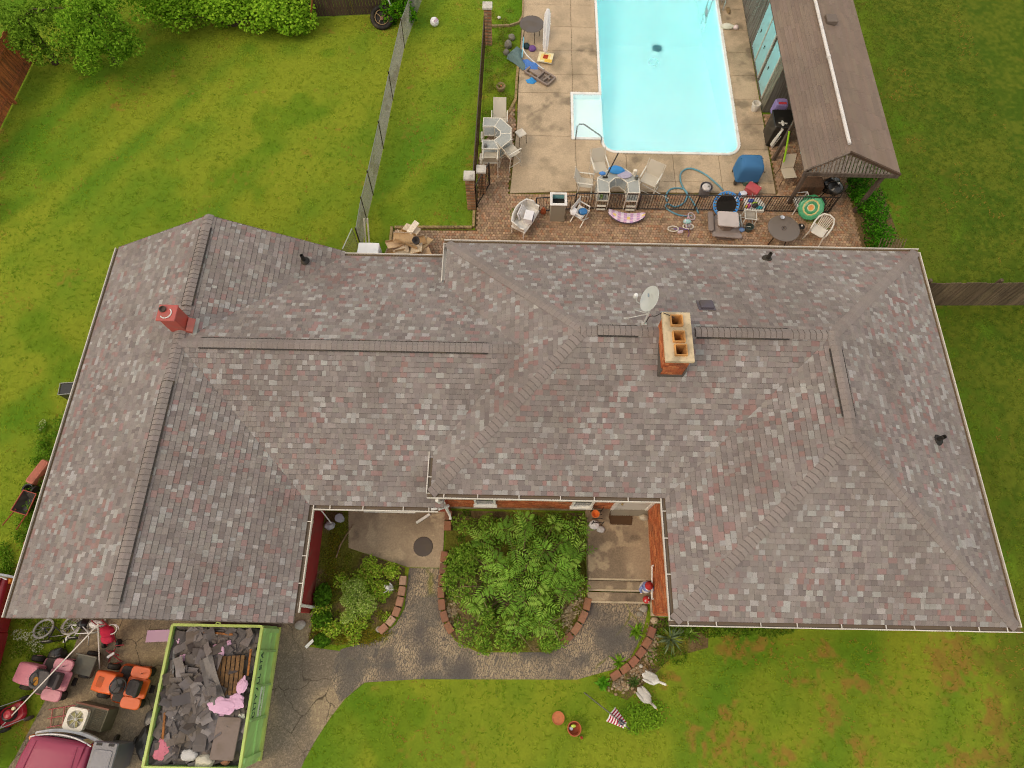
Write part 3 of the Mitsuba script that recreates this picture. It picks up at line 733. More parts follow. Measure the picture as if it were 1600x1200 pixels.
# ---- vents
def vent_pipe(x, y, z):
    house.part('vent_pipe', B().lathe([(.16, -.02), (.13, .03), (.06, .06), (.055, .3), (.045, .3), (.045, .1), (.001, .1)], col('#262423'), at=(x, y, z), n=14), 'matte', 40)
vent_pipe(-6.53, 10.8, hgt(PL[8], (-6.53, 10.8)) + .02)
vent_pipe(7.75, 10.95, hgt(PL[1], (7.75, 10.95)) + .02)
vent_pipe(11.4, 5.15, hgt(PL[5], (11.4, 5.15)) + .02)
z = float(hgt(PL[1], (5.3, 8.6)))
house.part('roof_vent', B().box((5.3, 8.6, z + .06), (.34, .3, .12), col('#5d5660'), R=rotx(-math.atan(sM) * .7)).box((5.3, 8.62, z + .02), (.46, .44, .02), col('#6b636a'), R=rotx(-math.atan(sM))), 'matte')
# ================================================================== FENCES, POOL HOUSE, PLANTS
# ---- chain link fence between the two lawns
cl = Thing('chain_link_fence', 'grey chain link fence on leaning posts across the back lawn', 'fence')
line = [(-5.62, 13.2), (-5.58, 14.53), (-5.47, 15.72), (-5.30, 18.02), (-5.15, 20.57), (-4.92, 23.58), (-4.3, 27.0), (-4.0, 30)]
GRY = col('#a3a394')
def lean(p, z): return np.array([p[0] + .02 * z, p[1] + .1 * z * (.4 if p[1] < 17 else 1), z])
for p in line[:-1]:
    cl.part('post', B().cyl((*p, 0), lean(p, 1.3), .025, col('#5c4f42'), n=8), 'metal', 40)
cl.part('top_rail', B().tube([lean(p, 1.2) for p in line], .018, GRY, 6), 'metal', 40)
b = B(); seg = [np.array(p) for p in line]
wires = []
for p, q in zip(seg, seg[1:]):
    L = np.linalg.norm(q - p); n = int(L / .05); d = (q - p) / L
    hz = np.array([-d[1], d[0]]) * .0035
    for i in range(-22, n):
        for s in (0, 1):
            z0, z1 = .03, 1.2
            xa, xb = i * .05, i * .05 + 1.1
            ta, tb = max(0, -xa / 1.1), min(1, (L - xa) / 1.1)
            if ta >= tb: continue
            za, zb = (z0 + (z1 - z0) * ta, z0 + (z1 - z0) * tb) if s == 0 else (z1 - (z1 - z0) * ta, z1 - (z1 - z0) * tb)
            def P3(x, z):
                c = p + d * x; return lean(c, z)
            A_, B_ = P3(xa + 1.1 * ta, za), P3(xa + 1.1 * tb, zb)
            o = np.array([hz[0], hz[1], 0]); w_ = np.array([0, 0, .0045])
            b.add([A_ - w_, B_ - w_, B_ + w_, A_ + w_], [[0, 1, 2], [0, 2, 3]], GRY)
            b.add([A_ - o, B_ - o, B_ + o, A_ + o], [[0, 1, 2], [0, 2, 3]], GRY)
cl.part('wire_mesh', b, 'matte', kind='stuff', label='woven grey wire mesh')
gt = Thing('chain_link_gate', 'open chain link gate with pale frame beside the white cabinet', 'gate')
gt.part('frame', B().tube([(-5.95, 12.4, .1), (-5.95, 12.4, 1.25), (-5.72, 13.25, 1.25), (-5.72, 13.25, .1)], .02, col('#c9c6b4'), 6, closed=True), 'metal', 40)
for x in (-5.42, -5.3):
    gt.part('post', B().bar((x, 13.0, 0), (x + .08, 13.7, 1.25), .05, .05, col('#c9c4ae')), 'gloss')
b = B()
for i in range(22):
    y = 12.42 + i * .038; z = .1
    b.bar((-5.95 + .27 * (i / 22), y, .12), (-5.95 + .27 * (i / 22), y, 1.22), .008, .008, GRY)
gt.part('wire_mesh', b, 'matte', kind='stuff')

# ---- board fences
def board_fence(name, label, p0, p1, h, c, w=.14, z0=.05, var=.12, tilt=0.0):
    t = Thing(name, label, 'fence')
    p0, p1 = np.array(p0, float), np.array(p1, float); d = p1 - p0; L = np.linalg.norm(d); d /= L; a = math.atan2(d[1], d[0])
    nrm = np.array([-d[1], d[0]])
    n = int(L / w)
    for i in range(n):
        q = p0 + d * (i + .5) * L / n
        hh = h + rnd.uniform(-.02, .02)
        t.part('board', B().box((q[0], q[1], z0 + hh / 2), (L / n - .012, .022, hh), jit(c, var), rz=a), 'wood')
    for z in (.35, h - .25):
        m = (p0 + p1) / 2 + nrm * .035
        t.part('rail', B().box((m[0], m[1], z), (L, .04, .09), jit(c, .05) * .85, rz=a), 'wood')
    for s in np.arange(0, L + .1, 2.4):
        q = p0 + d * min(s, L) + nrm * .09
        t.part('post', B().box((q[0], q[1], h / 2 + .05), (.1, .1, h + .1), jit(c, .05) * .9, rz=a), 'wood')
    return t
board_fence('board_fence', 'dark brown board fence behind the swing frame at the top of the back lawn', (-10.6, 25.2), (-4.6, 25.75), 1.75, col('#5d4a3c'))
board_fence('board_fence', 'reddish brown board fence under the tree at the left edge', (-20.55, 22.4), (-20.9, 15.4), 1.55, col('#cf7a46'), w=.15)
board_fence('board_fence', 'weathered grey brown board fence running off to the right', (13.95, 11.3), (19.8, 11.45), 1.5, col('#7d6b54'), w=.17)

# ---- brick gate pillars
def pillar(x, y, h, label, w=.3):
    t = Thing('brick_pillar', label, 'pillar')
    t.part('core', B().box((x, y, h / 2), (w - .03, w - .03, h), col('#a18b70')), 'matte')
    for r in range(int(h / .075)):
        z = r * .075 + .0375; cs = [col(k) for k in ('#c08f68', '#b98462', '#c99c78', '#ac7650')]
        for s in (-1, 1):
            for k in (-1, 1):
                if r % 2: t.part('brick', B().box((x + k * w * .25, y + s * (w / 2 - .03), z), (w * .5 - .01, .07, .064), jit(rnd.choice(cs), .12)), 'matte')
                else: t.part('brick', B().box((x + s * (w / 2 - .03), y + k * w * .22, z), (.07, w * .5 - .03, .064), jit(rnd.choice(cs), .12)), 'matte')
    t.part('cap', B().rbox((x, y, h + .03), (w + .1, w + .1, .09), col('#d5cdc0'), r=.02), 'old_concrete' if False else 'matte', label='pale stone cap')
pillar(-1.66, 15.24, 1.72, 'brick gate pillar with pale cap at the near end of the side railing')
pillar(-1.3, 23.95, 1.72, 'brick pillar with pale cap at the far end of the side railing')
pillar(-1.28, 15.95, 1.25, 'low pillar with grey cap half hidden behind the iron gate', w=.26)

# ---- iron railings
IRON = col('#2e2723')
def railing(name, label, p0, p1, h, pitch, z0=.1, posts=(), c=IRON, r=.0085, top2=None):
    t = Thing(name, label, 'railing')
    p0, p1 = np.array(p0, float), np.array(p1, float); L = np.linalg.norm(p1 - p0); d = (p1 - p0) / L
    n = int(L / pitch)
    for i in range(n + 1):
        q = p0 + d * L * i / n
        t.part('picket', B().box((q[0], q[1], (z0 + h) / 2), (2 * r, 2 * r, h - z0), c, rz=math.atan2(d[1], d[0])), 'gloss')
    for z in (z0, h) + ((top2,) if top2 else ()):
        t.part('rail', B().bar((*p0, z), (*p1, z), .03, .03, c), 'gloss')
    for s in posts:
        q = p0 + d * s
        t.part('post', B().box((q[0], q[1], h / 2), (.045, .045, h), c, rz=math.atan2(d[1], d[0])), 'gloss')
    return t
railing('iron_railing', 'black iron railing along the front edge of the pool terrace', (2.25, 15.24), (11.9, 15.28), .93, .098, posts=(0, 2.4, 4.55, 7.2, 9.65), top2=None)
railing('iron_railing', 'short low iron railing left of the grey bin', (.78, 15.05), (2.2, 15.2), .85, .125, posts=(0,))
railing('iron_railing', 'rusty dark iron railing between the two brick pillars beside the lawn', (-1.44, 23.7), (-1.56, 15.45), 1.45, .105, posts=(0, 2.7, 5.4), c=col('#4a3628'), r=.011)
railing('iron_gate', 'black iron gate standing open by the near brick pillar', (-1.46, 15.25), (-1.0, 16.3), 1.25, .11, posts=(0, 1.13))
railing('iron_railing', 'short iron railing end beside the black grill', (11.95, 15.3), (12.35, 15.85), .9, .12)

# ---- pool house
ph = Thing('pool_house', 'low pool house with weathered brown roof and open front', 'shed')
xE, xR, xF, zE, zR, zF = 9.98, 11.42, 13.38, 2.36, 2.82, 2.26
yf, yb = 15.22, 34.0
RC = col('#8d7a6b')
def pslab(quad, th, c, b=None):
    b = b or B(); q = np.array(quad, float); N = np.cross(q[1] - q[0], q[2] - q[0]); N /= np.linalg.norm(N)
    if N[2] < 0: N = -N
    b.grid(np.stack([np.stack([q[0], q[1]]), np.stack([q[3], q[2]])]), c)
    b.grid(np.stack([np.stack([q[0], q[1]]), np.stack([q[3], q[2]])]) - N * th, c)
    r = np.vstack([q, q[:1]]); b.grid(np.stack([r, r - N * th]), c)
    return b
for nm, xa, za, xb, zb in (('roof', xE, zE, xR, zR), ('roof', xF, zF, xR, zR)):
    k = ph.part(nm, pslab([(xa, yf, za), (xa, yb, za), (xb, yb, zb), (xb, yf + .42, zb)], .07, col('#6e5f54')), 'shingle')
    b = B(); n = 11 if xa < xb else 14
    sl = (zb - za) / (xb - xa)
    for i in range(n):
        x0 = xa + (xb - xa) * i / n; x1 = xa + (xb - xa) * (i + 1.15) / n
        x1 = min(x1, xb) if xa < xb else max(x1, xb)
        y = yf + .42 * (i + .3) / n - rnd.uniform(0, .0)
        while y < 31:
            w = rnd.uniform(.7, 1.0)
            c = jit(RC, .09)
            q = [(x0, y, za + (x0 - xa) * sl + .016), (x0, y + w - .006, za + (x0 - xa) * sl + .016), (x1, y + w - .006, za + (x1 - xa) * sl + .004), (x1, y, za + (x1 - xa) * sl + .004)]
            pslab(q, .012, c, b); y += w
    ph.part('shingle', b, 'shingle', parent=k, kind='stuff')
ph.part('ridge_pipe', B().cyl((11.42, 15.95, 2.9), (11.42, 20.0, 2.9), .06, col('#e6dfd8'), n=12).cyl((11.42, 20.0, 2.9), (11.42, 20.1, 2.9), .075, col('#e6dfd8'), n=12).cyl((11.42, 20.1, 2.9), (11.42, 31, 2.9), .06, col('#e6dfd8'), n=12), 'gloss', 40, label='white pipe lying along the ridge')
ph.part('roof_vent', B().rbox((11.95, 22.2, 2.76), (.42, .42, .16), col('#77695f'), r=.03), 'matte')
# sloping louvred gable
for i in range(26):
    f = (i + .5) / 26; x = 10.06 + f * (13.28 - 10.06)
    top = (x - 10.06) / (xR - 10.06) if x < xR else (13.28 - x) / (13.28 - xR)
    if top < .06: continue
    zb_, zt = 2.24, 2.24 + .5 * top
    ph.part('louvre', B().bar((x, yf + .03, zb_), (x, yf + .03 + .36 * top, zt), .085, .03, jit(col('#8f857a'), .1), up=(0, -1, .6)), 'wood')
ph.part('fascia', B().bar((10.0, yf, 2.2), (13.36, yf, 2.17), .05, .16, col('#6f6258')), 'wood')
ph.part('barge_board', B().bar((13.38, yf + .0, 2.24), (xR, yf + .42, zR - .0), .07, .1, col('#5f4a3a')), 'wood')
ph.part('barge_board', B().bar((9.98, yf + .0, 2.34), (xR, yf + .42, zR - .0), .05, .06, col('#84766a')), 'wood')
for (x, y, xt, yt, zt) in ((10.5, 15.72, 10.3, 15.5, 2.25), (12.93, 15.36, 12.93, 15.34, 2.2), (10.2, 17.8, 10.2, 17.8, 2.3)):
    ph.part('post', B().bar((x, y, .03), (xt, yt, zt), .12, .12, jit(col('#6c5d50'), .08), up=(0, 1, 0)), 'wood')
ph.part('wall', B().box((11.65, 27.1, 1.12), (3.1, 13.6, 2.2), col('#77736a')), 'wood', label='weathered grey board walls')
TQ = col('#8fc6c9')
for i, (y0, y1) in enumerate(((20.9, 21.75), (22.05, 22.9), (23.0, 23.85))):
    k = ph.part('shutter', B().box((10.075, (y0 + y1) / 2, 1.22), (.045, y1 - y0, 1.95), jit(TQ, .05)), 'gloss', label='faded turquoise shutter panel')
    ph.part('frame', B().box((10.06, y0 - .04, 1.22), (.05, .06, 2.0), col('#c8c4b4')), 'gloss', parent=k)
    ph.part('handle', B().box((10.04, (y0 + y1) / 2 + .1, 1.2), (.03, .04, .12), col('#4b4a44')), 'metal', parent=k)
for i in range(22):
    y = 24.3 + i * .16
    ph.part('board', B().box((10.085, y, 1.12), (.025, .15, 2.15), jit(col('#7e7c72'), .1)), 'wood')
for i in range(4):
    ph.part('board', B().box((10.085, 20.36 + i * .14, 1.12), (.025, .13, 2.15), jit(col('#85816f'), .1)), 'wood')
cab = Thing('storage_cabinet', 'black plastic storage cabinet under the pool house eave', 'cabinet', (10.35, 18.9, .03))
cab.part('body', B().rbox((0, 0, .5), (.75, .85, 1.0), col('#23211f'), r=.05), 'gloss', 40)
cab.part('lid', B().rbox((0, 0, 1.03), (.8, .9, .07), col('#1c1b1a'), r=.05), 'gloss', 40)
solo('bird_figure', B().ball((0, 0, 1.11), (.06, .14, .04), col('#d8d4c8')).bar((-.16, .02, 1.12), (.16, -.02, 1.12), .06, .015, col('#d8d4c8')).cyl((-.0, -.1, 1.08), (-.05, -.2, 1.0), .015, col('#d8d4c8')), 'small pale bird shaped ornament on the black cabinet', 'ornament', 'gloss', 40, pos=(10.25, 18.62, .0))
solo('pool_bag', B().rbox((0, 0, .35), (.5, .4, .6), col('#8f7fae'), r=.1).box((0, -.1, .66), (.3, .1, .02), col('#b8404a')), 'purple patterned bag leaning behind the black cabinet', 'bag', 'cloth', 40, pos=(10.4, 19.75, .45))
sc = Thing('folding_chair', 'white folded chair tucked under the pool house eave', 'chair', (10.15, 18.35, .05), 20)
sc.part('seat', B().grid([[(0, 0, .1), (0, .42, .1)], [(.14, 0, .95), (.1, .42, .95)]], col('#dcd8cc'), .03), 'gloss')
sc.part('leg', B().tube([(.05, 0, 0), (.2, 0, .6)], .015, col('#c8c4b8'), 6), 'gloss'); sc.part('leg', B().tube([(.05, .42, 0), (.2, .42, .6)], .015, col('#c8c4b8'), 6), 'gloss')
solo('pool_noodle', B().tube([(10.12, 16.9, .9), (10.1, 17.2, 1.3), (10.08, 17.6, 1.75)], .035, col('#9ccc2c'), 8), 'lime green foam noodle hanging under the pool house eave', 'pool noodle', 'cloth', 40)

# ------------------------------------------------------------------ leaves, trees and shrubs
def leaves(b, n, centres, size, cols, r=None, up=.45, shell=.35, asp=.55):
    """n leaf-sized pointed faces spread through ellipsoids (x, y, z, rx, ry, rz)"""
    r = r or rs
    E = np.array(centres, float); vol = E[:, 3] * E[:, 4] * E[:, 5]
    k = r.choice(len(E), n, p=vol / vol.sum())
    d = r.normal(size=(n, 3)); d /= np.linalg.norm(d, axis=1, keepdims=True)
    rad = r.uniform(shell, 1, (n, 1)) ** .5
    P = E[k, :3] + d * rad * E[k, 3:]
    P[:, 2] = np.maximum(P[:, 2], .03)
    N = r.normal(size=(n, 3)) * (1 - up) + d * .35 + np.array([0, 0, 1.0]) * up * 2; N /= np.linalg.norm(N, axis=1, keepdims=True)
    A = np.cross(N, r.normal(size=(n, 3))); A /= np.linalg.norm(A, axis=1, keepdims=True); Bv = np.cross(N, A)
    L = size * r.uniform(.6, 1.25, (n, 1)); W = L * asp
    v = np.stack([P - A * L * .5, P + Bv * W * .5 - N * L * .08, P + A * L * .5 - N * L * .12, P - Bv * W * .5 - N * L * .08], 1).reshape(-1, 3)
    i = np.arange(n)[:, None] * 4
    f = np.vstack([i + [0, 1, 2], i + [0, 2, 3]])
    pal = np.array([col(h) for h in cols])
    c = pal[r.randint(0, len(pal), n)] * r.uniform(.78, 1.2, (n, 1))
    b.add(v, f, np.repeat(c, 4, 0))
    return b
def clumps(cx, cy, cz, rx, ry, rz, n, s, r=None):
    r = r or rs; out = []
    for _ in range(n):
        d = r.normal(size=3); d /= np.linalg.norm(d); d *= r.uniform(.35, .95)
        k = s * r.uniform(.7, 1.3)
        out.append((cx + d[0] * rx, cy + d[1] * ry, cz + d[2] * rz, k, k, k * .7))
    return out
def limbs(b, base, tips, r0, c):
    base = np.array(base, float)
    for t in tips:
        t = np.array(t, float); m = base * .45 + t * .55 + np.array([0, 0, .12 * np.linalg.norm(t - base)])
        b.tube([base, base * .75 + m * .25, m, t], [r0, r0 * .75, r0 * .45, r0 * .15], c, 6)
    return b
BARK = col('#5b4a38')
def tree(label, x, y, h, cl, nleaf, size, cols, r0=.16, name='tree'):
    t = Thing(name, label, 'tree')
    b = B().tube([(x, y, 0), (x + .05, y, h * .25), (x - .04, y + .05, h * .5)], [r0, r0 * .85, r0 * .7], BARK, 8)
    limbs(b, (x - .04, y + .05, h * .45), [c[:3] for c in cl[::3]], r0 * .5, BARK)
    t.part('trunk', b, 'wood', 40)
    t.part('crown', leaves(B(), nleaf, cl, size, cols), 'leaf')
G1 = ('#4f8a17', '#5f9c1c', '#74ad22', '#3f7414')
G2 = ('#47660f', '#5a7a16', '#6c8a1c', '#384f0c')
tree('leafy green tree at the top left with bright outer branches', -17.0, 22.4, 4.4, clumps(-16.3, 21.5, 2.4, 1.9, 1.6, 1.4, 34, .45), 8000, .13, ('#7aa82a', '#8cb832', '#9cc43c', '#648f24'))
tree('duller green tree leaning over the red brown fence', -19.6, 22.3, 4.2, clumps(-18.9, 21.7, 2.2, 2.0, 1.7, 1.5, 30, .5), 6000, .13, ('#71942a', '#82a632', '#92b43a', '#5c7e22'))
tree('tree tucked behind the bright branched one in the top left corner', -17.6, 24.6, 5.0, clumps(-17.6, 23.8, 2.9, 2.6, 1.2, 1.7, 24, .8), 5000, .16, ('#7aa82a', '#8cb832', '#9cc43c', '#648f24'))
sh = Thing('vine_hedge', 'broad bright green vine hedge along the top of the back lawn', 'hedge')
cl_ = []
for i in range(44):
    f = i / 43; x = -15.6 + f * 6.3; hh = 1.6 - .5 * f
    cl_.append((x, 24.45 + rnd.uniform(-.65, .9) + .3 * f, hh * rnd.uniform(.35, .95), .75, .6, .5))
sh.part('stem', limbs(B(), (-12.5, 24.7, 0), [c[:3] for c in cl_[::4]], .05, BARK), 'wood')
sh.part('foliage', leaves(B(), 15000, cl_, .13, ('#88b62c', '#9cc834', '#aed43e', '#729e24'), up=.6, asp=.8), 'leaf')
sh = Thing('shrub', 'round light green shrub just showing at the left edge of the lawn', 'shrub')
cl_ = clumps(-20.6, 14.3, .8, .7, .8, .7, 9, .5)
sh.part('stem', limbs(B(), (-20.6, 14.3, 0), [c[:3] for c in cl_[::2]], .03, BARK), 'wood')
sh.part('foliage', leaves(B(), 1800, cl_, .12, ('#7fae2a', '#93be34', '#6a9a22')), 'leaf')
sh = Thing('climbing_plant', 'leafy vine climbing the corner of the dark board fence by the tyre', 'vine')
cl_ = [(-5.2 + rnd.uniform(-.5, .5), 25.3 + rnd.uniform(-.6, .4), rnd.uniform(.2, 1.5), .35, .3, .35) for _ in range(12)]
sh.part('stem', limbs(B(), (-5.2, 25.5, 0), [c[:3] for c in cl_[::2]], .02, BARK), 'wood')
sh.part('foliage', leaves(B(), 1800, cl_, .13, G1), 'leaf')
sh = Thing('shrub', 'dark leafy shrub growing between pool house post and lattice', 'shrub')
cl_ = [(13.3 + rnd.uniform(-.3, .5), y, rnd.uniform(.2, .75), .42, .45, .38) for y in np.linspace(13.7, 17.2, 15)]
sh.part('stem', limbs(B(), (13.4, 15.4, 0), [c[:3] for c in cl_[::2]], .03, BARK), 'wood')
sh.part('foliage', leaves(B(), 4200, cl_, .13, ('#3f7a18', '#4f8f1e', '#62a326', '#2f5c12'), asp=.35), 'leaf')
lt = Thing('lattice_panel', 'weathered slanted lattice panel behind the right corner of the house', 'lattice')
for i in range(9):
    lt.part('slat', B().bar((13.1 + i * .11, 12.9, .05), (13.1 + i * .11, 13.5, .95), .03, .015, jit(col('#8f7f60'), .1)), 'wood')
sh = Thing('shrub', 'small yellow flowering shrub at the rear right corner of the house', 'shrub')
cl_ = clumps(14.05, 13.1, .45, .35, .25, .3, 6, .22)
sh.part('stem', limbs(B(), (14.05, 13.1, 0), [c[:3] for c in cl_[::2]], .015, BARK), 'wood')
sh.part('foliage', leaves(B(), 500, cl_, .09, ('#b8b83a', '#d2c844', '#8aa02c')), 'leaf')

# ---- the shrub bed in front of the door: sumac shoots over low growth
def pinnate(b, p, d, L, pairs, lw, c, r):
    """one compound leaf: a stalk with leaflets in pairs, arching down"""
    d = d / np.linalg.norm(d); sd = np.cross(d, [0, 0, 1.0]); sd /= np.linalg.norm(sd) + 1e-9
    pts = []
    for i in range(pairs + 1):
        f = i / pairs
        pts.append(p + d * L * f + np.array([0, 0, -1.0]) * .38 * L * f * f)
    pts = np.array(pts)
    V, F, CC = [], [], []
    for i in range(1, pairs + 1):
        q = pts[i]; tn = pts[i] - pts[i - 1]; tn /= np.linalg.norm(tn)
        ll = lw * (1 - .45 * abs(i / pairs - .45)); up_ = np.cross(sd, tn)
        for s in (-1, 1) if i < pairs else (0,):
            dr_ = (tn * .55 + sd * s * .85 - np.array([0, 0, .25])) if s else tn
            dr_ = dr_ / np.linalg.norm(dr_); wd = np.cross(dr_, up_); wd /= np.linalg.norm(wd) + 1e-9
            k = len(V)
            V += [q, q + dr_ * ll * .45 + wd * ll * .13, q + dr_ * ll - np.array([0, 0, .1 * ll]), q + dr_ * ll * .45 - wd * ll * .13]
            F += [[k, k + 1, k + 2], [k, k + 2, k + 3]]
            cc = c * r.uniform(.85, 1.15); CC += [cc] * 4
    b.add(V, F, np.array(CC))
    return pts
SB = Thing('sumac_shrub', 'tall bright green sumac shrub with feathery leaves in the bed before the front wall', 'shrub')
r2 = random.Random(5)
stems = B(); fol = B()
shoots_all = [(.5, 1.9, 2.15), (.15, 2.35, 2.0), (1.0, 2.3, 2.0), (.05, 1.5, 1.95), (.85, 1.45, 1.9), (.45, 2.9, 1.9), (1.3, 1.8, 1.7), (-.35, 2.0, 1.75), (.5, 1.0, 1.7), (1.5, 2.6, 1.7), (1.75, 2.1, 1.5), (-.1, 2.9, 1.6), (1.0, .9, 1.5), (.0, .9, 1.5), (1.95, 2.9, 1.5), (1.3, 3.1, 1.6), (-.6, 1.4, 1.4), (1.6, 1.3, 1.3), (.5, 3.2, 1.5), (-.8, 2.6, 1.3), (.3, .4, 1.2), (.9, .4, 1.1), (1.9, 1.6, 1.2), (-.9, .9, 1.0), (2.0, 2.4, 1.2), (-1.1, 1.9, 1.1), (-.5, .4, .9), (1.5, .5, .9)]
shoots = shoots_all[:25]
greens = [col(h) for h in ('#94c04a', '#84b042', '#749e38', '#a6ca56', '#688c34')]
for i, (x, y, z) in enumerate(shoots):
    lean_ = np.array([r2.uniform(-.5, .5), r2.uniform(-.5, .5), 0])
    tip = np.array([x, y, z * r2.uniform(.85, 1.05)]); base = np.array([.45 + (x - .45) * .35, 1.8 + (y - 1.8) * .35, .02])
    stems.tube([base, base * .5 + tip * .5 + [0, 0, .1], tip], [.022, .016, .008], col('#7a6a45'), 5)
    n = r2.choice((5, 6, 7, 8)); a0 = r2.uniform(0, 6.28)
    for k in range(n):
        a = a0 + k * 2.4; el = .75 - .085 * k + r2.uniform(-.12, .12)
        d = np.array([math.cos(a) * math.cos(el), math.sin(a) * math.cos(el), math.sin(el)]) + lean_
        pinnate(fol, tip - np.array([0, 0, .035 * k]), d, r2.uniform(.26, .56), r2.choice((5, 6, 7)), r2.uniform(.15, .2), jit(greens[r2.randrange(5)], .1), r2)
SB.part('stem', stems, 'wood'); SB.part('foliage', fol, 'leaf')
gcov = Thing('mixed_shrub', 'low tangled green shrubs filling the bed under the sumac', 'shrub')
cl_ = []
for _ in range(150):
    x, y = rnd.uniform(-1.75, 2.15), rnd.uniform(-.4, 3.4)
    if x > 1.5 and y < .9: continue
    if x < -1.3 and y < .5: continue
    cl_.append((x, y, rnd.uniform(.08, .55 + .8 * max(0, 1 - math.hypot(x - .4, y - 1.7) / 1.8)), .27, .27, .2))
gcov.part('stem', limbs(B(), (.2, 1.4, 0), [c[:3] for c in cl_[::4]], .02, col('#8a7652')), 'wood')
gcov.part('foliage', leaves(B(), 19000, cl_, .095, ('#86ae3a', '#98be42', '#78a034', '#aacc52', '#66882a', '#94a042'), asp=.38), 'leaf')
tw = B()
for _ in range(26):
    a = rnd.uniform(0, 6.28); x, y = .4 + rnd.uniform(-1.2, 1.2), 1.2 + rnd.uniform(-1, 1.2); L = rnd.uniform(.4, .9)
    tw.tube([(x, y, .55), (x + L * .5 * math.cos(a), y + L * .5 * math.sin(a), .85), (x + L * math.cos(a), y + L * math.sin(a), .8)], [.01, .008, .004], col('#a28d68'), 5)
gcov.part('twig', tw, 'wood', kind='stuff')

def blades(b, x, y, n, L, cols, spread=.7, w=.02, z0=0.0, droop=.5, r=rnd):
    for k in range(n):
        a = r.uniform(0, 6.28); el = r.uniform(.35, 1.25) if spread > .5 else r.uniform(.9, 1.45)
        l = L * r.uniform(.6, 1.1)
        d = np.array([math.cos(a) * math.cos(el), math.sin(a) * math.cos(el), math.sin(el)]); sd = np.array([-math.sin(a), math.cos(a), 0]) * w
        p0 = np.array([x + r.uniform(-.04, .04), y + r.uniform(-.04, .04), z0]); p1 = p0 + d * l * .55; p2 = p0 + d * l - np.array([0, 0, droop * l * .5])
        p2[2] = max(p2[2], .02)
        c = jit(col(r.choice(cols)), .12)
        b.add([p0 - sd, p0 + sd, p1 + sd, p1 - sd, p2], [[0, 1, 2], [0, 2, 3], [3, 2, 4]], c)
    return b
def grassy(label, x, y, n, L, cols, w=.02, name='grass_clump', cat='plant', **k):
    return solo(name, blades(B(), x, y, n, L, cols, w=w, **k), label, cat, 'leaf')
grassy('grey green yucca with long sword leaves beside the front walk', 4.72, .12, 60, .62, ('#7c9068', '#6b8058', '#8fa078', '#8f9a3c'), w=.022, name='yucca')
grassy('smaller pale leaved lily clump right of the yucca', 5.3, .26, 26, .45, ('#8fae4a', '#6f9232', '#a9c268'), w=.022, name='lily_clump')
grassy('low dark tuft between the two goose figures and the stones', 3.6, -1.05, 45, .33, ('#5f7a3a', '#4d6a2c', '#738c4a'), w=.012, name='grass_clump')
grassy('bright fern like tuft overhanging the walk by the steps', 3.72, .3, 40, .38, ('#7ca82c', '#8fba38', '#6a9424'), w=.02, name='fern')
grassy('bright fern like tuft at the near end of the stone border', 3.2, -.55, 34, .33, ('#7ca82c', '#8fba38', '#6a9424'), w=.02, name='fern')
grassy('broad leaved green plant at the lawn end of the stone border', 2.72, -1.1, 34, .3, ('#5fa024', '#77b634', '#4f8c1c'), w=.035, name='hosta')
grassy('spiky daylily clump at the left side of the shrub bed', -1.35, 2.35, 46, .6, ('#6f9a2a', '#83ae36', '#5c8622'), w=.016, name='daylily')
sh = Thing('low_plant', 'lime green leafy plant in the lawn below the two goose figures', 'plant')
sh.part('foliage', leaves(B(), 700, [(4.0, -1.95, .06, .42, .3, .1), (3.65, -1.75, .05, .35, .25, .08), (3.55, -2.15, .05, .3, .25, .08), (4.2, -1.65, .04, .3, .2, .07), (3.3, -1.9, .03, .3, .25, .06)], .075, ('#86b02e', '#96bc38', '#749a28'), up=.7, asp=.6, shell=.02), 'leaf')
sh = Thing('low_plant', 'weedy green plants growing along the foot of the right wing', 'plant')
sh.part('foliage', leaves(B(), 2600, [(4.5 + .28 * i, .42 + .1 * math.sin(i * 2.1), .1, .3, .22, .16) for i in range(14)] + [(4.35, -.35, .08, .35, .3, .14), (4.9, -.35, .06, .3, .25, .12)], .075, ('#55771c', '#688c22', '#44621a', '#7c9a34'), asp=.35), 'leaf')
# front left bed
sh = Thing('variegated_shrub', 'pale variegated mounded shrub in the front left bed', 'shrub')
cl_ = clumps(-4.35, .95, .45, .5, .5, .25, 18, .22)
sh.part('stem', limbs(B(), (-4.4, .95, 0), [c[:3] for c in cl_[::2]], .015, BARK), 'wood')
sh.part('foliage', leaves(B(), 3600, cl_, .075, ('#b4c862', '#a2ba50', '#c6d47e', '#8aac3e'), asp=.4, shell=.1), 'leaf')
sh = Thing('leafy_perennial', 'bright green perennials around the pale shrub in the front left bed', 'plant')
cl_ = [(-4.0 + rnd.uniform(-1.0, .8), 1.7 + rnd.uniform(-.7, .35), rnd.uniform(.03, .35), .26, .26, .13) for _ in range(22)] + [(-5.0 + rnd.uniform(-.6, .9), .35 + rnd.uniform(-.4, .5), rnd.uniform(.04, .3), .24, .24, .11) for _ in range(16)] + [(-4.0 + rnd.uniform(-.3, .5), .7 + rnd.uniform(-.4, .5), .15, .16, .16, .1) for _ in range(12)]
sh.part('foliage', leaves(B(), 7000, cl_, .08, ('#9ec238', '#b2d046', '#8cae30', '#c0d654', '#789a2a', '#aca446'), asp=.5, up=.5, shell=.05), 'leaf')
sh = Thing('leafy_perennial', 'dark leaved plant against the red wall in the front left bed', 'plant')
sh.part('foliage', leaves(B(), 1500, [(-5.4, 1.1, .25, .25, .35, .2), (-5.35, .45, .2, .3, .25, .2), (-5.3, -.1, .12, .25, .2, .14)], .1, ('#3f5c16', '#4d7420', '#5f8a24'), asp=.7, up=.6), 'leaf')
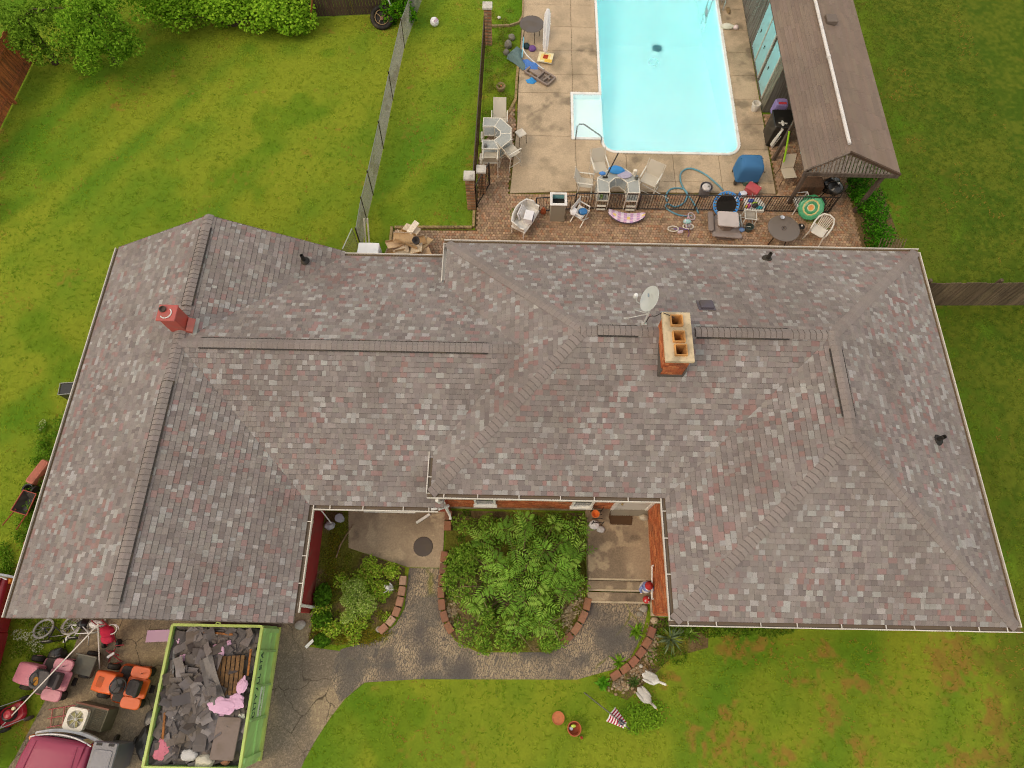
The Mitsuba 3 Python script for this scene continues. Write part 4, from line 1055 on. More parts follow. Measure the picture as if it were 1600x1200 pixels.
def moss(label, name, spots, n, cols, size=.06, up=.5):
    k = solo(name, leaves(B(), n, spots, size, cols, up=up, asp=.3, shell=.05), label, 'ground cover', 'leaf'); tag(k, kind='stuff')
moss('mossy low growth at the edge of the front left bed', 'ground_cover', [(-5.2 + rnd.uniform(-.4, 1.7), rnd.uniform(-.15, .25), .02, .25, .15, .04) for _ in range(30)] + [(-5.3, y, .02, .25, .3, .06) for y in np.linspace(1.3, 3.1, 7)], 3800, ('#83801f', '#9a8c26', '#6f7a1e', '#8a7430'))
def in_bed(poly, n, seed, rx=.16):
    r6 = random.Random(seed); out = []; x0, y0, x1, y1 = poly.bounds
    while len(out) < n:
        x, y = r6.uniform(x0, x1), r6.uniform(y0, y1)
        if poly.contains(shapely.Point(x, y)): out.append((x, y, .04, rx, rx, .07))
    return out
moss('mixed mossy and leafy ground cover all through the front left bed', 'ground_cover', in_bed(beds[0].buffer(-.12), 70, 4), 6000, ('#8a9a30', '#7c8e2a', '#a0a43a', '#6a7e24', '#9a8c3a'), size=.055)
moss('low leafy ground cover between the shrubs and the front wall', 'ground_cover', in_bed(beds[1].buffer(-.1), 60, 6), 5000, ('#5f8226', '#4f7020', '#6f922e', '#7a7a34'), size=.07)
moss('grass growing on the strip below the garage eave', 'ground_cover', [(-14.1 + rnd.uniform(0, 1.35), rnd.uniform(-.75, .35), .03, .2, .16, .06) for _ in range(30)], 3200, ('#78941f', '#8da22a', '#65841c', '#b8b85a'))
moss('weeds along the left wall of the garage', 'ground_cover', [(-14.85 + rnd.uniform(-.45, .4), y, .1, .28, .25, .16) for y in np.linspace(1.2, 6.5, 26)], 4200, ('#5f8a20', '#73a028', '#4f741a', '#86a83a'), size=.09)
moss('rough grass in the garden strip beside the pool deck', 'ground_cover', [(-1.35 + rnd.uniform(0, 1.1), y, .03, .22, .22, .06) for y in np.linspace(19.8, 26, 40)], 5200, ('#8a9a30', '#9aa63a', '#7c8c28', '#a8a45a'))
moss('green tufts by the pillar foot and under the railing', 'ground_cover', [(-.05, 14.9, .08, .16, .3, .12), (11.25, 14.85, .06, .35, .15, .1), (11.7, 14.6, .06, .2, .2, .08), (-1.2, 16.6, .05, .15, .3, .08)], 900, ('#7c9a34', '#8faa42', '#688626'))

# ---- grass blades standing in the lawn
def scatter_lawn(n):
    r = np.random.RandomState(3)
    X = r.uniform(-22, 20, n); Y = r.uniform(-4.5, 27.5, n)
    bad = shapely.union_all([sbox(-13.2, .2, 12.9, 11.7), patio, deck_area.buffer(.2), COPING, drive.buffer(0), walk.buffer(0), sbox(9.9, 15, 13.4, 34), *beds[:2], sbox(-16, -14, -6, -3)])
    keep = ~shapely.contains_xy(bad, X, Y); X, Y = X[keep], Y[keep]; n = len(X)
    a = r.uniform(0, 2 * np.pi, (n, 3)); L = r.uniform(.05, .12, (n, 3)); el = r.uniform(.3, 1.2, (n, 3))
    P = np.stack([X, Y, np.zeros(n)], 1)[:, None] + np.stack([r.normal(0, .03, (n, 3)), r.normal(0, .03, (n, 3)), np.zeros((n, 3))], 2)
    d = np.stack([np.cos(a) * np.cos(el), np.sin(a) * np.cos(el), np.sin(el)], 2) * L[..., None]
    s = np.stack([-np.sin(a), np.cos(a), 0 * a], 2) * .009
    v = np.stack([P - s, P + s, P + d], 2).reshape(-1, 3)
    f = np.arange(n * 9).reshape(-1, 3)
    q = np.stack([X * .22 + 3, Y * .22, 0 * X], 1)
    t = np.clip((meshkit.fbm(q, 3) * .55 + meshkit.fbm(q * 5, 3, 4) * .45 - .3) / .4, 0, 1)[:, None]
    c = col('#64861c') * (1 - t) + col('#909a28') * t
    right_falloff = np.clip((X[:, None] - 13 + r.normal(0, 1.2, (n, 1))) / 2.5, 0, 1)  # blades carry the same painted fall-off towards the right
    c = c * (1 - right_falloff) + col('#5c6c20') * right_falloff
    dry = (meshkit.fbm(np.stack([X * .75 + 11, Y * .75 + 5, 0 * X], 1), 4) > .66 - .12 * ((X > 3.5) & (Y < .8)))[:, None]
    c = np.where(dry & (r.uniform(size=(n, 1)) < .6), col('#a3803c'), c) * r.uniform(1.1, 1.4, (n, 1))
    b = B().add(v, f, np.repeat(c, 9, 0))
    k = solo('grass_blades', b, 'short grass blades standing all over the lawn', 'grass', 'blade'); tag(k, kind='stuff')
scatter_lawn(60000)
r5 = random.Random(9); wp = []
while len(wp) < 170:
    x, y = r5.uniform(-20, 17), r5.uniform(-3.5, 26)
    if -13.2 < x < 13.2 and .1 < y < 12 or (-1.6 < x < 13.5 and y > 11) or (x < 4.8 and -1.3 < y < 4) or x < -3.6 and y < 1: continue
    wp.append((x, y, .02, r5.uniform(.06, .16), r5.uniform(.06, .16), .03))
moss('small broad leaved weeds dotted over the lawn', 'lawn_weeds', wp, 1900, ('#6f9428', '#84a632', '#5f8422', '#a3a84a'), size=.06, up=.8)
# ================================================================== THINGS IN THE BACK YARD AND ON THE TERRACE
CREAM, SLING = col('#e4dccb'), col('#cfc5b2')
Z0 = .055   # top of the deck and pavers
def sling_chair(label, pos, rz, seat=.45, w=.56, d=.5, back=.5, arms=True, group=None, bar=False, name='patio_chair', recl=.22, c=CREAM, fab=SLING):
    """tube frame chair facing -y in its own coordinates"""
    t = Thing(name, label, 'chair', pos, rz, group)
    hw = w / 2; r = .017
    t.part('seat', B().grid([[(-hw + .03, -d / 2, seat), (hw - .03, -d / 2, seat)], [(-hw + .03, 0, seat - .02), (hw - .03, 0, seat - .02)], [(-hw + .03, d / 2, seat - .01), (hw - .03, d / 2, seat - .01)]], fab, .012), 'cloth', 50)
    t.part('backrest', B().grid([[(-hw + .03, d / 2 - .01, seat + .03), (hw - .03, d / 2 - .01, seat + .03)], [(-hw + .03, d / 2 + recl * .5, seat + back * .55), (hw - .03, d / 2 + recl * .5, seat + back * .55)], [(-hw + .05, d / 2 + recl, seat + back), (hw - .05, d / 2 + recl, seat + back)]], fab * 1.03, .012), 'cloth', 50)
    f = B()
    for s in (-1, 1):
        x = s * hw
        t.part('leg', B().tube([(x, -d / 2 - .02, 0), (x, -d / 2, seat), (x, -d / 2 + .02, seat + (.2 if arms else .0) + .001)], r, c, 6), 'gloss', 40)
        t.part('leg', B().tube([(x, d / 2 + .06, 0), (x, d / 2 - .02, seat), (x, d / 2 + recl, seat + back)], r, c, 6), 'gloss', 40)
        if arms: t.part('armrest', B().rbox((x, .02, seat + .215), (.05, d + .1, .03), c, r=.02), 'gloss', 40)
        if bar: t.part('stretcher', B().cyl((x, -d / 2 - .01, seat * .35), (x, d / 2 + .04, seat * .35), .012, c, n=6), 'gloss', 40)
    t.part('crossbar', B().cyl((-hw, -d / 2, seat * (.4 if bar else .95)), (hw, -d / 2, seat * (.4 if bar else .95)), .013, c, n=6), 'gloss', 40)
    t.part('crossbar', B().cyl((-hw, d / 2, seat * .95), (hw, d / 2, seat * .95), .013, c, n=6), 'gloss', 40)
    return t
GL = col('#a9aaa2')
def bar_table(label, pos, rz, hgt_=.98, parts3=True, clutter=True):
    """angular glass topped bar: a bent counter open at the back (opening towards -x in its own coordinates)"""
    t = Thing('bar_table', label, 'table', pos, rz)
    outer = [(-.55, -.78), (.12, -.78), (.56, -.3), (.56, .3), (.12, .78), (-.55, .78)]
    inner = [(-.55, .33), (-.1, .33), (.12, .1), (.12, -.1), (-.1, -.33), (-.55, -.33)]
    pg = Polygon(outer + inner)
    for z, nm in ((hgt_, 'tabletop'), (hgt_ * .52, 'shelf')):
        fr = pg.difference(pg.buffer(-.035))
        k = t.part(nm, B().prism(pg.buffer(-.03), z, z + .012, GL), 'gloss', label='clouded grey glass')
        t.part('frame', B().prism(fr, z - .012, z + .02, CREAM), 'gloss', parent=k)
        b = B()
        for p, q in (((.12, 0), (.56, 0)), ((-.1, .33), (.12, .78)), ((-.1, -.33), (.12, -.78))): b.bar((*p, z + .006), (*q, z + .006), .03, .026, CREAM)
        t.part('rib', b, 'gloss', parent=k, kind='stuff')
    for x, y in outer[:2] + outer[4:] + inner[:2] + [inner[4], inner[5]] + [(.54, -.28), (.54, .28)]:
        t.part('leg', B().cyl((x * .97, y * .97, 0), (x * .97, y * .97, hgt_), .02, CREAM, n=6), 'gloss', 40)
    for yy in (.55, -.55):
        t.part('footrest', B().rbox((-.62, yy, .12), (.08, .34, .03), CREAM, r=.01), 'gloss')
        t.part('footrest', B().rbox((-.62, yy, .32), (.08, .34, .03), CREAM, r=.01), 'gloss')
    return t
bar_table('grey glass topped bar counter beside the side railing', (-.76, 17.9, Z0), 0)
bar_table('grey glass topped bar counter with an umbrella pole behind the front railing', (3.78, 15.75, Z0), 90)
cg = 'tall sling chairs round the bar counters'
sling_chair('tall sling chair on the house side of the bar counter beside the side railing', (-.98, 16.95, Z0), 180, .74, bar=True)
sling_chair('tall sling chair standing askew on the deck side of the bar counter by the railing', (-.2, 17.3, Z0), 128, .72, bar=True)
sling_chair('tall sling chair left of the bar counter with the umbrella pole', (2.62, 15.85, Z0), 82, .74, bar=True, w=.5)
sling_chair('sling chair between the umbrella pole and the pool edge', (3.15, 16.6, Z0), 12, .74, bar=True)
sling_chair('tall wide sling chair right of the bar counter with the umbrella pole', (5.02, 16.05, Z0), -28, .74, bar=True, w=.66)
lc = Thing('lounge_chair', 'reclining cream lounge chair pushed up to the far side of the railing bar counter', 'lounge chair', (-.7, 19.3, .03))
lc.part('seat', B().grid([[(-.26, -.6, .38), (.26, -.6, .38)], [(-.26, .05, .34), (.26, .05, .34)]], SLING, .02), 'cloth')
lc.part('backrest', B().grid([[(-.26, .06, .36), (.26, .06, .36)], [(-.26, .52, .95), (.26, .52, .95)]], SLING * 1.05, .02), 'cloth')
for s in (-1, 1):
    lc.part('armrest', B().rbox((s * .31, -.05, .55), (.05, .6, .035), CREAM, r=.02), 'gloss')
    lc.part('leg', B().tube([(s * .3, -.5, 0), (s * .3, -.35, .55)], .018, CREAM, 6), 'gloss'); lc.part('leg', B().tube([(s * .3, .4, 0), (s * .3, .1, .55)], .018, CREAM, 6), 'gloss')
st = Thing('stool', 'small cream topped stool on thin dark legs at the deck edge', 'stool', (.16, 18.42, Z0), 35)
st.part('seat', B().rbox((0, 0, .5), (.36, .36, .05), col('#e2d6c2'), r=.04), 'gloss', 40)
for x in (-.15, .15):
    for y in (-.15, .15): st.part('leg', B().cyl((x * 1.1, y * 1.1, 0), (x, y, .48), .012, col('#6e665c'), n=6), 'metal', 40)
solo('small_sign', B().box((0, 0, .25), (.2, .03, .28), CREAM).box((0, -.02, .25), (.13, .02, .18), col('#b8b09c')), 'little cream framed box by the low pillar cap', 'sign', 'gloss', pos=(-1.33, 16.85, .06), rz=25)
solo('cup', B().lathe([(.001, .1), (.06, .1), (.075, .0), (.001, 0)], col('#6b6a66'), n=14), 'small round grey dish on the bar counter beside the railing', 'dish', 'gloss', 40, pos=(-1.17, 17.24, 1.06))
up_ = Thing('umbrella_pole', 'thin dark umbrella pole leaning on the bar counter behind the railing', 'pole')
up_.part('pole', B().cyl((3.3, 15.9, .9), (3.52, 15.62, 2.6), .022, col('#4f4a45'), n=8), 'metal', 40)
up_.part('crank', B().rbox((3.3, 15.88, 1.08), (.2, .06, .05), col('#55504a'), r=.02), 'metal')
def lump(name, label, cat, at, r, c, mat='cloth', seed=1, amp=.25, sub=3, squash=None, **k):
    m = trimesh.creation.icosphere(sub); v = np.array(m.vertices)
    n = meshkit.fbm(v * 1.6 + seed * 7.1, 3) - .5
    v = v * (1 + amp * 2 * n[:, None]) * np.broadcast_to(r, (3,))
    v[:, 2] = np.maximum(v[:, 2], -r[2] * .55); v[:, 2] += r[2] * .55
    return solo(name, B().add(v + np.array([0, 0, 0.0]), m.faces, c), label, cat, mat, 60, pos=at, **k)
lump('blue_towel', 'crumpled blue towel on the bar counter by the umbrella pole', 'towel', (3.72, 16.2, 1.06), (.3, .17, .1), col('#4a93cf'), seed=3)
lump('blue_towel', 'smaller blue towel at the corner of the bar counter left of the umbrella pole', 'towel', (3.2, 16.05, 1.06), (.12, .08, .05), col('#5a8fd4'), seed=5)
lump('lilac_cloth', 'pale lilac cloth hanging over the middle of the umbrella bar counter', 'cloth', (4.02, 16.0, 1.05), (.26, .16, .05), col('#b9b2c4'), seed=4)
solo('white_jar', B().rbox((0, 0, .1), (.15, .13, .2), col('#f2e8d2'), r=.04), 'cream white jar on the right arm of the umbrella bar counter', 'jar', 'gloss', 40, pos=(4.4, 16.08, 1.05))
solo('metal_jug', B().lathe([(.001, .16), (.05, .16), (.07, .06), (.06, 0), (.001, 0)], col('#8d8d88'), n=14), 'small grey metal jug on the right arm of the umbrella bar counter', 'jug', 'metal', 40, pos=(4.45, 15.85, 1.05))
solo('green_cup', B().lathe([(.05, .1), (.07, .1), (.06, 0), (.001, 0)], col('#b9dc8a'), n=12), 'pale green cup on the shelf of the umbrella bar counter', 'cup', 'gloss', 40, pos=(3.2, 15.33, .6))

# loveseat with boxes on it
lv = Thing('loveseat', 'white wicker loveseat holding cardboard boxes at the left of the terrace', 'loveseat', (.36, 14.42, Z0), 62)
WK = col('#e9e3d8')
lv.part('seat', B().rbox((0, 0, .4), (1.15, .56, .08), WK, r=.06), 'cloth', 40)
b = B(); g = np.linspace(0, 1, 15)
arc = [(-.6 + .02, -.28), (-.62, .0), (-.56, .25), (-.3, .34), (0, .36), (.3, .34), (.56, .25), (.62, 0), (.6, -.28)]
ar = np.array(LineString(arc).segmentize(.12).coords)
hh = .72 + .12 * np.exp(-((ar[:, 0]) / .35) ** 2) - .12 * (ar[:, 1] < 0)
b.grid(np.stack([np.c_[ar * .94, np.full(len(ar), .4)], np.c_[ar, hh]]), WK * .97, .03)
lv.part('backrest', b, 'cloth', 60)
lv.part('top_rail', B().tube(np.c_[ar, hh + .01], .035, WK, 8), 'gloss', 50)
lv.part('apron', B().tube([(-.58, -.28, .38), (0, -.31, .38), (.58, -.28, .38)], .03, WK, 6), 'gloss', 50)
for x, y in ((-.54, -.25), (.54, -.25), (-.5, .24), (.5, .24)): lv.part('leg', B().tube([(x * 1.06, y * 1.06, 0), (x, y, .4)], [.02, .032], WK, 8), 'gloss', 40)
bx = Thing('cardboard_box', 'white carton with a dark open side lying on the wicker loveseat', 'box', (.5, 14.36, .5), 78)
bx.part('carton', B().box((0, 0, .13), (.42, .32, .26), col('#f0ecec')), 'cloth'); bx.part('flap', B().box((0, -.165, .13), (.36, .012, .2), col('#6c6470')), 'cloth')
bx = Thing('folded_board', 'white folded boards propped behind the carton on the loveseat', 'boards', (.3, 14.5, .5), 70)
bx.part('board', B().box((0, .1, .17), (.5, .03, .34), col('#efeae6'), R=rotx(-.3)), 'cloth'); bx.part('board', B().box((.05, .03, .15), (.45, .03, .3), col('#e2dcd6'), R=rotx(-.42)), 'cloth')
# tall grey bin
bn = Thing('outdoor_bin', 'tall greige bin with open dark top at the front railing', 'bin', (1.57, 14.88, Z0))
for s in (-1, 1):
    bn.part('side_panel', B().box((s * .255, 0, .48), (.02, .5, .96), col('#b3ad9c')), 'gloss')
    bn.part('front_panel' if s < 0 else 'back_panel', B().box((0, s * .25, .48), (.53, .02, .96), col('#a8a291')), 'gloss')
rim = sbox(-.31, -.29, .31, .29).difference(sbox(-.22, -.19, .22, .21))
bn.part('rim', B().prism(rim, .95, .99, col('#ece6de')), 'gloss'); bn.part('liner', B().box((0, 0, .7), (.5, .46, .02), col('#1a1718')).box((0, .225, .84), (.44, .01, .22), col('#8fd0d4')).box((0, -.215, .85), (.44, .01, .2), col('#b04a58')), 'matte')
solo('clay_pot', B().lathe([(.001, .3), (.05, .3), (.06, .24), (.1, .16), (.11, .06), (.07, 0), (.001, 0)], col('#c96a42'), n=18), 'orange clay jar standing by the low railing', 'pot', 'matte', 40, pos=(1.06, 15.0, Z0))
# director's chair with a blue towel
dc = Thing('directors_chair', 'white folding chair with crossed legs and a blue bag on its seat', 'chair', (2.42, 14.72, Z0), 55)
dc.part('seat', B().grid([[(-.26, -.2, .45), (-.26, .2, .45)], [(0, -.2, .43), (0, .2, .43)], [(.26, -.2, .45), (.26, .2, .45)]], WK, .015), 'cloth')
for s in (-1, 1):
    dc.part('leg', B().bar((-.28, s * .22, 0), (.28, s * .22, .45), .03, .03, WK), 'gloss'); dc.part('leg', B().bar((.28, s * .24, 0), (-.28, s * .24, .45), .03, .03, WK), 'gloss')
    dc.part('armrest', B().rbox((s * .28, 0, .64), (.05, .46, .03), WK, r=.015), 'gloss')
    dc.part('post', B().bar((s * .28, -.2, .44), (s * .28, -.2, .64), .03, .03, WK), 'gloss'); dc.part('post', B().bar((s * .28, .21, .44), (s * .28, .25, .86), .03, .03, WK), 'gloss')
dc.part('backrest', B().grid([[(-.28, .22, .68), (.28, .22, .68)], [(-.28, .25, .86), (.28, .25, .86)]], WK, .015), 'cloth')
lump('towel', 'white towel hung over the arm of the white folding chair', 'towel', (2.15, 14.62, .62), (.14, .17, .1), col('#f0ecea'), seed=8)
lump('blue_bag', 'bright blue bag on the seat of the white folding chair', 'bag', (2.5, 14.72, .5), (.17, .14, .09), col('#2d79b8'), seed=9, mat='gloss')
# pink float
fl = Thing('pool_float', 'pink patterned inflatable float lying in front of the railing', 'pool float', (4.18, 14.9, Z0), -6)
n = 24; P = np.zeros((n, 9, 3)); cc = np.zeros((n - 1, 8, 3))
pinks = [col(h) for h in ('#f0d4e2', '#e9b8d2', '#f3e2ea', '#c9a0cf', '#f0d27a')]
for i in range(n):
    f = i / (n - 1) * 2 - 1
    for j in range(9):
        s = j / 8 * 2 - 1
        P[i, j] = (f * .68, s * .22 * (1 - .55 * abs(f) ** 3) - .14 * (1 - f * f), .12 + .12 * f * f + .07 * math.cos(s * 1.5))
for i in range(n - 1):
    for j in range(8): cc[i, j] = pinks[4] if (i % 9 in (3, 4) and j in (2, 3)) else pinks[(i // 2 + j * 2) % 4]
fl.part('tube', B().grid(P, cc), 'gloss'); fl.part('underside', B().grid(P - [0, .01, .06], col('#5a4652'), .02), 'gloss')
# pool hose
hose = [(5.0, 15.75, .5), (5.5, 15.62, .3), (5.85, 15.6, .1), (5.8, 15.9, .09), (6.0, 16.22, .09), (6.4, 16.26, .09), (6.6, 16.05, .09), (6.5, 15.7, .09), (6.2, 15.45, .09), (5.9, 15.5, .09)]
def spline(p, n=8, closed=False):
    p = np.array(p, float); q = []
    for i in range(len(p) - 1):
        a, b_, c, d = p[max(i - 1, 0)], p[i], p[i + 1], p[min(i + 2, len(p) - 1)]
        for t in np.linspace(0, 1, n, endpoint=False): q.append(.5 * (2 * b_ + (c - a) * t + (2 * a - 5 * b_ + 4 * c - d) * t * t + (3 * b_ - a - 3 * c + d) * t ** 3))
    return np.array(q + [p[-1]])
hz = [(5.8, 15.62, .09), (5.78, 15.9, .09), (6.0, 16.22, .09), (6.43, 16.25, .09), (6.6, 16.0, .1), (6.45, 15.6, .09), (6.1, 15.38, .09), (5.8, 15.5, .1), (5.75, 15.3, .09), (6.2, 15.0, .09), (6.7, 14.98, .09)]
solo('pool_hose', B().tube(spline(hz), .032, col('#5b95a6'), 8), 'teal pool hose coiled in a ring behind the railing', 'hose', 'gloss', 50)
hz = [(6.95, 15.1, .09), (6.8, 15.6, .09), (6.55, 16.1, .09), (6.4, 16.6, .09), (6.45, 17.0, .09), (6.7, 17.22, .09), (7.0, 17.2, .09), (7.4, 16.95, .09), (7.8, 16.5, .09), (8.0, 16.2, .09)]
solo('pool_hose', B().tube(spline(hz), .032, col('#5f9aa8'), 8), 'teal pool hose looping round the grey pump bucket', 'hose', 'gloss', 50)
solo('skimmer_pole', B().cyl((4.75, 15.85, .75), (5.85, 15.65, .2), .016, col('#e2ddd2'), n=6), 'white pole leaning from the bar counter to the hose ring', 'pole', 'gloss', 40)
pu = Thing('pump_bucket', 'dark grey bucket with a pale top standing inside the hose loop', 'bucket', (7.25, 16.05, Z0))
pu.part('bucket', B().lathe([(.001, 0), (.2, 0), (.24, .42), (.225, .42), (.2, .1), (.001, .1)], col('#6d6a6e'), n=22), 'gloss', 40)
pu.part('filter', B().lathe([(.001, .47), (.1, .46), (.17, .4), (.17, .1), (.001, .1)], col('#cfc6c0'), n=18), 'gloss', 40); pu.part('knob', B().ball((.06, -.03, .47), .035, col('#8f8a80')), 'gloss', 40)
# covered grill
gr = Thing('covered_grill', 'barbecue cart under a fitted blue cover at the pool corner', 'grill', (8.9, 16.85, Z0), 2)
prof = [(-.46, .18), (-.48, .75), (-.4, .95), (.4, .95), (.48, .75), (.46, .18)]
a_ = np.linspace(0, 2 * np.pi, 33)[:-1]
rings = []
for z, sx, sy in ((.2, .46, .38), (.55, .46, .37), (.78, .45, .36), (.92, .41, .31), (.97, .3, .22)):
    q = sbox(-sx, -sy, sx, sy).buffer(-.1).buffer(.1, quad_segs=4); c_ = np.array(q.exterior.coords)[:-1]
    rings.append(np.c_[c_, np.full(len(c_), z) + .012 * np.sin(c_[:, 0] * 14)])
v, f = loft(rings, True); gr.part('cover', B().add(v, f, col('#4878a4')), 'cloth', 50)
gr.part('seam', B().tube([(-.43, .12, .93), (-.2, .13, .955), (.2, .13, .955), (.43, .12, .93)], .012, col('#2c557c'), 5), 'cloth', 50)
gr.part('tank', B().lathe([(.001, .0), (.14, .02), (.15, .22), (.001, .3)], col('#47665c'), at=(.02, -.28, 0), n=16), 'gloss', 40)
for x in (-.42, .42):
    gr.part('wheel', B().lathe([(.001, -.03), (.1, -.03), (.1, .03), (.001, .03)], col('#3c342e'), at=(x, -.3, .1), n=16, R=roty(math.pi / 2)), 'matte', 40)
    gr.part('leg', B().bar((x, .3, 0), (x, .3, .3), .03, .03, col('#2a2a2a')), 'metal')
gr.part('handle', B().cyl((.46, -.1, .5), (.62, -.16, .5), .016, col('#2f2d2c'), n=6), 'metal', 40)
co = Thing('cooler', 'faded red cooler behind the toy board', 'cooler', (9.05, 16.08, Z0), -38)
co.part('body', B().rbox((0, 0, .17), (.5, .36, .34), col('#b8484c'), r=.04), 'gloss', 40); co.part('lid', B().rbox((0, 0, .37), (.53, .39, .07), col('#c9565a'), r=.05), 'gloss', 40)
co.part('handle', B().tube([(.1, -.2, .3), (.16, -.25, .22), (.22, -.2, .3)], .012, col('#e8dcd6'), 6), 'gloss', 40); co.part('hinge', B().ball((-.18, .17, .41), .022, col('#e9c0be')).ball((.18, .17, .41), .022, col('#e9c0be')), 'gloss', 40)
# toy board with toys
tb_ = solo('toy_board', B().prism(Polygon([(8.68, 15.22), (9.42, 15.2), (9.52, 15.5), (9.3, 15.85), (8.75, 15.8)]), Z0, .16, col('#e9e2d4')), 'white plastic board strewn with toys behind the railing', 'board', 'gloss')
for i, (x, y, r, c, lb) in enumerate((( 8.98, 15.66, (.13, .08, .06), '#2f55b0', 'royal blue plastic toy on the white board'), (8.86, 15.4, (.07, .1, .07), '#e2588e', 'pink plastic toy on the white board'), (9.1, 15.42, (.12, .1, .08), '#34302e', 'black round toy on the white board'), (9.25, 15.35, (.14, .08, .05), '#35b0b8', 'turquoise toy on the right of the white board'), (9.12, 15.55, (.1, .05, .05), '#b4d42e', 'lime green toy on the white board'), (8.76, 15.38, (.06, .06, .06), '#e6c02c', 'yellow toy at the left end of the white board'), (8.62, 15.7, (.05, .04, .04), '#e4472e', 'small red toy beside the trampoline'))):
    lump('toy', lb, 'toy', (x, y, .16), r, col(c), 'gloss', seed=20 + i, amp=.3, sub=2)
lump('toy', 'white toy behind the blue edged trampoline', 'toy', (8.45, 15.75, Z0), (.14, .16, .1), col('#efeaea'), 'gloss', seed=31, sub=2)
solo('white_box', B().rbox((0, 0, .1), (.25, .18, .2), col('#e8ecf4'), r=.02).box((-.13, 0, .1), (.02, .16, .18), col('#4c86cc')), 'small white and blue carton under the red cooler', 'box', 'gloss', pos=(8.72, 15.98, Z0), rz=15)
# mini trampoline leaning on the railing
tr = Thing('mini_trampoline', 'mini trampoline with bright blue padding leaning on the railing', 'trampoline', (7.86, 15.16, .56), R=rotz(-.25) @ rotx(.62))
g = np.linspace(0, 2 * np.pi, 41)[:-1]
tr.part('frame', B().tube(np.c_[.46 * np.cos(g), .46 * np.sin(g), 0 * g], .022, col('#4a8fd0'), 8, closed=True), 'gloss', 50)
tr.part('mat', B().cyl((0, 0, -.004), (0, 0, .006), .36, col('#2b2724'), n=40), 'cloth')
for k_ in range(24):
    a = k_ * math.pi / 12; q = B().add([(.37 * math.cos(a - .07), .37 * math.sin(a - .07), .02), (.455 * math.cos(a - .1), .455 * math.sin(a - .1), .03), (.455 * math.cos(a + .1), .455 * math.sin(a + .1), .03), (.37 * math.cos(a + .07), .37 * math.sin(a + .07), .02)], [[0, 1, 2], [0, 2, 3]], col('#3f86cc' if k_ % 3 else '#5a9fdc'))
    tr.part('pad', q, 'cloth')
for a in (.4, 2.0, 3.6, 5.2): tr.part('leg', B().cyl((.44 * math.cos(a), .44 * math.sin(a), -.02), (.44 * math.cos(a), .44 * math.sin(a), -.22), .016, col('#5a5a5c'), n=6), 'metal', 40)
# child's picnic table
kt = Thing('play_table', 'taupe plastic play table with a pale square top near the house eave', 'table', (7.86, 14.5, Z0), -4)
kt.part('top', B().rbox((0, 0, .5), (.78, .68, .06), col('#c8bab2'), r=.1, seg=4), 'gloss', 40)
kt.part('base', B().lathe([(.001, .46), (.3, .46), (.34, .2), (.5, .1), (.62, .06), (.62, 0), (.001, 0)], col('#8d7c72'), n=8, R=rotz(math.pi / 8)), 'gloss', 30)
kt.part('bench', B().rbox((.02, -.52, .24), (1.1, .24, .06), col('#93837a'), r=.08), 'gloss', 40); kt.part('bench', B().rbox((-.56, .05, .24), (.22, .9, .06), col('#8a7a70'), r=.08), 'gloss', 40)
# basket, pots, bits
bk = Thing('wire_basket', 'white framed plastic crate standing right of the play table', 'crate', (8.72, 14.72, Z0), -4)
for z in (.06, .5): bk.part('rim', B().tube([(-.21, -.2, z), (.21, -.2, z), (.21, .2, z), (-.21, .2, z)], .02, col('#e6e2d6'), 6, closed=True), 'gloss')
for x in (-.21, .21):
    for y in (-.2, .2): bk.part('post', B().bar((x, y, 0), (x, y, .5), .03, .03, col('#e6e2d6')), 'gloss')
bk.part('tray', B().box((0, 0, .44), (.4, .38, .02), col('#a59c8e')), 'matte'); 
solo('bucket', B().lathe([(.001, 0), (.13, 0), (.16, .2), (.145, .2), (.12, .03), (.001, .03)], col('#3c4a48'), n=20), 'dark green bucket in front of the white crate', 'bucket', 'gloss', 40, pos=(8.76, 14.42, Z0))
lump('toy', 'striped blue and white toy on the pavers beside the play table', 'toy', (8.5, 14.38, Z0), (.12, .1, .07), col('#7f9fd0'), 'gloss', seed=41, sub=2)
solo('paddle', B().rbox((0, 0, .05), (.12, .6, .06), col('#c9e4e4'), r=.04).rbox((.12, 0, .05), (.05, .55, .05), col('#dcd8cc'), r=.02), 'pale blue and white plastic slats between the play table and the crate', 'toy', 'gloss', pos=(8.4, 14.8, Z0))
solo('ball', B().ball((0, 0, .07), .07, col('#e6c8a8')), 'small tan ball on the pavers right of the white crate', 'ball', 'gloss', 60, pos=(9.12, 14.83, Z0))
# round table
rt_ = Thing('round_table', 'large round brown patio table near the house eave', 'table', (9.76, 14.0, Z0))
rt_.part('tabletop', B().lathe([(.04, .7), (.1, .705), (.5, .71), (.57, .7), (.58, .68), (.56, .66), (.001, .66)], col('#75695f'), n=40), 'gloss', 30)
rt_.part('ring', B().lathe([(.06, .70), (.075, .72), (.095, .715), (.1, .7)], col('#5c4f48'), n=20), 'gloss', 40)
for k_ in range(4):
    a = .6 + k_ * math.pi / 2; rt_.part('leg', B().tube([(.42 * math.cos(a), .42 * math.sin(a), .0), (.3 * math.cos(a), .3 * math.sin(a), .4), (.36 * math.cos(a), .36 * math.sin(a), .66)], .02, col('#4c443e'), 6), 'metal', 40)
solo('glass_bowl', B().lathe([(.001, .02), (.04, .02), (.08, .08), (.07, .08), (.03, .04)], col('#c8ccd4'), n=16), 'small pale bowl on the round brown table', 'bowl', 'gloss', 40, pos=(9.74, 14.42, .76))
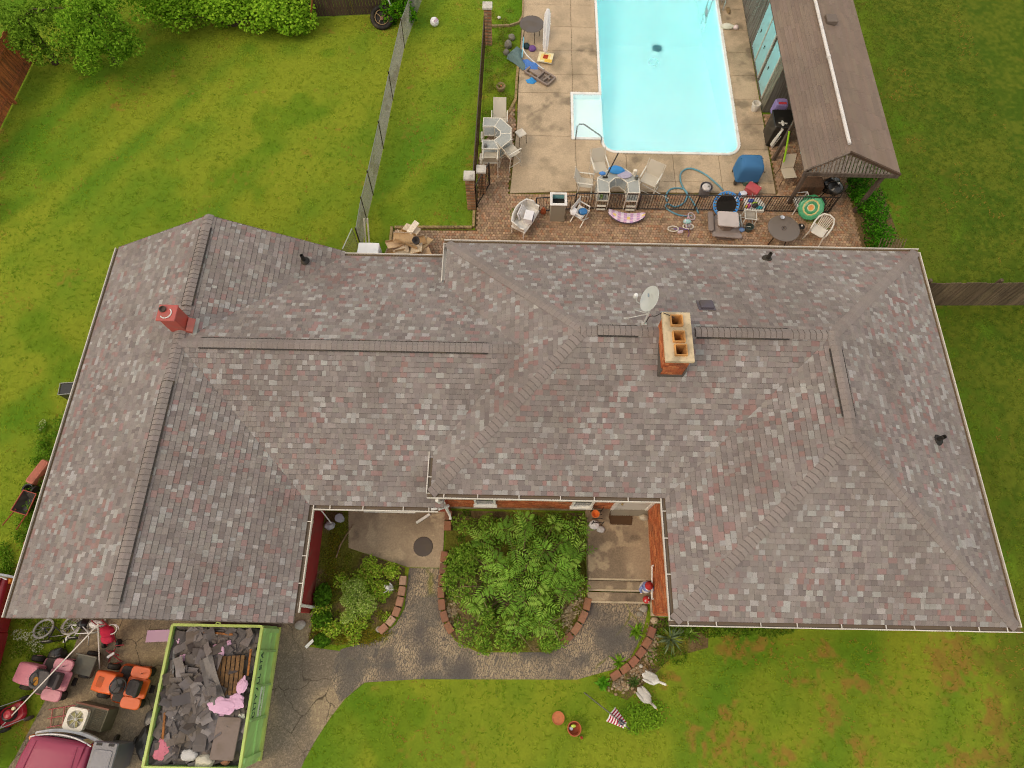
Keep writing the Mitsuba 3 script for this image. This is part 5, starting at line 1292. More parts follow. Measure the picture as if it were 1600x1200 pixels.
# resin chair
rc_ = Thing('plastic_chair', 'cream resin armchair beside the round brown table', 'chair', (11.18, 14.12, Z0), -35)
RCc = col('#e6decf')
rc_.part('seat', B().rbox((0, 0, .41), (.5, .46, .05), RCc, r=.1, seg=4), 'gloss', 40)
for i in range(7):
    x = -.18 + i * .06; rc_.part('slat', B().bar((x * .9, .2, .42), (x * 1.15, .36, .86), .035, .018, RCc, up=(0, 1, 0)), 'gloss')
g = np.linspace(-1, 1, 13)
rc_.part('frame', B().tube([(-.3, -.24, .62), (-.32, .1, .66), (-.29, .28, .74), (-.2, .37, .87), (0, .4, .91), (.2, .37, .87), (.29, .28, .74), (.32, .1, .66), (.3, -.24, .62)], .032, RCc, 8), 'gloss', 50)
for s in (-1, 1):
    rc_.part('leg', B().tube([(s * .32, -.3, 0), (s * .27, -.22, .4), (s * .3, -.24, .62)], [.022, .03, .028], RCc, 8), 'gloss', 50); rc_.part('leg', B().tube([(s * .3, .34, 0), (s * .24, .2, .42)], [.022, .03], RCc, 8), 'gloss', 50)
fp = Thing('plant_stand', 'small black stand with a white knob beside the resin chair', 'stand', (10.62, 14.38, Z0))
fp.part('top', B().cyl((0, 0, .3), (0, 0, .32), .13, col('#2a2624'), n=16), 'gloss'); fp.part('knob', B().ball((.0, 0, .36), .035, col('#efe9e2')), 'gloss', 40)
for a in (0, 2.1, 4.2): fp.part('leg', B().cyl((.15 * math.cos(a), .15 * math.sin(a), 0), (.08 * math.cos(a), .08 * math.sin(a), .3), .01, col('#2a2624'), n=5), 'metal')
# green float ring
fr_ = Thing('float_ring', 'green and cream inflatable ring leaning on the railing', 'pool float', (11.0, 15.1, .56), R=rotz(-.35) @ rotx(.8))
for r0, r1, c in ((.0, .1, '#e8a25a'), (.1, .14, '#dfe0b0'), (.14, .24, '#3f9a66'), (.24, .3, '#e2d48e'), (.3, .42, '#57b07c'), (.42, .47, '#3f9a66')):
    fr_.part('ring' if r0 else 'centre', B().lathe([(max(r0, .001), .03 + .05 * math.sin(math.pi * min(r0 / .47, 1))), ((r0 + r1) / 2, .05 + .05 * math.sin(math.pi * (r0 + r1) / .94)), (r1, .03 + .05 * math.sin(math.pi * min(r1 / .47, 1)))], col(c), n=11), 'gloss', 40)
fr_.part('underside', B().lathe([(.47, .03), (.4, -.06), (.2, -.04), (.001, -.03)], col('#3f8f62'), n=11), 'gloss', 40)
wf = Thing('side_table', 'white framed side table half behind the green ring', 'table', (10.75, 15.5, Z0), 8)
for z in (.48,): wf.part('frame', B().tube([(-.25, -.3, z), (.3, -.3, z), (.3, .3, z), (-.25, .3, z)], .022, col('#ece8e2'), 6, closed=True), 'gloss')
wf.part('shelf', B().box((.02, 0, .3), (.5, .55, .02), col('#c9c4b8')), 'gloss')
for x in (-.25, .3):
    for y in (-.3, .3): wf.part('leg', B().cyl((x * 1.08, y * 1.08, 0), (x, y, .48), .02, col('#ece8e2'), n=6), 'gloss')
bg = Thing('kettle_grill', 'black barbecue grill under the pool house gable', 'grill', (11.95, 15.85, Z0), 20)
bg.part('bowl', B().lathe([(.001, .5), (.22, .55), (.3, .72), (.3, .76), (.27, .8), (.15, .92), (.001, .95)], col('#1c1b1c'), n=22), 'gloss', 50)
bg.part('handle', B().ball((.0, 0, .98), .04, col('#d8d2c4')), 'gloss', 40)
for a in (.3, 2.4, 4.5): bg.part('leg', B().cyl((.3 * math.cos(a), .3 * math.sin(a), 0), (.18 * math.cos(a), .18 * math.sin(a), .6), .016, col('#2a2828'), n=6), 'metal')
lump('rubbish_bag', 'shiny black bin bag behind the barbecue grill', 'bag', (12.1, 16.4, Z0), (.36, .3, .34), col('#1b1a1c'), 'gloss', seed=52)
lump('rubbish_bag', 'black bin bag slumped beside the green ring', 'bag', (11.55, 15.6, Z0), (.26, .24, .26), col('#1e1c1e'), 'gloss', seed=53)
sling_chair('brown garden chair with a pale cushion under the pool house eave', (10.45, 16.75, Z0), 8, .45, arms=False, c=col('#6d5540'), fab=col('#d6c8b0'), name='garden_chair')
solo('timber_box', B().rbox((0, 0, .22), (.85, .5, .44), col('#7a5a42'), r=.02), 'brown wooden chest in the shade under the pool house', 'chest', 'wood', pos=(11.3, 16.35, Z0))
# tricycle/bicycle builder
def wheel(b, c, R_, r, ct, cr, axis=(0, 1, 0), spokes=6):
    ax = np.array(axis, float); ax /= np.linalg.norm(ax); u = np.cross(ax, [0, 0, 1.0]); u = u / np.linalg.norm(u) if np.linalg.norm(u) > .1 else np.array([1.0, 0, 0]); w = np.cross(ax, u)
    g = np.linspace(0, 2 * np.pi, 25)[:-1]
    b.tube(np.array(c) + R_ * (np.cos(g)[:, None] * u + np.sin(g)[:, None] * w), r, ct, 6, closed=True)
    for k in range(spokes):
        a = k * math.pi / spokes; d = math.cos(a) * u + math.sin(a) * w
        b.cyl(np.array(c) - d * R_, np.array(c) + d * R_, .004, cr, n=4)
    b.cyl(np.array(c) - ax * .03, np.array(c) + ax * .03, .02, cr, n=6)
    return b
def bicycle(label, pos, rz, lay, sc, cf, ctyre, name='bicycle'):
    R = rotz(math.radians(rz)) @ rotx(lay)
    t = Thing(name, label, 'bicycle', pos, R=R)
    r = .2 * sc; wb_ = .62 * sc
    for x in (-wb_ / 2, wb_ / 2): t.part('wheel', wheel(B(), (x, 0, r + .02), r, .025 * sc, ctyre, col('#b9b4ac')), 'gloss', 50)
    f = B().tube([(-wb_ / 2, 0, r), (-.05 * sc, 0, r + .02), (.2 * sc, 0, r * 2.1), (wb_ / 2, 0, r)], .016 * sc, cf, 6).tube([(-.05 * sc, 0, r), (-.12 * sc, 0, r * 2.5)], .014 * sc, cf, 6).tube([(-wb_ / 2, 0, r), (-.1 * sc, 0, r * 2.1), (.2 * sc, 0, r * 2.1)], .014 * sc, cf, 6)
    t.part('frame', f, 'paint', 50)
    t.part('seat', B().rbox((-.13 * sc, 0, r * 2.6), (.24 * sc, .12 * sc, .05), col('#e9d4dc') if ctyre[0] > .4 else col('#2a2828'), r=.05), 'gloss', 40)
    t.part('handlebar', B().tube([(.16 * sc, -.22 * sc, r * 3.1), (.22 * sc, -.1 * sc, r * 2.9), (.22 * sc, 0, r * 2.4), (.22 * sc, .1 * sc, r * 2.9), (.16 * sc, .22 * sc, r * 3.1)], .013 * sc, cf, 6), 'metal', 50)
bicycle("child's purple bicycle with cream tyres lying in front of the railing", (6.15, 14.55, Z0 + .04), 12, 1.15, .95, col('#6d4a86'), col('#e6dcc8'))
bicycle('small pink scooter bicycle lying beside the play table', (6.75, 14.65, Z0 + .03), 75, -1.2, .75, col('#d8a8bc'), col('#d9c4c6'))
lump('bike_basket', 'pale turquoise basket of the purple bicycle lying on the pavers', 'basket', (6.45, 14.62, Z0 + .1), (.15, .1, .08), col('#a9d2cf'), 'gloss', seed=61, sub=2)
# deck things on the right and left
tc = Thing('waste_basket', 'white plastic waste basket on the right of the pool', 'bin', (9.74, 20.37, Z0))
tc.part('basket', B().lathe([(.001, 0), (.12, 0), (.17, .36), (.155, .36), (.11, .03), (.001, .03)], col('#eee8dc'), n=22), 'gloss', 40)
tc.part('band', B().lathe([(.172, .30), (.178, .33), (.172, .36), (.155, .365)], col('#e2dccd'), n=22), 'gloss', 40)
lump('float_toy', 'cream and pale green inflatable toy at the right pool edge', 'toy', (9.15, 25.15, Z0), (.3, .16, .1), col('#e6e6cf'), 'gloss', seed=71)
lump('float_toy', 'small pinkish white ball like toy right of the pool edge', 'toy', (9.55, 25.1, Z0), (.12, .11, .1), col('#e8d4cf'), 'gloss', seed=72, sub=2)
lump('driftwood', 'twisted brown piece of wood near the pool house wall', 'wood piece', (9.35, 26.2, Z0), (.1, .22, .06), col('#a3885f'), 'wood', seed=73, amp=.5, sub=2)
um = Thing('patio_umbrella', 'closed white patio umbrella standing by the pool deck', 'umbrella', (1.14, 23.15, Z0))
um.part('pole', B().cyl((0, 0, .0), (0, 0, 2.22), .02, col('#d9d2c6'), n=8), 'gloss', 40)
g = np.linspace(0, 2 * np.pi, 33)[:-1]; rr_ = 1 + .22 * np.cos(g * 8)
rings = [np.c_[r * rr_ * np.cos(g), r * rr_ * np.sin(g), np.full(32, z)] for r, z in ((.07, .3), (.1, .6), (.11, 1.1), (.115, 1.6), (.1, 2.0), (.04, 2.2))]
v, f = loft(rings, True); um.part('canopy', B().add(v, f, (.86, .83, .82)), 'cloth', 40)
um.part('base', B().lathe([(.001, .1), (.1, .1), (.25, .05), (.26, 0), (.001, 0)], col('#9a948a'), n=22), 'gloss', 40)
cb = Thing('game_board', 'pale yellow board with a red figure print lying at the umbrella foot', 'board', (1.16, 22.95, Z0 + .1), -12)
n = 12; P = np.zeros((n + 1, n + 1, 3)); cc = np.zeros((n, n, 3))
for i in range(n + 1):
    for j in range(n + 1): P[i, j] = ((i / n - .5) * .62, (j / n - .5) * .56, .05 + .02 * (i / n))
for i in range(n):
    for j in range(n):
        x, y = i / n - .46, j / n - .46
        c = col('#f2e6b8') if abs(x) > .3 or abs(y) > .33 else col('#f4d98a')
        if (abs(x + .1) < .07 or abs(x - .08) < .07) and -.2 < y < .25: c = col('#b5482e')
        if x > .02 and y < -.15: c = col('#f0c458')
        cc[i, j] = c
cb.part('print', B().grid(P, cc), 'cloth'); cb.part('backing', B().box((0, 0, .03), (.62, .56, .03), col('#efe6cf')), 'cloth')
mt = Thing('mesh_table', 'round dark mesh patio table at the far corner of the deck', 'table', (.55, 24.25, Z0))
mt.part('tabletop', B().lathe([(.001, .7), (.5, .7), (.52, .68), (.5, .665), (.001, .67)], col('#6a625e'), n=32), 'matte', 30)
for k_ in range(4):
    a = .4 + k_ * math.pi / 2; mt.part('leg', B().tube([(.4 * math.cos(a), .4 * math.sin(a), 0), (.3 * math.cos(a), .3 * math.sin(a), .67)], .016, col('#5c544e'), 6), 'metal', 40)
lump('clutter', 'purple and dark bundle under the round mesh table', 'bundle', (.6, 23.55, Z0), (.16, .14, .12), col('#7d5a96'), seed=81, sub=2)
lump('clutter', 'dark teal bundle under the round mesh table', 'bundle', (.35, 23.7, Z0), (.14, .16, .12), col('#33474c'), seed=82, sub=2)
def tarp(name, label, pts, c, seed, z=.07, amp=.07):
    pg = Polygon(pts); x0, y0, x1, y1 = pg.bounds
    m = trimesh.creation.triangulate_polygon(pg.segmentize(.08), engine='earcut')
    mm = trimesh.Trimesh(np.c_[m[0], np.zeros(len(m[0]))], m[1])
    mm = mm.subdivide().subdivide(); v = np.array(mm.vertices)
    d = shapely.distance(shapely.points(v[:, 0], v[:, 1]), pg.exterior)
    v[:, 2] = z + np.minimum(d * 1.2, .14) * (.4 + 1.6 * meshkit.fbm(np.c_[v[:, 0] * 5, v[:, 1] * 2.4, np.full(len(v), seed)], 3)) + amp * meshkit.noise(np.c_[v[:, 0] * 9 + v[:, 1] * 7, v[:, 1] * 2, np.full(len(v), seed)])
    return solo(name, B().add(v, mm.faces, c), label, 'tarp', 'cloth', 50)
tarp('tarp', 'grey green tarpaulin heaped beside the garden strip', [(-.45, 23.2), (-.1, 23.62), (.15, 23.5), (.16, 22.9), (.4, 22.45), (.2, 22.3), (-.25, 22.75), (-.5, 22.95)], col('#6f8482'), 1.0)
tarp('tarp', 'bright blue tarpaulin spread over the deck edge', [(.16, 22.95), (.5, 22.85), (1.05, 22.4), (.75, 22.25), (.3, 22.3)], col('#5b86cc'), 2.0)
tarp('towel_on_deck', 'small sky blue cloth lying on the deck slab', [(.32, 21.78), (.6, 21.85), (.8, 21.7), (.66, 21.55), (.4, 21.6)], col('#4ba0e6'), 3.0, amp=.02)
solo('foam_arch', B().tube(spline([(.2, 24.0, .1), (.22, 23.3, .25), (.5, 22.75, .3), (.95, 22.45, .15), (1.1, 22.4, .08)]), .025, col('#f2f0e6'), 8), 'white bent tube curving over the blue tarpaulin', 'tube', 'gloss', 50)
solo('pool_noodle', B().tube(spline([(.22, 24.0, .3), (.2, 23.6, .25), (.16, 23.0, .12)]), .03, col('#8fcbe0'), 8), 'light blue noodle standing along the deck edge', 'pool noodle', 'gloss', 50)
cr = Thing('broken_toy', 'grey brown plastic frame of an old toy lying on the deck', 'frame', (.93, 21.98, Z0), -38)
pc = col('#8d7c70')
for a, c in (((-.6, -.27), (.6, -.27)), ((-.6, .27), (.6, .27)), ((-.6, -.27), (-.6, .27)), ((.6, -.27), (.6, .27)), ((.02, -.27), (.02, .27)), ((-.3, -.1), (-.02, -.1)), ((.15, .1), (.5, .05)), ((.3, -.2), (.35, .2))):
    cr.part('bar', B().bar((*a, .1), (*c, .1), .07, .09, jit(pc, .08)), 'gloss')
cr.part('panel', B().box((-.3, .08, .07), (.5, .3, .03), col('#a08c7c')).box((.32, 0, .05), (.5, .4, .02), col('#6d5f56')), 'gloss')
fg = lump('stone_figure', 'weathered grey stone figure in the garden strip', 'statue', (-.44, 23.75, 0), (.16, .16, .22), col('#8d877a'), 'matte', seed=91, amp=.2)
lump('stone_figure', 'second grey stone lump just beyond the tarpaulin', 'statue', (-.52, 23.35, 0), (.13, .13, .14), col('#857f72'), 'matte', seed=92, amp=.2)
lump('stone_figure', 'grey stone basin at the back of the garden strip', 'statue', (-.3, 24.25, 0), (.15, .14, .15), col('#98917f'), 'matte', seed=93, amp=.2)
pt = Thing('plant_pot', 'round pot with an orange bloom in the garden strip', 'pot', (-.7, 21.25, .02))
pt.part('pot', B().lathe([(.001, 0), (.14, 0), (.2, .2), (.19, .22), (.16, .2), (.001, .16)], col('#a38a63'), n=20), 'matte', 40); pt.part('plant', blades(B(), 0, 0, 18, .3, ('#8f9a34', '#7d8a2c'), z0=.16, w=.012), 'leaf'); pt.part('bloom', B().ball((.02, -.05, .25), .04, col('#d88a5a')), 'matte', 40)
lump('white_stone', 'small white ornament in the back part of the garden strip', 'ornament', (-.88, 25.5, .02), (.08, .07, .06), col('#e8e0d4'), 'matte', seed=95, sub=2)
ge = Thing('stone_edging', 'rough stone edging between the garden strip and the deck', 'edging')
ep = np.array(LineString([(.17, 26.6), (.16, 25.6), (.0, 25.2), (-.4, 25.0), (-1.2, 24.95)]).segmentize(.3).coords)
for p, q in zip(ep, ep[1:]): ge.part('stone', B().bar((*p, .05), (*(p + (q - p) * .93), .05), .07, .11, jit(col('#a58e66'), .1)), 'old_concrete' if False else 'matte')
ep = np.array(LineString([(.0, 22.6), (-.05, 21.7), (-.07, 20.7), (-.35, 19.95), (-.6, 19.7)]).segmentize(.3).coords)
for p, q in zip(ep, ep[1:]): ge.part('stone', B().bar((*p, .05), (*(p + (q - p) * .93), .05), .1, .11, jit(col('#a58a5c'), .1)), 'matte')
solo('white_cabinet', B().rbox((0, 0, .45), (.74, .5, .9), col('#f0f0ee'), r=.03).box((.378, 0, .55), (.012, .3, .4), col('#b9bcc0')), 'white metal cabinet standing behind the middle wing', 'cabinet', 'gloss', pos=(-5.16, 12.68, 0))
# heap of packing and wood scraps behind the middle wing
sc_c = ['#d6b68c', '#c9a679', '#e2cdb0', '#b8905e', '#d8c4a6']
spots_ = [(-4.3, 12.95, .3), (-4.0, 13.3, .35), (-3.75, 13.5, .45), (-3.5, 13.1, .3), (-4.1, 12.75, .25), (-3.85, 13.0, .4), (-3.35, 12.95, .2), (-3.6, 12.75, .3), (-4.45, 12.6, .2), (-3.9, 12.55, .3), (-3.2, 12.6, .25), (-4.0, 13.1, .5)]
for i, (x, y, z) in enumerate(spots_):
    L, W = rnd.uniform(.5, .95), rnd.uniform(.22, .42)
    R = rotz(rnd.uniform(0, 3.1)) @ roty(rnd.uniform(-.5, .5)) @ rotx(rnd.uniform(-.4, .4))
    b = B().box((0, 0, 0), (L, W, .02), jit(col(sc_c[i % 5]), .08)).box((0, W / 2, .04), (L, .015, .1), jit(col(sc_c[(i + 1) % 5]), .08))
    solo('cardboard_scrap', b, 'torn piece of tan cardboard in the scrap heap behind the middle wing', 'cardboard', 'matte', pos=(x, y + .2, z + .2), R=R, group='scraps heaped behind the middle wing')
solo('cream_board', B().box((0, 0, 0), (.5, .22, .03), col('#f2e2cc')), 'long cream board sticking up on top of the scrap heap', 'board', 'matte', pos=(-3.66, 13.65, .85), R=rotz(.9) @ roty(-.35))
solo('black_pot', B().lathe([(.001, 0), (.11, 0), (.14, .2), (.12, .2), (.001, .06)], col('#3d3a3a'), n=18), 'round dark pot on the scrap heap', 'pot', 'matte', 40, pos=(-3.5, 13.1, .75), R=rotx(.3))
# toys by the board fence
bl = Thing('beach_ball', 'white ball with two pink spirals on the lawn beyond the chain link fence', 'ball', (-3.7, 25.0, .17))
bl.part('skin', B().ball((0, 0, 0), .19, col('#f2eef0'), 3), 'gloss', 60)
def spiral(ctr, seed):
    c = np.array(ctr) / np.linalg.norm(ctr); u = np.cross(c, [0, 0, 1.0]); u /= np.linalg.norm(u); w = np.cross(c, u); p = []
    for a in np.linspace(0, 11, 40):
        q = c + (u * math.cos(a) + w * math.sin(a)) * (.03 + .32 * a / 11); p.append(q / np.linalg.norm(q) * .191)
    return B().tube(np.array(p), .009, col('#a0407a'), 4)
bl.part('spiral', spiral((.25, -.62, .7), 1), 'gloss'); bl.part('spiral', spiral((.62, -.1, .7), 1), 'gloss')
sw = Thing('swing_frame', 'rust red swing frame leg in front of the dark board fence', 'swing frame')
sw.part('pole', B().cyl((-9.16, 24.6, 0), (-8.3, 24.55, 2.3), .035, col('#8d4a34'), n=8), 'gloss', 40)
sw.part('pole', B().cyl((-6.0, 25.3, 2.2), (-5.5, 25.15, .75), .03, col('#ece8e4'), n=8), 'gloss', 40, label='white plastic end pole')
sw.part('crossbar', B().cyl((-8.3, 24.55, 2.3), (-6.0, 25.3, 2.25), .03, col('#8d4a34'), n=8), 'gloss', 40)
sw.part('chain', B().cyl((-7.2, 24.9, 2.25), (-7.15, 24.95, .55), .01, col('#a89a3a'), n=5), 'metal')
ty = Thing('tyre', 'black tyre with tan spokes lying by the dark board fence', 'tyre', (-5.98, 25.05, .3), R=rotx(.55))
g = np.linspace(0, 2 * np.pi, 31)[:-1]
ty.part('rubber', B().tube(np.c_[.42 * np.cos(g), .42 * np.sin(g), 0 * g], .1, col('#1d1a18'), 10, closed=True), 'matte', 60); ty.part('backing', B().cyl((0, 0, -.08), (0, 0, -.05), .38, col('#241f1a'), n=30), 'matte')
ty.part('rim', B().tube(np.c_[.3 * np.cos(g), .3 * np.sin(g), 0 * g + .02], .018, col('#a3865a'), 6, closed=True), 'gloss', 50)
for a in (.5, 2.6, 4.2): ty.part('spoke', B().tube([(0, -.05, .03), (.15 * math.cos(a), .15 * math.sin(a), .05), (.3 * math.cos(a), .3 * math.sin(a), .02)], .018, col('#a3865a'), 6), 'gloss', 50)
ty.part('hub', B().cyl((0, -.05, 0), (0, -.05, .05), .08, col('#7a4a38'), n=14), 'gloss')
# satellite dish
ds = Thing('satellite_dish', 'grey satellite dish on a tripod mast beside the brick chimney', 'satellite dish')
base = np.array([3.46, 7.8, 4.88]); ctr = np.array([3.46, 8.0, 5.78])
ds.part('mast', B().tube([base, base + [.02, .03, .45], ctr + [.06, -.02, -.1]], .03, col('#c9c6bf'), 8), 'gloss', 50)
ds.part('strut', B().cyl(base + [.04, .05, .42], (3.03, 8.0, 4.76), .014, col('#c9c6bf'), n=6), 'gloss'); ds.part('strut', B().cyl(base + [.04, .05, .42], (3.3, 8.35, 4.6), .014, col('#c9c6bf'), n=6), 'gloss')
ds.part('foot', B().box(base + [0, 0, -.02], (.14, .1, .03), col('#c4c0b8')).box((3.02, 8.0, 4.75), (.14, .06, .02), col('#c4c0b8')), 'gloss')
dn = np.array([-.8, .02, .5]); dn /= np.linalg.norm(dn); u = np.cross([0, 0, 1.0], dn); u /= np.linalg.norm(u); w_ = np.cross(dn, u)
Rd = np.stack([u, w_, dn], 1)
ds.part('reflector', B().lathe([(.001, .0), (.12, .008), (.24, .03), (.33, .06), (.34, .055), (.24, .015), (.001, -.02)], col('#c4c6c0'), at=ctr, n=32, R=Rd), 'gloss', 40)
ds.part('emblem', B().box(ctr + Rd @ np.array([-.14, -.06, .022]), (.1, .05, .006), col('#8a98a4'), R=Rd), 'gloss')
lnb = ctr + Rd @ np.array([0, -.1, .42])
ds.part('arm', B().tube([ctr + Rd @ np.array([0, -.32, .0]), ctr + Rd @ np.array([0, -.3, .2]), lnb], .014, col('#c9c6bf'), 6), 'gloss', 40)
ds.part('receiver', B().rbox(lnb, (.1, .1, .12), col('#e6e4de'), r=.03).ball(lnb + [.0, 0, .05], .05, col('#f2f0ec')), 'gloss', 40)
ds.part('bracket', B().rbox(ctr + Rd @ np.array([0, 0, -.07]), (.14, .12, .1), col('#b9b6ae'), r=.02, R=Rd), 'gloss')
solo('cable', B().tube(spline([(3.5, 7.8, 4.95), (3.6, 7.95, 4.98), (3.72, 7.9, 5.1), (3.8, 7.8, 5.45), (3.9, 7.72, 5.53), (4.08, 7.62, 5.54)]), .012, col('#2e2a28'), 6), 'black cable running from the dish mast onto the chimney cap', 'cable', 'gloss', 50)
# ================================================================== THINGS IN FRONT OF THE HOUSE
# ---- block edging of the beds
def edging(label, pts, n=None, w=.2, h=.16, cs=('#a06a4c', '#96614a', '#a8765a', '#8f6048'), L=.3):
    t = Thing('block_edging', label, 'edging')
    ln = LineString(pts); k = n or int(ln.length / L)
    for i in range(k):
        a = ln.interpolate((i + .04) / k, True); c = ln.interpolate((i + .93) / k, True)
        m = np.array([(a.x + c.x) / 2, (a.y + c.y) / 2]); d = np.array([c.x - a.x, c.y - a.y]); l = np.linalg.norm(d)
        t.part('block', B().rbox((m[0], m[1], h / 2), (l, w, h + rnd.uniform(-.02, .02)), jit(col(rnd.choice(cs)), .1), rz=math.atan2(d[1], d[0]) + rnd.uniform(-.06, .06), r=.02), 'matte')
    return t
edging('reddish concrete blocks curving along the left side of the shrub bed', [(-1.93, 2.45), (-1.95, 1.9), (-1.98, 1.3), (-1.93, .85), (-1.76, .42), (-1.58, .15)])
edging('pair of reddish blocks at the wall end of the shrub bed', [(-1.88, 3.68), (-1.88, 3.05)], w=.22)
edging('reddish concrete blocks curving along the right side of the shrub bed', [(2.38, 1.2), (2.3, .85), (2.12, .5), (1.88, .18), (1.58, -.05)], L=.32)
edging('reddish concrete blocks beside the front left bed', [(-3.12, 1.72), (-3.12, 1.3), (-3.16, .95), (-3.24, .65), (-3.42, .38), (-3.7, .14)], L=.29, cs=('#b08268', '#a5765c', '#b8927a'))
edging('brown blocks curving from the right wing corner down to the lawn', [(4.24, .42), (4.1, .12), (3.88, -.22), (3.6, -.55), (3.25, -.76), (2.95, -.95)], L=.32)
def gravel(label, spots, n, cs):
    r = np.random.RandomState(len(label)); b = B(); m = trimesh.creation.icosphere(0); pal = [col(h) for h in cs]
    for _ in range(n):
        x, y, rx, ry = spots[r.randint(len(spots))]; k = r.uniform(.018, .045)
        b.add(np.array(m.vertices) * [k * r.uniform(.8, 1.4), k, k * .7] @ rotz(r.uniform(0, 6)).T + [x + r.normal() * rx * .5, y + r.normal() * ry * .5, .015], m.faces, pal[r.randint(len(pal))] * r.uniform(.8, 1.15))
    k = solo('gravel', b, label, 'gravel'); tag(k, kind='stuff')
gravel('pale pebbles at the right edge of the shrub bed', [(2.05, 1.0, .25, .5), (1.8, .6, .2, .4), (-1.6, .75, .2, .4), (-1.7, 1.6, .15, .4)], 420, ('#b09a74', '#c4b08c', '#97805c', '#a58d70'))
gravel('pale pebbles behind the brown block edging near the goose figures', [(4.1, -.25, .2, .3), (3.75, -.75, .35, .25), (3.3, -1.1, .4, .2), (4.2, .2, .15, .3)], 520, ('#a88c6a', '#bda586', '#927656', '#8f8068'))
def stone(label, x, y, r, c='#a89c8a', seed=1, z=0): return lump('stone', label, 'stone', (x, y, z), (r, r * .85, r * .6), col(c), 'matte', seed=seed, amp=.3, sub=2)
stone('pale rounded rock below the porch steps', 4.0, .92, .13, '#a39a8a', 11); stone('smaller pale rock just in front of the one by the steps', 3.88, .78, .09, '#948a78', 12); stone('round tan stone at the corner of the right wing', 4.3, .6, .12, '#c0a888', 13)
stone('pale stone at the front of the left bed', -3.7, .22, .1, '#a89a8c', 14); stone('small grey stone in the moss of the left bed', -4.35, .1, .07, '#9a8c80', 15); stone('small white stone near the upper goose figure', 3.83, -.62, .06, '#cfc6b6', 16)
# ---- porch things
mat_ = Thing('doormat', 'dark brown doormat at the front door', 'doormat')
mat_.part('mat', B().prism(Polygon([(3.08, 3.3), (3.68, 3.3), (3.72, 3.5), (3.68, 3.66), (3.08, 3.66), (3.04, 3.5)]).buffer(.02), .452, .47, col('#5d4632')), 'cloth')
pc_ = Thing('metal_stand', 'dark metal plant stand with white bags and an orange tub by the door', 'stand', (2.62, 3.45, .45))
for x, y in ((-.15, -.2), (.15, -.2), (-.15, .2), (.15, .2)): pc_.part('leg', B().cyl((x, y, 0), (x, y, .7), .012, col('#2f2b28'), n=6), 'metal')
for y in (-.18, -.06, .06, .18): pc_.part('shelf_bar', B().bar((-.15, y, .35), (.15, y, .35), .02, .015, col('#3a3531')), 'metal')
lump('white_bag', 'white and red paper bag under the stand by the door', 'bag', (2.55, 3.25, .46), (.16, .13, .13), col('#e6dfdc'), seed=101); lump('white_bag', 'grey white bag in front of the stand by the door', 'bag', (2.75, 3.12, .46), (.12, .1, .1), col('#cfc9c6'), seed=102)
solo('orange_tub', B().lathe([(.001, 0), (.1, 0), (.12, .16), (.1, .16), (.001, .04)], col('#e0702e'), n=16), 'orange plastic tub on the stand by the door', 'tub', 'gloss', 40, pos=(2.55, 3.5, .82))
lump('shoe', 'pale stone coloured object in the corner by the front door', 'stone', (4.08, 3.5, .455), (.14, .09, .1), col('#c9bda6'), 'matte', seed=103)
# garden figure in red hat on the steps
gn = Thing('garden_figure', 'garden gnome figure with red hat and blue coat on the porch steps', 'figurine', (4.02, 1.5, .29), 180, R=rotz(math.pi) * 1.3)
gn.part('body', B().lathe([(.001, .0), (.12, .0), (.13, .12), (.1, .26), (.06, .34), (.001, .36)], col('#8792c4'), n=18), 'matte', 50)
gn.part('apron', B().lathe([(.125, .03), (.135, .12), (.112, .22)], col('#e6e0da'), n=14), 'matte', 50)
gn.part('arm', B().tube([(-.1, 0, .27), (-.15, .06, .2), (-.12, .12, .15)], [.035, .03, .025], col('#8792c4'), 8).ball((-.115, .13, .14), .028, col('#e3c4a4'), 2), 'matte', 60); gn.part('arm', B().tube([(.1, 0, .27), (.15, .06, .2), (.12, .12, .15)], [.035, .03, .025], col('#8792c4'), 8).ball((.115, .13, .14), .028, col('#e3c4a4'), 2), 'matte', 60)
gn.part('head', B().ball((0, .01, .41), (.075, .07, .075), col('#e6c8aa'), 3).ball((0, .08, .41), .018, col('#d8a888'), 2), 'matte', 60); gn.part('beard', B().ball((0, .06, .36), (.06, .035, .06), col('#efece6'), 2), 'matte', 60)
gn.part('hat', B().lathe([(.085, .44), (.09, .455), (.07, .5), (.03, .58), (.001, .62)], col('#c22f30'), n=18), 'matte', 50)
ms = Thing('toadstool_figure', 'red and white toadstool ornament in front of the gnome figure', 'ornament', (4.05, 1.16, .15))
ms.part('stem', B().lathe([(.001, 0), (.05, 0), (.035, .1), (.04, .14), (.001, .14)], col('#ece4d8'), n=14), 'matte', 40); ms.part('cap', B().lathe([(.03, .13), (.11, .13), (.1, .18), (.05, .22), (.001, .23)], col('#c93030'), n=18), 'gloss', 50)
ms.part('spots', B().ball((.05, .04, .205), .022, col('#f0ece4'), 1).ball((-.05, -.04, .205), .024, col('#f0ece4'), 1).ball((.05, -.06, .195), .02, col('#f0ece4'), 1), 'matte', 50)
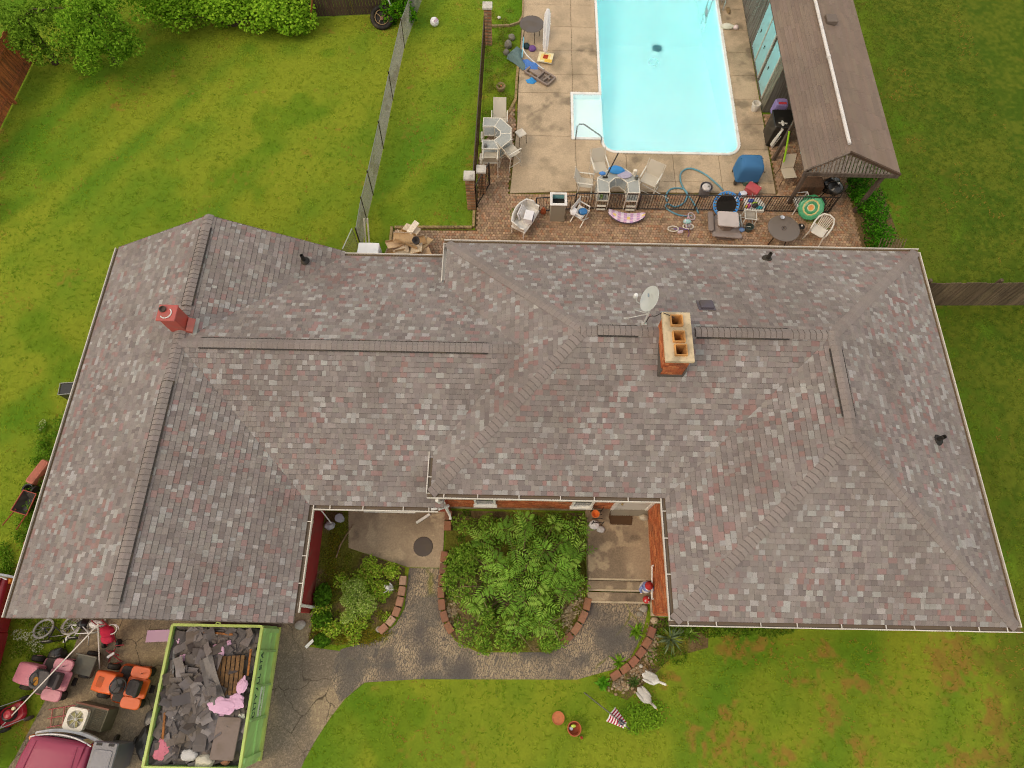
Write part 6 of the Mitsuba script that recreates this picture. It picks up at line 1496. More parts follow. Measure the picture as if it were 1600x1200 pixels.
# ---- concrete pad things
solo('cover_plate', B().lathe([(.001, .045), (.28, .045), (.3, .03), (.001, .03)], col('#5b5049'), at=(-2.6, 2.58, 0), n=36), 'round dark cover plate on the concrete pad', 'manhole cover', 'matte', 30)
solo('loose_pipe', B().bar((-2.86, 3.28, .07), (-2.46, 3.56, .07), .075, .06, WHITE), 'short loose piece of white downspout lying on the concrete pad', 'pipe', 'gloss')
solo('grey_bucket', B().lathe([(.001, .0), (.11, 0), (.13, .26), (.001, .27)], col('#b9bac2'), n=20), 'pale grey lidded bucket by the red brown wall', 'bucket', 'gloss', 40, pos=(-5.2, 3.36, 0))
lump('grey_bag', 'crumpled grey white bag in the corner of the red walls', 'bag', (-5.5, 3.15, 0), (.15, .14, .16), col('#b8b6b8'), 'gloss', seed=104)
solo('white_pole', B().cyl((-5.55, 3.45, 1.1), (-5.42, 3.2, .25), .02, WHITE, n=6), 'short white stick leaning in the corner of the red walls', 'stick', 'gloss', 40)
for i, (x, y, a, L) in enumerate(((-5.15, 2.5, 1.1, .8), (-5.2, 2.2, 1.3, .5))):
    solo('dry_branch', B().tube([(x, y, .05), (x + L * .5 * math.cos(a), y + L * .5 * math.sin(a), .09), (x + L * math.cos(a), y + L * math.sin(a), .05)], [.022, .018, .01], col('#a3876a'), 6), ('longer' if i == 0 else 'shorter') + ' bare dry branch lying by the concrete pad', 'branch', 'wood', 50)
ch = Thing('cherub_statue', 'small white cherub statue at the right of the front left bed', 'statue', (-3.5, 1.35, 0), 20)
b = B(); W_ = col('#e6e2da')
ch.part('base', B().lathe([(.001, 0), (.11, 0), (.12, .05), (.09, .12), (.001, .13)], W_, n=16), 'matte', 40)
ch.part('body', B().ball((0, 0, .24), (.075, .065, .12), W_, 3).ball((0, .0, .41), (.055, .058, .065), W_, 3).tube([(.06, 0, .3), (.11, .05, .27), (.08, .1, .33)], [.028, .024, .018], W_, 8).tube([(-.06, 0, .3), (-.11, .05, .27), (-.07, .1, .32)], [.028, .024, .018], W_, 8).tube([(.04, 0, .17), (.06, .1, .18), (.05, .14, .1)], [.04, .034, .022], W_, 8).tube([(-.04, 0, .17), (-.06, .1, .18), (-.05, .14, .1)], [.04, .034, .022], W_, 8), 'matte', 60)
for s in (-1, 1): ch.part('wing', B().add([(s * .02, -.05, .24), (s * .02, -.06, .36), (s * .15, -.1, .42), (s * .17, -.1, .33), (s * .1, -.08, .24), (s * .08, -.1, .33)], [[0, 1, 5], [1, 2, 5], [2, 3, 5], [3, 4, 5], [4, 0, 5]], W_), 'matte')
# ---- geese, pots, flag
def goose(label, pos, rz, c):
    t = Thing('goose_figure', label, 'statue', pos, rz)
    xs_ = np.array([-.30, -.24, -.14, 0, .10, .17, .22]); ry = np.array([.015, .07, .135, .16, .135, .075, .025]); rz_ = np.array([.012, .03, .07, .11, .1, .07, .02]); zc = np.array([.25, .235, .2, .18, .2, .23, .25])
    g = np.linspace(0, 2 * np.pi, 17)[:-1]
    v, f = loft([np.c_[np.full(16, x), a * np.cos(g), z + h * np.sin(g)] for x, a, h, z in zip(xs_, ry, rz_, zc)], True)
    t.part('body', B().add(v, f[:, ::-1], c), 'matte', 60)
    for s in (-1, 1): t.part('wing', B().ball((-.06, s * .115, .235), (.19, .045, .06), c * .92, 2, R=roty(.08)), 'matte', 60)
    t.part('neck', B().tube(spline([(.17, 0, .24), (.24, 0, .3), (.25, 0, .36), (.3, 0, .4), (.35, 0, .4)], 4), .035, c, 8).ball((.33, 0, .41), (.05, .036, .036), c, 2), 'matte', 60)
    t.part('beak', B().cyl((.36, 0, .405), (.44, 0, .39), .02, col('#c9a24a'), r1=.006, n=8), 'matte', 50)
    for s in (-1, 1): t.part('leg', B().cyl((.0, s * .05, 0), (.0, s * .05, .1), .01, col('#7a6a4a'), n=5), 'matte')
goose('whiter goose figure nearer the brown block edging', (4.08, -.93, 0), -22, col('#f0ece0')); goose('greyer goose figure lower down the lawn edge', (3.86, -1.38, 0), -48, col('#cfc8bc'))
po = Thing('terracotta_pot', 'round terracotta pot with a lime green and silver thing inside on the front lawn', 'pot', (1.88, -2.2, 0))
po.part('pot', B().lathe([(.001, 0), (.13, 0), (.17, .2), (.19, .22), (.19, .28), (.165, .28), (.15, .06), (.001, .06)], col('#b9603a'), n=26), 'matte', 40)
lump('lime_toy', 'lime green plastic piece in the terracotta pot', 'toy', (1.86, -2.14, .18), (.07, .045, .04), col('#c4dc4a'), 'gloss', seed=111, sub=2); lump('silver_bag', 'crumpled silver wrapper in the terracotta pot', 'wrapper', (1.8, -2.2, .15), (.06, .05, .05), col('#c0c4cc'), 'gloss', seed=112, sub=2)
solo('clay_saucer', B().lathe([(.001, .02), (.14, .02), (.165, .05), (.175, .05), (.16, .0), (.001, 0)], col('#c9784a'), n=26), 'round terracotta saucer lying on the front lawn', 'saucer', 'matte', 40, pos=(1.46, -1.97, .02))
g2 = Thing('garden_figure', 'tiny figurine with red hat and green coat beside the terracotta pot', 'figurine', (2.08, -2.42, 0), 200)
g2.part('body', B().lathe([(.001, 0), (.05, 0), (.055, .05), (.03, .14), (.001, .15)], col('#8aa83a'), n=12), 'matte', 50); g2.part('head', B().ball((0, 0, .17), .035, col('#e3c4a4'), 2), 'matte', 60); g2.part('hat', B().lathe([(.042, .185), (.03, .22), (.001, .26)], col('#c23a28'), n=12), 'matte', 50)
fg_ = Thing('garden_flag', 'small striped flag on a grey pole standing in the front lawn', 'flag')
p0_, p1_ = np.array([2.2, -1.33, 0.0]), np.array([3.2, -2.06, 1.05])
fg_.part('pole', B().cyl(p0_, p1_, .017, col('#a39e94'), n=8), 'metal', 40); fg_.part('finial', B().ball(p1_ + [.02, -.02, .02], .025, col('#2b2826'), 2), 'gloss', 50); fg_.part('collar', B().ball(p1_ - (p1_ - p0_) * .06, (.035, .035, .03), col('#e8e2d2'), 2), 'gloss', 50)
d_ = (p0_ - p1_) / np.linalg.norm(p0_ - p1_)
n, m_ = 13, 13
P = np.zeros((n + 1, m_ + 1, 3)); cc = np.zeros((n, m_, 3)); s0 = p1_ + d_ * .13
sd_ = np.cross(d_, [0, 0, 1.0]); sd_ /= np.linalg.norm(sd_)
for i in range(n + 1):
    for j in range(m_ + 1):
        u_ = i / n; v_ = j / m_ * 2 - 1
        P[i, j] = s0 + d_ * (.5 * u_ - .08 * abs(v_)) + sd_ * v_ * (.08 + .14 * u_) + np.array([0, 0, -1.0]) * (.05 + .26 * v_ * v_ * (.35 + .65 * u_)) + np.array([0, 0, .012 * math.sin(v_ * 9)])
for i in range(n):
    for j in range(m_): cc[i, j] = col('#2e3350') if i < 5 and 3 <= j <= 9 else (col('#b8384a') if i % 2 else col('#f0eaea'))
fg_.part('cloth', B().grid(P, cc), 'cloth')
stb = B()
for i in range(5):
    for j in range(3, 10):
        if (i + j) % 2 == 0:
            q = (P[i, j] + P[i + 1, j + 1] + P[i + 1, j] + P[i, j + 1]) / 4
            ex = (P[i, j + 1] - P[i, j]); ex /= np.linalg.norm(ex); ey = P[i + 1, j] - P[i, j]; ey -= ex * (ey @ ex); ey /= np.linalg.norm(ey); nz_ = np.cross(ex, ey)
            nz_ = nz_ if nz_[2] > 0 else -nz_
            ring = [q + nz_ * .004 + (ex * math.cos(a) + ey * math.sin(a)) * (.014 if k % 2 == 0 else .006) for k, a in enumerate(np.arange(10) * math.pi / 5)]
            stb.add(ring + [q + nz_ * .004], [[k, (k + 1) % 10, 10] for k in range(10)], col('#f0eeee'))
fg_.part('star', stb, 'cloth', kind='stuff')

# ---- the dumpster and its load
GRN = col('#a6d67c'); YGR = col('#bccf68')
dx0, dx1, dy0, dy1, dh = -9.05, -6.63, -3.12, .22, 1.3
du = Thing('dumpster', 'open green dumpster full of torn off roofing on the driveway', 'dumpster')
du.part('floor', B().box(((dx0 + dx1) / 2, (dy0 + dy1) / 2, .14), (dx1 - dx0 - .08, dy1 - dy0 - .08, .05), GRN * .6), 'gloss')
for nm, c_, s_ in (('side_wall', (dx0, (dy0 + dy1) / 2, .72), (.05, dy1 - dy0, 1.16)), ('side_wall', (dx1, (dy0 + dy1) / 2, .72), (.05, dy1 - dy0, 1.16)), ('end_wall', ((dx0 + dx1) / 2, dy1, .72), (dx1 - dx0, .05, 1.16)), ('end_wall', ((dx0 + dx1) / 2, dy0, .72), (dx1 - dx0, .05, 1.16))):
    du.part(nm, B().box(c_, s_, jit(GRN, .03)), 'gloss')
for a, c_ in (((dx0, dy0), (dx0, dy1)), ((dx1, dy0), (dx1, dy1)), ((dx0, dy1), (dx1, dy1)), ((dx0, dy0), (dx1, dy0))):
    du.part('top_rail', B().bar((*a, dh), (*c_, dh), .07, .08, jit(YGR, .04)), 'gloss')
for y in (-2.95, -2.05, -1.25, -.4, .12):
    du.part('rib', B().box((dx1 + .05, y, .66), (.07, .06 if -2.9 < y < .1 else .12, 1.2), GRN * (.75 if -2.9 < y < .1 else 1.0)), 'gloss'); du.part('rib', B().box((dx0 - .05, y, .66), (.07, .08, 1.2), GRN * .85), 'gloss')
du.part('sill', B().bar((dx1 + .04, dy0, .1), (dx1 + .04, dy1, .1), .1, .14, YGR), 'gloss'); du.part('sill', B().bar((dx0 - .04, dy0, .1), (dx0 - .04, dy1, .1), .1, .14, YGR), 'gloss')
du.part('mid_rail', B().bar((dx1 + .035, dy0, .62), (dx1 + .035, dy1, .62), .03, .04, jit(GRN, .03) * 1.12), 'gloss')
for x in (dx0 + .3, dx1 - .3): du.part('skid', B().bar((x, dy0, .05), (x, dy1, .05), .12, .09, col('#4a4a42')), 'metal')
du.part('gate_latch', B().tube([(-7.9, dy1 + .04, 1.3), (-7.85, dy1 + .09, 1.36), (-7.75, dy1 + .06, 1.33)], .02, YGR, 6), 'gloss', 40)
tm_ = meshkit.text_mesh('CITY ALL STA', .17, .006, bold=True)
v = np.array(tm_.vertices); v = np.c_[v[:, 2], v[:, 0], v[:, 1]]
du.part('lettering', B().add(v + [dx1 + .026, -2.02, .96], tm_.faces, col('#35553f')), 'gloss', label='dark lettering on the green side')
du.part('sticker', B().box((dx1 + .028, -1.65, .62), (.012, .72, .26), col('#d8dccb')), 'gloss', label='white sticker with a dark swoosh')
du.part('swoosh', B().add(np.array([(0, -.3, .05), (0, -.12, .0), (0, -.02, -.06), (0, .06, -.03), (0, .3, .02), (0, .1, .06), (0, -.02, .02), (0, -.12, .06)]) + [dx1 + .036, -1.65, .62], [[0, 1, 7], [1, 6, 7], [1, 2, 6], [2, 3, 6], [3, 5, 6], [3, 4, 5]], col('#2f3a34')), 'gloss')
# heap of torn shingles and felt
r3 = np.random.RandomState(19); db = B()
def heap_z(x, y): return 1.03 + .2 * meshkit.fbm(np.array([[x * 1.3, y * 1.3, 5.0]]), 3)[0] + .12 * math.exp(-((x + 7.9) ** 2 + (y + 1.3) ** 2))
gx, gy = np.linspace(dx0 + .04, dx1 - .04, 30), np.linspace(dy0 + .04, dy1 - .04, 40)
db.grid(np.array([[(x, y, heap_z(x, y) - .08) for y in gy] for x in gx]), col('#4c4540'))
dpal = [col(h) for h in ('#726a69', '#635c5b', '#7e7572', '#6d645f', '#8a827f', '#5a5453', '#796d64')]
for _ in range(400):
    x, y = r3.uniform(dx0 + .2, dx1 - .2), r3.uniform(dy0 + .2, dy1 - .2)
    L, W = r3.uniform(.3, 1.2), r3.uniform(.14, .42); z = heap_z(x, y) + r3.uniform(-.05, .05) - (.12 if -7.85 < x < -6.8 and -1.65 < y < -.4 else 0)
    R = rotz(r3.uniform(0, 6.28)) @ rotx(r3.normal() * .1) @ roty(r3.normal() * .1)
    k = 9; g = np.linspace(-.5, .5, k); bend = r3.normal() * .35; wv_ = r3.uniform(.01, .045) * np.sin(g * r3.uniform(5, 14) + r3.uniform(0, 6))
    e0 = r3.uniform(.7, 1, (k, 1)) * W; pts = np.stack([np.c_[g * L, -e0[:, 0] / 2, bend * L * g * g + wv_], np.c_[g * L, e0[::-1, 0] / 2, bend * L * g * g + wv_]], 1)
    pts = pts @ R.T + [x, y, z]; pts[..., 0] = np.clip(pts[..., 0], dx0 + .04, dx1 - .04); pts[..., 1] = np.clip(pts[..., 1], dy0 + .04, dy1 - .04)
    db.grid(pts, dpal[r3.randint(7)] * r3.uniform(.85, 1.15), .008)
k = solo('roofing_debris', db, 'heap of torn grey shingles and felt filling the dumpster', 'debris', 'matte'); tag(k, kind='stuff')
pa = Thing('wooden_pallet', 'brown slatted wooden pallet lying on the debris', 'pallet', (-7.36, -1.0, 1.25), 4)
for i in range(7): pa.part('slat', B().box((-.36 + i * .12, 0, .03), (.09, .95, .025), jit(col('#8d6a44'), .1)), 'wood')
for y in (-.4, 0, .4): pa.part('bearer', B().box((0, y, -.03), (.82, .07, .09), jit(col('#6d5136'), .1)), 'wood')
solo('grey_felt', B().grid(np.array([[(-.18 + .09 * j, -.5 + .2 * i, .07 + .05 * math.sin(j * 1.5 + i * .6)) for j in range(5)] for i in range(7)]), col('#837c77'), .012), 'long crumpled strip of grey felt draped across the pallet', 'roofing felt', 'matte', 50, pos=(-7.65, -1.2, 1.3), rz=28)
solo('brown_board', B().rbox((0, 0, 0), (.62, .98, .05), col('#86756b'), r=.05), 'large smooth grey brown board near the front end of the dumpster', 'board', 'matte', 40, pos=(-7.12, -2.45, 1.28), rz=-2)
pk = col('#e6b8d0')
for i, (x, y, rx, ry, lb) in enumerate(((-7.65, -.42, .1, .13, 'pink insulation tuft near the middle of the far end of the dumpster'), (-7.5, -.22, .07, .07, 'small pink insulation tuft at the far end of the dumpster'), (-7.75, -.3, .12, .06, 'pink insulation strip left of the middle at the far end of the dumpster'), (-8.65, -.6, .1, .1, 'pink insulation tuft in the far left part of the dumpster'), (-8.4, -.62, .08, .12, 'pink insulation tuft in the far left part just right of another'), (-8.85, -.1, .06, .12, 'pink insulation tuft in the far left corner of the dumpster'), (-7.3, -1.72, .3, .2, 'large pink insulation sheet below the pallet'), (-7.0, -1.62, .2, .16, 'pink insulation tuft joined to the right of the large sheet'), (-6.9, -1.22, .13, .18, 'pink insulation tuft right of the pallet'), (-8.75, -2.7, .2, .25, 'pink and red plastic wrap in the near left corner of the dumpster'), (-7.35, -1.98, .09, .14, 'pink insulation shred hanging below the large sheet'))):
    lump('insulation_tuft', lb, 'insulation', (x, y, heap_z(x, y) + .02 + (.12 if -7.5 < x < -6.8 and -1.9 < y < -.6 else 0)), (rx, ry, .05), pk if i != 9 else col('#d8808e'), 'cloth', seed=130 + i, amp=.6, sub=3)
for i, (x, y, r_, c_, lb) in enumerate(((-8.0, -2.85, .2, '#cfcac4', 'white plastic bag at the near end of the dumpster'), (-7.6, -2.98, .22, '#d6ceb8', 'cream paper rubbish at the near end of the dumpster'), (-8.35, -2.75, .14, '#5d5450', 'dark box like scrap beside the white bag'), (-8.05, -.62, .08, '#d8d4cc', 'small white scrap left of the pallet'), (-8.6, -2.0, .1, '#dcd6ce', 'white scrap along the left wall of the dumpster'), (-7.1, -2.98, .12, '#c08a6a', 'reddish wrapper at the near right corner of the load'), (-6.85, -1.95, .09, '#e0dcc8', 'cream scrap along the right wall of the dumpster'), (-7.9, -.0, .08, '#dcd4c4', 'white scrap at the far wall of the dumpster'))):
    lump('rubbish', lb, 'rubbish', (x, y, heap_z(x, y) + .02), (r_, r_ * .7, r_ * .5), col(c_), 'cloth', seed=150 + i, amp=.5, sub=2)
for i, (a, c_, lb) in enumerate((((-6.85, -.35), (-6.82, -1.0), 'orange brown batten along the right wall of the dumpster'), ((-8.8, -1.9), (-8.72, -2.5), 'orange brown batten along the left wall of the dumpster'), ((-8.9, -.4), (-8.75, -1.2), 'grey metal strip along the left wall of the dumpster'), ((-8.2, .05), (-7.4, .0), 'brown lath along the far wall of the dumpster'))):
    solo('batten', B().bar((*a, 1.27), (*c_, 1.28), .05, .03, col('#b5743c' if i != 2 else '#8a8a88')), lb, 'batten', 'wood')
solo('foam_sheet', B().box((0, 0, 0), (.74, .32, .03), col('#d9b4cc')), 'pale pink foam sheet on the driveway beside the dumpster', 'foam sheet', 'cloth', pos=(-10.0, -.07, .03), rz=3)
# ---- riding mowers
def tyre(b, c, r, w): return b.lathe([(.001, -w / 2), (r * .45, -w / 2), (r * .5, -w * .35), (r * .8, -w / 2), (r, -w * .3), (r, w * .3), (r * .8, w / 2), (r * .5, w * .35), (r * .45, w / 2), (.001, w / 2)], col('#2d2a28'), at=c, n=22, R=rotx(math.pi / 2))
def mower(label, pos, rz, c, seatc, kind):
    t = Thing('riding_mower', label, 'riding mower', pos, rz)     # nose towards -x
    for x, y, r, w in ((-.55, -.36, .17, .15), (-.55, .36, .17, .15), (.42, -.4, .24, .22), (.42, .4, .24, .22)):
        k = t.part('wheel', tyre(B(), (x, y, r), r, w), 'matte', 40); t.part('rim', B().lathe([(.001, -w / 2 - .005), (r * .45, -w / 2 - .005), (r * .45, w / 2 + .005), (.001, w / 2 + .005)], c * .9, at=(x, y, r), n=16, R=rotx(math.pi / 2)), 'gloss', 40, parent=k)
    sec = []
    for x, hw, z0, z1 in ((-.78, .2, .32, .5), (-.74, .25, .28, .58), (-.45, .27, .3, .68), (-.12, .26, .35, .74), (-.1, .25, .36, .73)):
        q = sbox(-hw, z0, hw, z1).buffer(-.07).buffer(.07, quad_segs=4); e = np.array(q.exterior.coords)[:-1]
        sec.append(np.c_[np.full(len(e), x), e])
    v, f = loft(sec, True); t.part('hood', B().add(v, f, c), 'paint', 40)
    for s in (-1, 1):
        if kind == 'vents': t.part('vent', B().box((-.42, s * .09, .672), (.11, .1, .01), col('#3a2428'), R=roty(-.2)), 'matte')
    if kind != 'vents': t.part('vent', B().rbox((-.5, 0, .665), (.2, .26, .02), c * .7, r=.03, R=roty(-.18)), 'matte')
    t.part('dash', B().rbox((0, 0, .66), (.3, .4, .2), col('#4a4646'), r=.08, R=roty(.15)), 'gloss', 40)
    t.part('steering_column', B().cyl((.0, 0, .72), (.1, 0, .84), .03, col('#2a2828'), n=8), 'gloss')
    g = np.linspace(0, 2 * np.pi, 25)[:-1]; Rw = roty(.5)
    st_ = B().tube(np.c_[.19 * np.cos(g), .19 * np.sin(g), 0 * g] @ Rw.T + [.12, 0, .86], .018, col('#262424'), 7, closed=True)
    for a in (0, 2.1, 4.2): st_.cyl((.12, 0, .86), np.array([.19 * math.cos(a), .19 * math.sin(a), 0]) @ Rw.T + [.12, 0, .86], .013, col('#262424'), n=5)
    t.part('steering_wheel', st_, 'gloss', 50)
    t.part('seat', B().rbox((.42, 0, .62), (.36, .4, .1), seatc, r=.1), 'cloth', 40); t.part('backrest', B().rbox((.62, 0, .76), (.1, .4, .3), seatc, r=.05, R=roty(.25)), 'cloth', 40)
    fd = B().rbox((.45, 0, .5), (.62, .5, .08), c, r=.06)
    t.part('rear_body', fd, 'paint', 40)
    for s in (-1, 1): t.part('fender', B().rbox((.44, s * .38, .53), (.56, .3, .07), c, r=.1), 'paint', 40)
    t.part('footboard', B().rbox((.02, 0, .3), (.5, .9, .04), col('#3b3634'), r=.06), 'matte', 40); t.part('mower_deck', B().rbox((-.05, 0, .17), (.62, 1.0, .16), c * .75, r=.2, seg=4), 'paint', 40)
    t.part('lever', B().cyl((.5, .36, .56), (.52, .36, .68), .012, col('#222'.replace('#222', '#222222')), n=6), 'gloss'); t.part('hitch', B().box((.8, 0, .34), (.12, .2, .03), col('#3a3634')), 'metal')
    return t
mower('orange riding mower facing left on the driveway', (-10.52, -1.32, 0), -8, col('#e06428'), col('#4d4846'), 'scoop')
mower('faded pink red riding mower in front of the garage grass', (-12.7, -1.16, 0), -9, col('#cc808a'), col('#5a5250'), 'vents')
solo('mower_cover', B().rbox((0, 0, 0), (.5, .46, .05), col('#645e5a'), r=.12), 'dark grey cover with an orange stain over the dash of the pink mower', 'cover', 'cloth', 40, pos=(-12.55, -1.22, .84), rz=-9, R=None)
solo('stain_cloth', B().rbox((0, 0, 0), (.13, .22, .012), col('#b07a34'), r=.05), 'small orange rag on the dark cover of the pink mower', 'rag', 'cloth', 40, pos=(-12.62, -1.25, .873), rz=10)
pl = col('#8c4a44')
wg = Thing('garden_trailer', 'dark greenish trailer bed behind the pink mower', 'trailer', (-11.72, -.86, 0), -9)
wg.part('bed', B().box((0, 0, .35), (.6, .5, .03), col('#6a665a')).box((0, .25, .42), (.6, .03, .14), col('#7a7668')).box((.3, 0, .42), (.03, .5, .14), col('#5e5a50')), 'matte'); wg.part('wheel', tyre(B(), (0, -.28, .17), .17, .1), 'matte', 40); wg.part('wheel', tyre(B(), (0, .3, .17), .17, .1), 'matte', 40)
# push mower
pm = Thing('push_mower', 'red push mower at the left edge of the driveway grass', 'lawn mower', (-13.45, -2.12, 0), 28)
pm.part('deck', B().rbox((0, 0, .18), (.7, .52, .16), col('#a8242e'), r=.18, seg=4), 'paint', 40); pm.part('engine', B().lathe([(.001, .46), (.12, .45), (.17, .38), (.18, .26), (.001, .26)], col('#2e2b2b'), n=22), 'gloss', 40)
pm.part('engine_cover', B().lathe([(.001, .5), (.09, .49), (.13, .44), (.13, .4)], col('#b83038'), at=(.05, 0, 0), n=18), 'paint', 40); pm.part('fuel_cap', B().cyl((.2, .08, .4), (.2, .08, .45), .045, col('#e8d8a0'), n=14), 'gloss', 40)
for x, y in ((-.3, -.28), (-.3, .28), (.32, -.28), (.32, .28)): pm.part('wheel', tyre(B(), (x, y, .12), .12, .07), 'matte', 40)
for s in (-1, 1): pm.part('handle', B().tube([(.3, s * .26, .2), (.0, s * .27, .45), (-.6, s * .27, .9)], .013, col('#b9b4ae'), 6), 'metal', 40)
pm.part('grass_bag', B().rbox((-.5, 0, .35), (.4, .42, .32), col('#242222'), r=.1), 'cloth', 40)
# red rack, fan, green box
rk = Thing('wire_rack', 'red wire frame lying on the driveway beside the white box fan', 'rack', (-12.15, -2.15, .05), 10)
for y in (-.22, 0, .22): rk.part('bar', B().cyl((-.42, y, 0), (.42, y, 0), .012, col('#b82f3c'), n=6), 'gloss', 40)
for x in (-.32, 0, .32): rk.part('bar', B().cyl((x, -.22, 0), (x, .22, 0), .012, col('#b82f3c'), n=6), 'gloss', 40)
fn = Thing('box_fan', 'square white fan with greenish blades resting on a crate', 'fan', (-11.45, -2.16, .52), -8)
fo = sbox(-.28, -.27, .28, .27).buffer(-.1).buffer(.1, quad_segs=4); circ = shapely.Point(0, 0).buffer(.215, quad_segs=12)
fn.part('housing', B().prism(fo.difference(circ), 0, .12, col('#e9dfcc')), 'gloss'); fn.part('back', B().prism(circ, .0, .02, col('#cfc8b6')), 'gloss')
for k_ in range(5):
    a = k_ * 2 * math.pi / 5; fn.part('blade', B().box((.11 * math.cos(a), .11 * math.sin(a), .06), (.17, .09, .008), col('#b3aa70'), R=rotz(a) @ rotx(.4)), 'gloss')
fn.part('hub', B().cyl((0, 0, .04), (0, 0, .1), .045, col('#b9b098'), n=16), 'gloss', 40)
for k_ in range(4):
    a = k_ * math.pi / 4 + .3; fn.part('guard', B().cyl((.22 * math.cos(a), .22 * math.sin(a), .115), (-.22 * math.cos(a), -.22 * math.sin(a), .115), .006, col('#e2ded2'), n=5), 'gloss')
cb_ = Thing('metal_crate', 'olive brown ribbed metal box under and behind the white fan', 'crate', (-11.2, -2.12, 0), -10)
cb_.part('box', B().rbox((0, 0, .25), (.95, .56, .5), col('#77705a'), r=.03), 'matte', 40)
for i in range(16): cb_.part('rib', B().box((.1 + i * .022, -.02, .505), (.01, .5, .012), col('#5e5846')), 'matte')
cb_.part('lid_edge', B().bar((-.47, .27, .5), (.47, .27, .5), .04, .03, col('#8a5a48')), 'matte')
# pickup truck
def car(label, pos, rz, c, name='pickup_truck', cat='truck', amber=True):
    t = Thing(name, label, cat, pos, rz)      # nose towards +y, origin under the nose
    hw = .88; sec = []
    for y, w, zb, zt in ((.0, .78, .55, .86), (-.08, .84, .42, .95), (-.5, .88, .4, 1.02), (-1.2, .9, .4, 1.08), (-1.45, .9, .4, 1.1)):
        q = sbox(-w, zb, w, zt).buffer(-.12).buffer(.12, quad_segs=4); e = np.array(q.exterior.coords)[:-1]; sec.append(np.c_[e[:, 0], np.full(len(e), y), e[:, 1] + .03 * (1 - (e[:, 0] / w) ** 2) * (e[:, 1] > zt - .2)])
    v, f = loft(sec, True); t.part('front_body', B().add(v, f[:, ::-1], c), 'paint', 40)
    hood = np.array([[(x, y, 1.03 + .035 * (1 - (x / .72) ** 2) + (-y) * .055 - .1 * max(0, 1 + y / .12) ** 2 - (.02 if abs(x) > .6 else 0)) for x in np.linspace(-.7, .7, 13)] for y in (-.02, -.06, -.12, -.3, -.6, -.9, -1.2, -1.4)])
    t.part('hood', B().grid(hood, c, .02), 'paint', 60)
    t.part('hood_crease', B().tube([(.55, -.1, 1.055), (.6, -.7, 1.09), (.62, -1.35, 1.13)], .012, c * .8, 5), 'paint'); t.part('hood_crease', B().tube([(-.55, -.1, 1.055), (-.6, -.7, 1.09), (-.62, -1.35, 1.13)], .012, c * .8, 5), 'paint')
    g = np.linspace(-1, 1, 15); bp = np.c_[g * .92, .16 - .17 * g ** 2, np.full(15, .56)]
    t.part('bumper', B().grid(np.stack([bp + [0, -.02, -.1], bp + [0, .02, -.02], bp + [0, .01, .06], bp + [0, -.06, .08]]), col('#e6e4e2'), .03), 'gloss', 50)
    t.part('bumper_side', B().grid(np.array([[(.92, -.0, .48), (.92, -.0, .64)], [(.95, -.25, .48), (.95, -.25, .64)]]), col('#e6e4e2'), .02), 'gloss')
    t.part('grille', B().grid(np.array([[(x, .06 - .1 * x * x, z) for x in np.linspace(-.56, .56, 9)] for z in (.62, .88)]), col('#2a2a3c'), .03), 'gloss', 40); t.part('chrome_trim', B().tube(np.c_[g * .82, .085 - .15 * g ** 2, np.full(15, .92)], .02, col('#ddd8d4'), 6), 'gloss', 40)
    for s in (-1, 1):
        t.part('headlight', B().rbox((s * .64, -.01, .77), (.26, .08, .2), col('#b9a878'), r=.03, R=rotz(-s * .25)), 'gloss', 40); t.part('turn_signal', B().rbox((s * .83, -.1, .77), (.14, .14, .2), col('#d8761e'), r=.04, R=rotz(-s * .6)), 'gloss', 40)
        for y in (-.62, -3.6): t.part('wheel', B().lathe([(.001, -.1), (.3, -.1), (.36, -.07), (.36, .07), (.3, .1), (.001, .1)], col('#222020'), at=(s * .82, y, .36), n=24, R=roty(math.pi / 2)), 'matte', 40)
        t.part('mirror', B().rbox((s * 1.02, -1.75, 1.2), (.2, .1, .16), c * .8, r=.04), 'paint', 40)
    sec = []
    for z, y0, y1, w in ((.45, -1.42, -4.9, .9), (1.05, -1.42, -4.9, .92), (1.15, -1.5, -4.85, .88)):
        q = sbox(-w, y1, w, y0).buffer(-.1).buffer(.1, quad_segs=3); e = np.array(q.exterior.coords)[:-1]; sec.append(np.c_[e, np.full(len(e), z)])
    v, f = loft(sec, True); t.part('body', B().add(v, f, c), 'paint', 40)
    v, f = loft([np.array([(-.84, -1.5, 1.12), (.84, -1.5, 1.12), (.84, -3.1, 1.12), (-.84, -3.1, 1.12)]), np.array([(-.68, -2.0, 1.62), (.68, -2.0, 1.62), (.68, -2.95, 1.62), (-.68, -2.95, 1.62)])], False)
    t.part('window_glass', B().add(v, f, (.02, .02, .025)), 'dark_glass'); t.part('cab_roof', B().rbox((0, -2.47, 1.65), (1.4, 1.05, .07), c, r=.12), 'paint', 40)
    for s in (-1, 1): t.part('door_handle', B().box((s * .935, -2.6, .98), (.02, .14, .03), col('#2a2a2a')), 'gloss')
    return t
car('maroon pickup with a pale bumper nosing into the bottom left of the driveway', (-11.5, -2.58, 0), -7, col('#a03a54'))
car('dark red car mostly outside the left edge beside the garage', (-15.02, 1.35, 0), 3, col('#8a1f28'), 'parked_car', 'car')
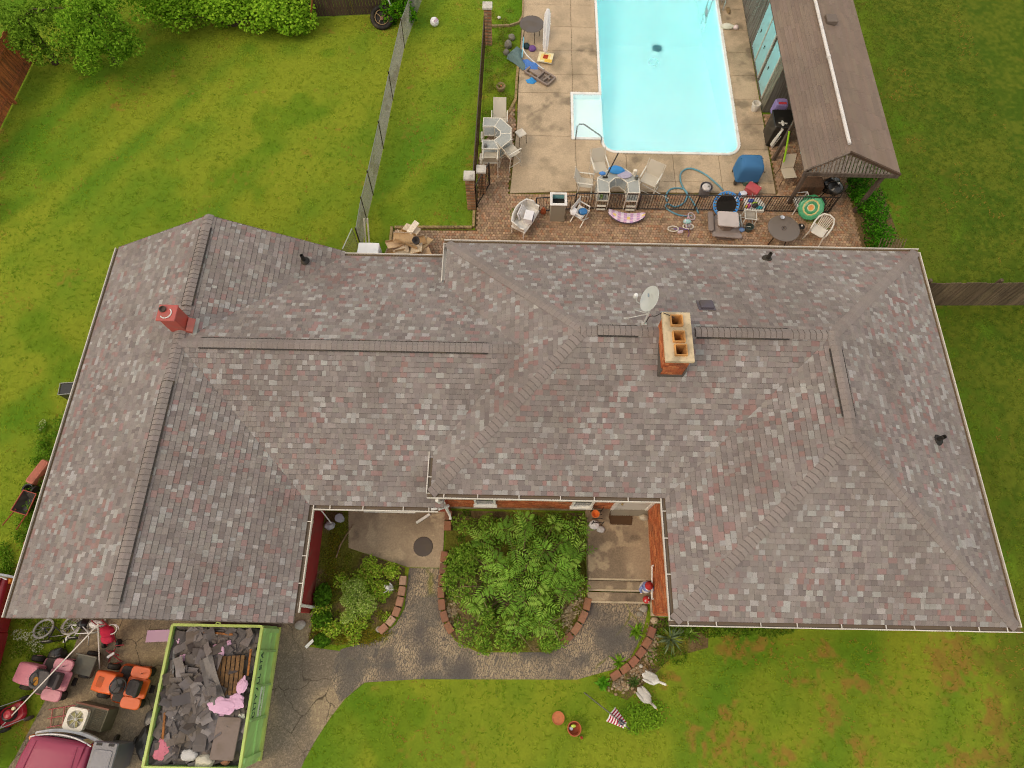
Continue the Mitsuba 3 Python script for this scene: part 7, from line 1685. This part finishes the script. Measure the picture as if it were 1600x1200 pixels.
# grey wheelie bin, black things
wb = Thing('wheeled_bin', 'grey lidded wheelie bin between the maroon pickup and the dumpster', 'wheelie bin', (-10.28, -3.0, 0), -4)
v, f = loft([np.array([(-.24, -.28, .04), (.24, -.28, .04), (.24, .28, .04), (-.24, .28, .04)]), np.array([(-.3, -.36, .98), (.3, -.36, .98), (.3, .34, .98), (-.3, .34, .98)])], True); wb.part('body', B().add(v, f, col('#66646a')), 'gloss')
wb.part('lid', B().rbox((0, 0, 1.02), (.66, .78, .08), col('#6d6b70'), r=.05), 'gloss', 40); wb.part('lid_panel', B().rbox((0, -.04, 1.065), (.48, .5, .02), col('#75737a'), r=.06), 'gloss', 40)
for s in (-1, 1): wb.part('hinge', B().box((s * .16, .33, 1.06), (.14, .06, .03), col('#2c2a2c')), 'matte'); wb.part('wheel', B().lathe([(.001, -.03), (.1, -.03), (.1, .03), (.001, .03)], col('#222020'), at=(s * .27, .32, .1), n=16, R=roty(math.pi / 2)), 'matte', 40)
lump('rubbish_bag', 'black bin bag slumped between the grey wheelie bin and the dumpster', 'bag', (-9.62, -2.75, 0), (.3, .42, .3), col('#2a2826'), 'gloss', seed=171); lump('black_tarp', 'flat black plastic sheet on the driveway by the dumpster wheel', 'tarp', (-9.6, -2.2, 0), (.32, .3, .05), col('#37322d'), 'gloss', seed=172)
lump('rubbish_bag', 'black rounded bag on the grass beyond the pink mower', 'bag', (-12.72, -.62, 0), (.24, .2, .2), col('#2c2a28'), 'gloss', seed=173)
# under the garage eave
bicycle('black bicycle lying under the garage eave by the parked car', (-12.95, .38, .05), 8, 1.25, 1.3, col('#2a2828'), col('#b9b2a6'))
bicycle('white framed bicycle lying under the garage eave by the plastic jugs', (-12.2, .42, .05), 4, 1.2, 1.2, col('#dcd8d4'), col('#8a8478'))
lump('plastic_jug', 'large white plastic jug on its side under the garage eave', 'jug', (-11.85, .2, 0), (.22, .13, .13), col('#e2ddd6'), 'gloss', seed=181); lump('plastic_jug', 'black plastic drum beside the white jug under the garage eave', 'jug', (-12.25, .2, 0), (.16, .13, .14), col('#252324'), 'gloss', seed=182, amp=.1)
solo('white_scrap', B().bar((-12.68, -.3, .05), (-12.58, -.08, .05), .07, .04, WHITE), 'short white plastic strip on the driveway grass edge', 'strip', 'gloss')
ht = Thing('hand_truck', 'red hand truck with red bags and looped cable below the garage gable', 'hand truck', (-11.3, .0, 0), 5)
RD = col('#b02a3a')
for x in (-.14, .14): ht.part('rail', B().tube([(x, .3, 1.0), (x, .1, .5), (x, -.35, .08)], .016, RD, 6), 'gloss', 40)
for i in range(3): ht.part('crossbar', B().cyl((-.14, .2 - .22 * i, .75 - .3 * i), (.14, .2 - .22 * i, .75 - .3 * i), .013, RD, n=6), 'gloss', 40)
for s in (-1, 1): ht.part('wheel', B().lathe([(.001, -.03), (.11, -.03), (.11, .03), (.001, .03)], col('#2a2828'), at=(s * .2, -.3, .11), n=16, R=roty(math.pi / 2)), 'matte', 40)
lump('red_bag', 'crimson bag lying on the red hand truck', 'bag', (-11.22, .02, .5), (.2, .16, .12), col('#c23048'), 'cloth', seed=183); lump('red_bag', 'crimson bundle below the bag on the hand truck', 'bag', (-11.28, -.16, .3), (.19, .15, .1), col('#c83a50'), 'cloth', seed=184)
g = np.linspace(0, 7.5, 30); solo('white_cable', B().tube(np.c_[-11.08 + .16 * np.cos(g), .08 + .13 * np.sin(g), .55 + .015 * g], .014, col('#ece6e0'), 6), 'loop of white cable hanging from the red hand truck', 'cable', 'gloss', 50)
tr_ = Thing('red_tripod', 'tangle of thin red metal legs on the driveway below the hand truck', 'stand', (-11.12, -.62, 0), 20)
for a, c_ in (((-.2, -.1, .05), (.15, .15, .3)), ((.15, -.2, .05), (-.1, .2, .3)), ((-.15, .2, .05), (.2, -.05, .25)), ((-.2, -.2, .05), (.2, -.22, .08)), ((.1, .25, .2), (.32, .2, .15))): tr_.part('leg', B().cyl(a, c_, .014, RD, n=6), 'gloss', 40)
tr_.part('bracket', B().rbox((.02, .02, .3), (.22, .07, .05), col('#e6e0dc'), r=.02, R=rotz(.3)), 'gloss', 40)
solo('long_pole', B().cyl((-10.45, .2, 2.3), (-13.95, -2.66, .02), .017, col('#e2d6c8'), n=8), 'long thin pale pole slanting from the garage eave to the lower left', 'pole', 'gloss', 40)
solo('thin_pole', B().cyl((-10.48, .17, 2.28), (-11.5, -.95, .02), .017, col('#e8dccf'), n=8), 'shorter thin white pole from the garage eave to the orange mower', 'pole', 'gloss', 40)
solo('downspout_piece', B().bar((-5.55, -.1, .08), (-5.75, -.3, .05), .08, .06, WHITE), 'white downspout elbow lying at the corner of the garage', 'pipe', 'gloss')
stone('pale rock at the corner where garage and driveway meet', -6.0, .3, .16, '#b9b2a6', 19)
# ---- along the left wall of the garage
pp_ = Thing('planter_box', 'long terracotta coloured planter lying in the weeds by the left eave', 'planter', (-14.78, 4.6, .0), 66)
pp_.part('tub', B().rbox((0, 0, .16), (.8, .3, .3), col('#c97a62'), r=.06), 'matte', 40); pp_.part('soil', B().rbox((0, 0, .312), (.7, .2, .01), col('#b86a54'), r=.05), 'matte')
solo('black_pot', B().lathe([(.001, .02), (.11, .02), (.13, .28), (.16, .3), (.15, .26), (.11, .1), (.001, .1)], col('#3a3634'), n=22), 'dark round pot next to the terracotta planter by the left eave', 'pot', 'gloss', 40, pos=(-14.92, 4.06, 0))
wl = Thing('wheelbarrow', 'dark wheelbarrow tray with a red rim tipped by the left eave', 'wheelbarrow', (-14.85, 3.58, .1), 75)
v, f = loft([np.array([(-.18, -.14, .0), (.2, -.14, .0), (.2, .14, .0), (-.18, .14, .0)]), np.array([(-.28, -.27, .22), (.38, -.22, .26), (.38, .22, .26), (-.28, .27, .22)])], False); v2 = np.vstack([v, [[.0, 0, .0]]])
wl.part('tray', B().add(v, np.vstack([f, [[0, 2, 1], [0, 3, 2]]]), col('#4b4440')), 'gloss'); wl.part('rim', B().tube([(-.28, -.27, .22), (.38, -.22, .26), (.38, .22, .26), (-.28, .27, .22)], .02, col('#b8503e'), 6, closed=True), 'gloss')
wl.part('wheel', tyre(B(), (.45, 0, .08), .16, .07), 'matte', 40)
for s in (-1, 1): wl.part('handle', B().cyl((-.2, s * .2, .15), (-.75, s * .24, .25), .018, col('#b8503e'), n=6), 'wood', 40)
solo('red_sledge', B().grid(np.array([[(-.15 + .02 * math.sin(i), -.4 + .2 * i, .1 + .03 * i), (.15, -.4 + .2 * i, .35 + .02 * i)] for i in range(5)]), col('#c24a52'), .02), 'red plastic sledge leaning against the left wall of the garage', 'sledge', 'gloss', 40, pos=(-14.35, 2.75, .02), rz=-22)
ac = Thing('ac_unit', 'dark air conditioner unit with pale frame by the left eave', 'air conditioner', (-14.45, 7.3, 0), 6)
ac.part('body', B().rbox((0, 0, .3), (.5, .42, .5), col('#35332f'), r=.04), 'gloss', 40); ac.part('frame', B().tube([(-.24, -.2, .57), (.24, -.2, .57), (.24, .2, .57), (-.24, .2, .57)], .018, col('#c4c2b8'), 6, closed=True), 'metal', 40)
solo('white_flowers', leaves(B(), 60, [(-15.25, 6.2, .1, .12, .2, .08)], .05, ('#e6e2c8', '#d8d8a8', '#8aa03a'), up=.8), 'small white flowering weed in the lawn by the left eave', 'plant', 'leaf')
fp_ = solo('wood_scrap', B().bar((-12.9, -3.0, .04), (-12.5, -2.62, .1), .1, .03, col('#b59a78')).bar((-13.0, -2.9, .03), (-12.65, -2.6, .05), .06, .03, col('#a58a68')), 'pale wooden slats lying in the grass left of the maroon pickup', 'wood', 'wood')
gf = leaves(B(), 260, [(-14.0, -.1, .08, .25, .18, .05), (-13.55, -.2, .08, .3, .2, .05), (-13.4, -.45, .06, .2, .12, .04)], .05, ('#e6e2b8', '#efecc8', '#d8d89a'), up=.8, asp=.7)
tag(solo('weed_flowers', gf, 'cream white weed flowers in the grass below the garage eave', 'flowers', 'leaf'), kind='stuff')
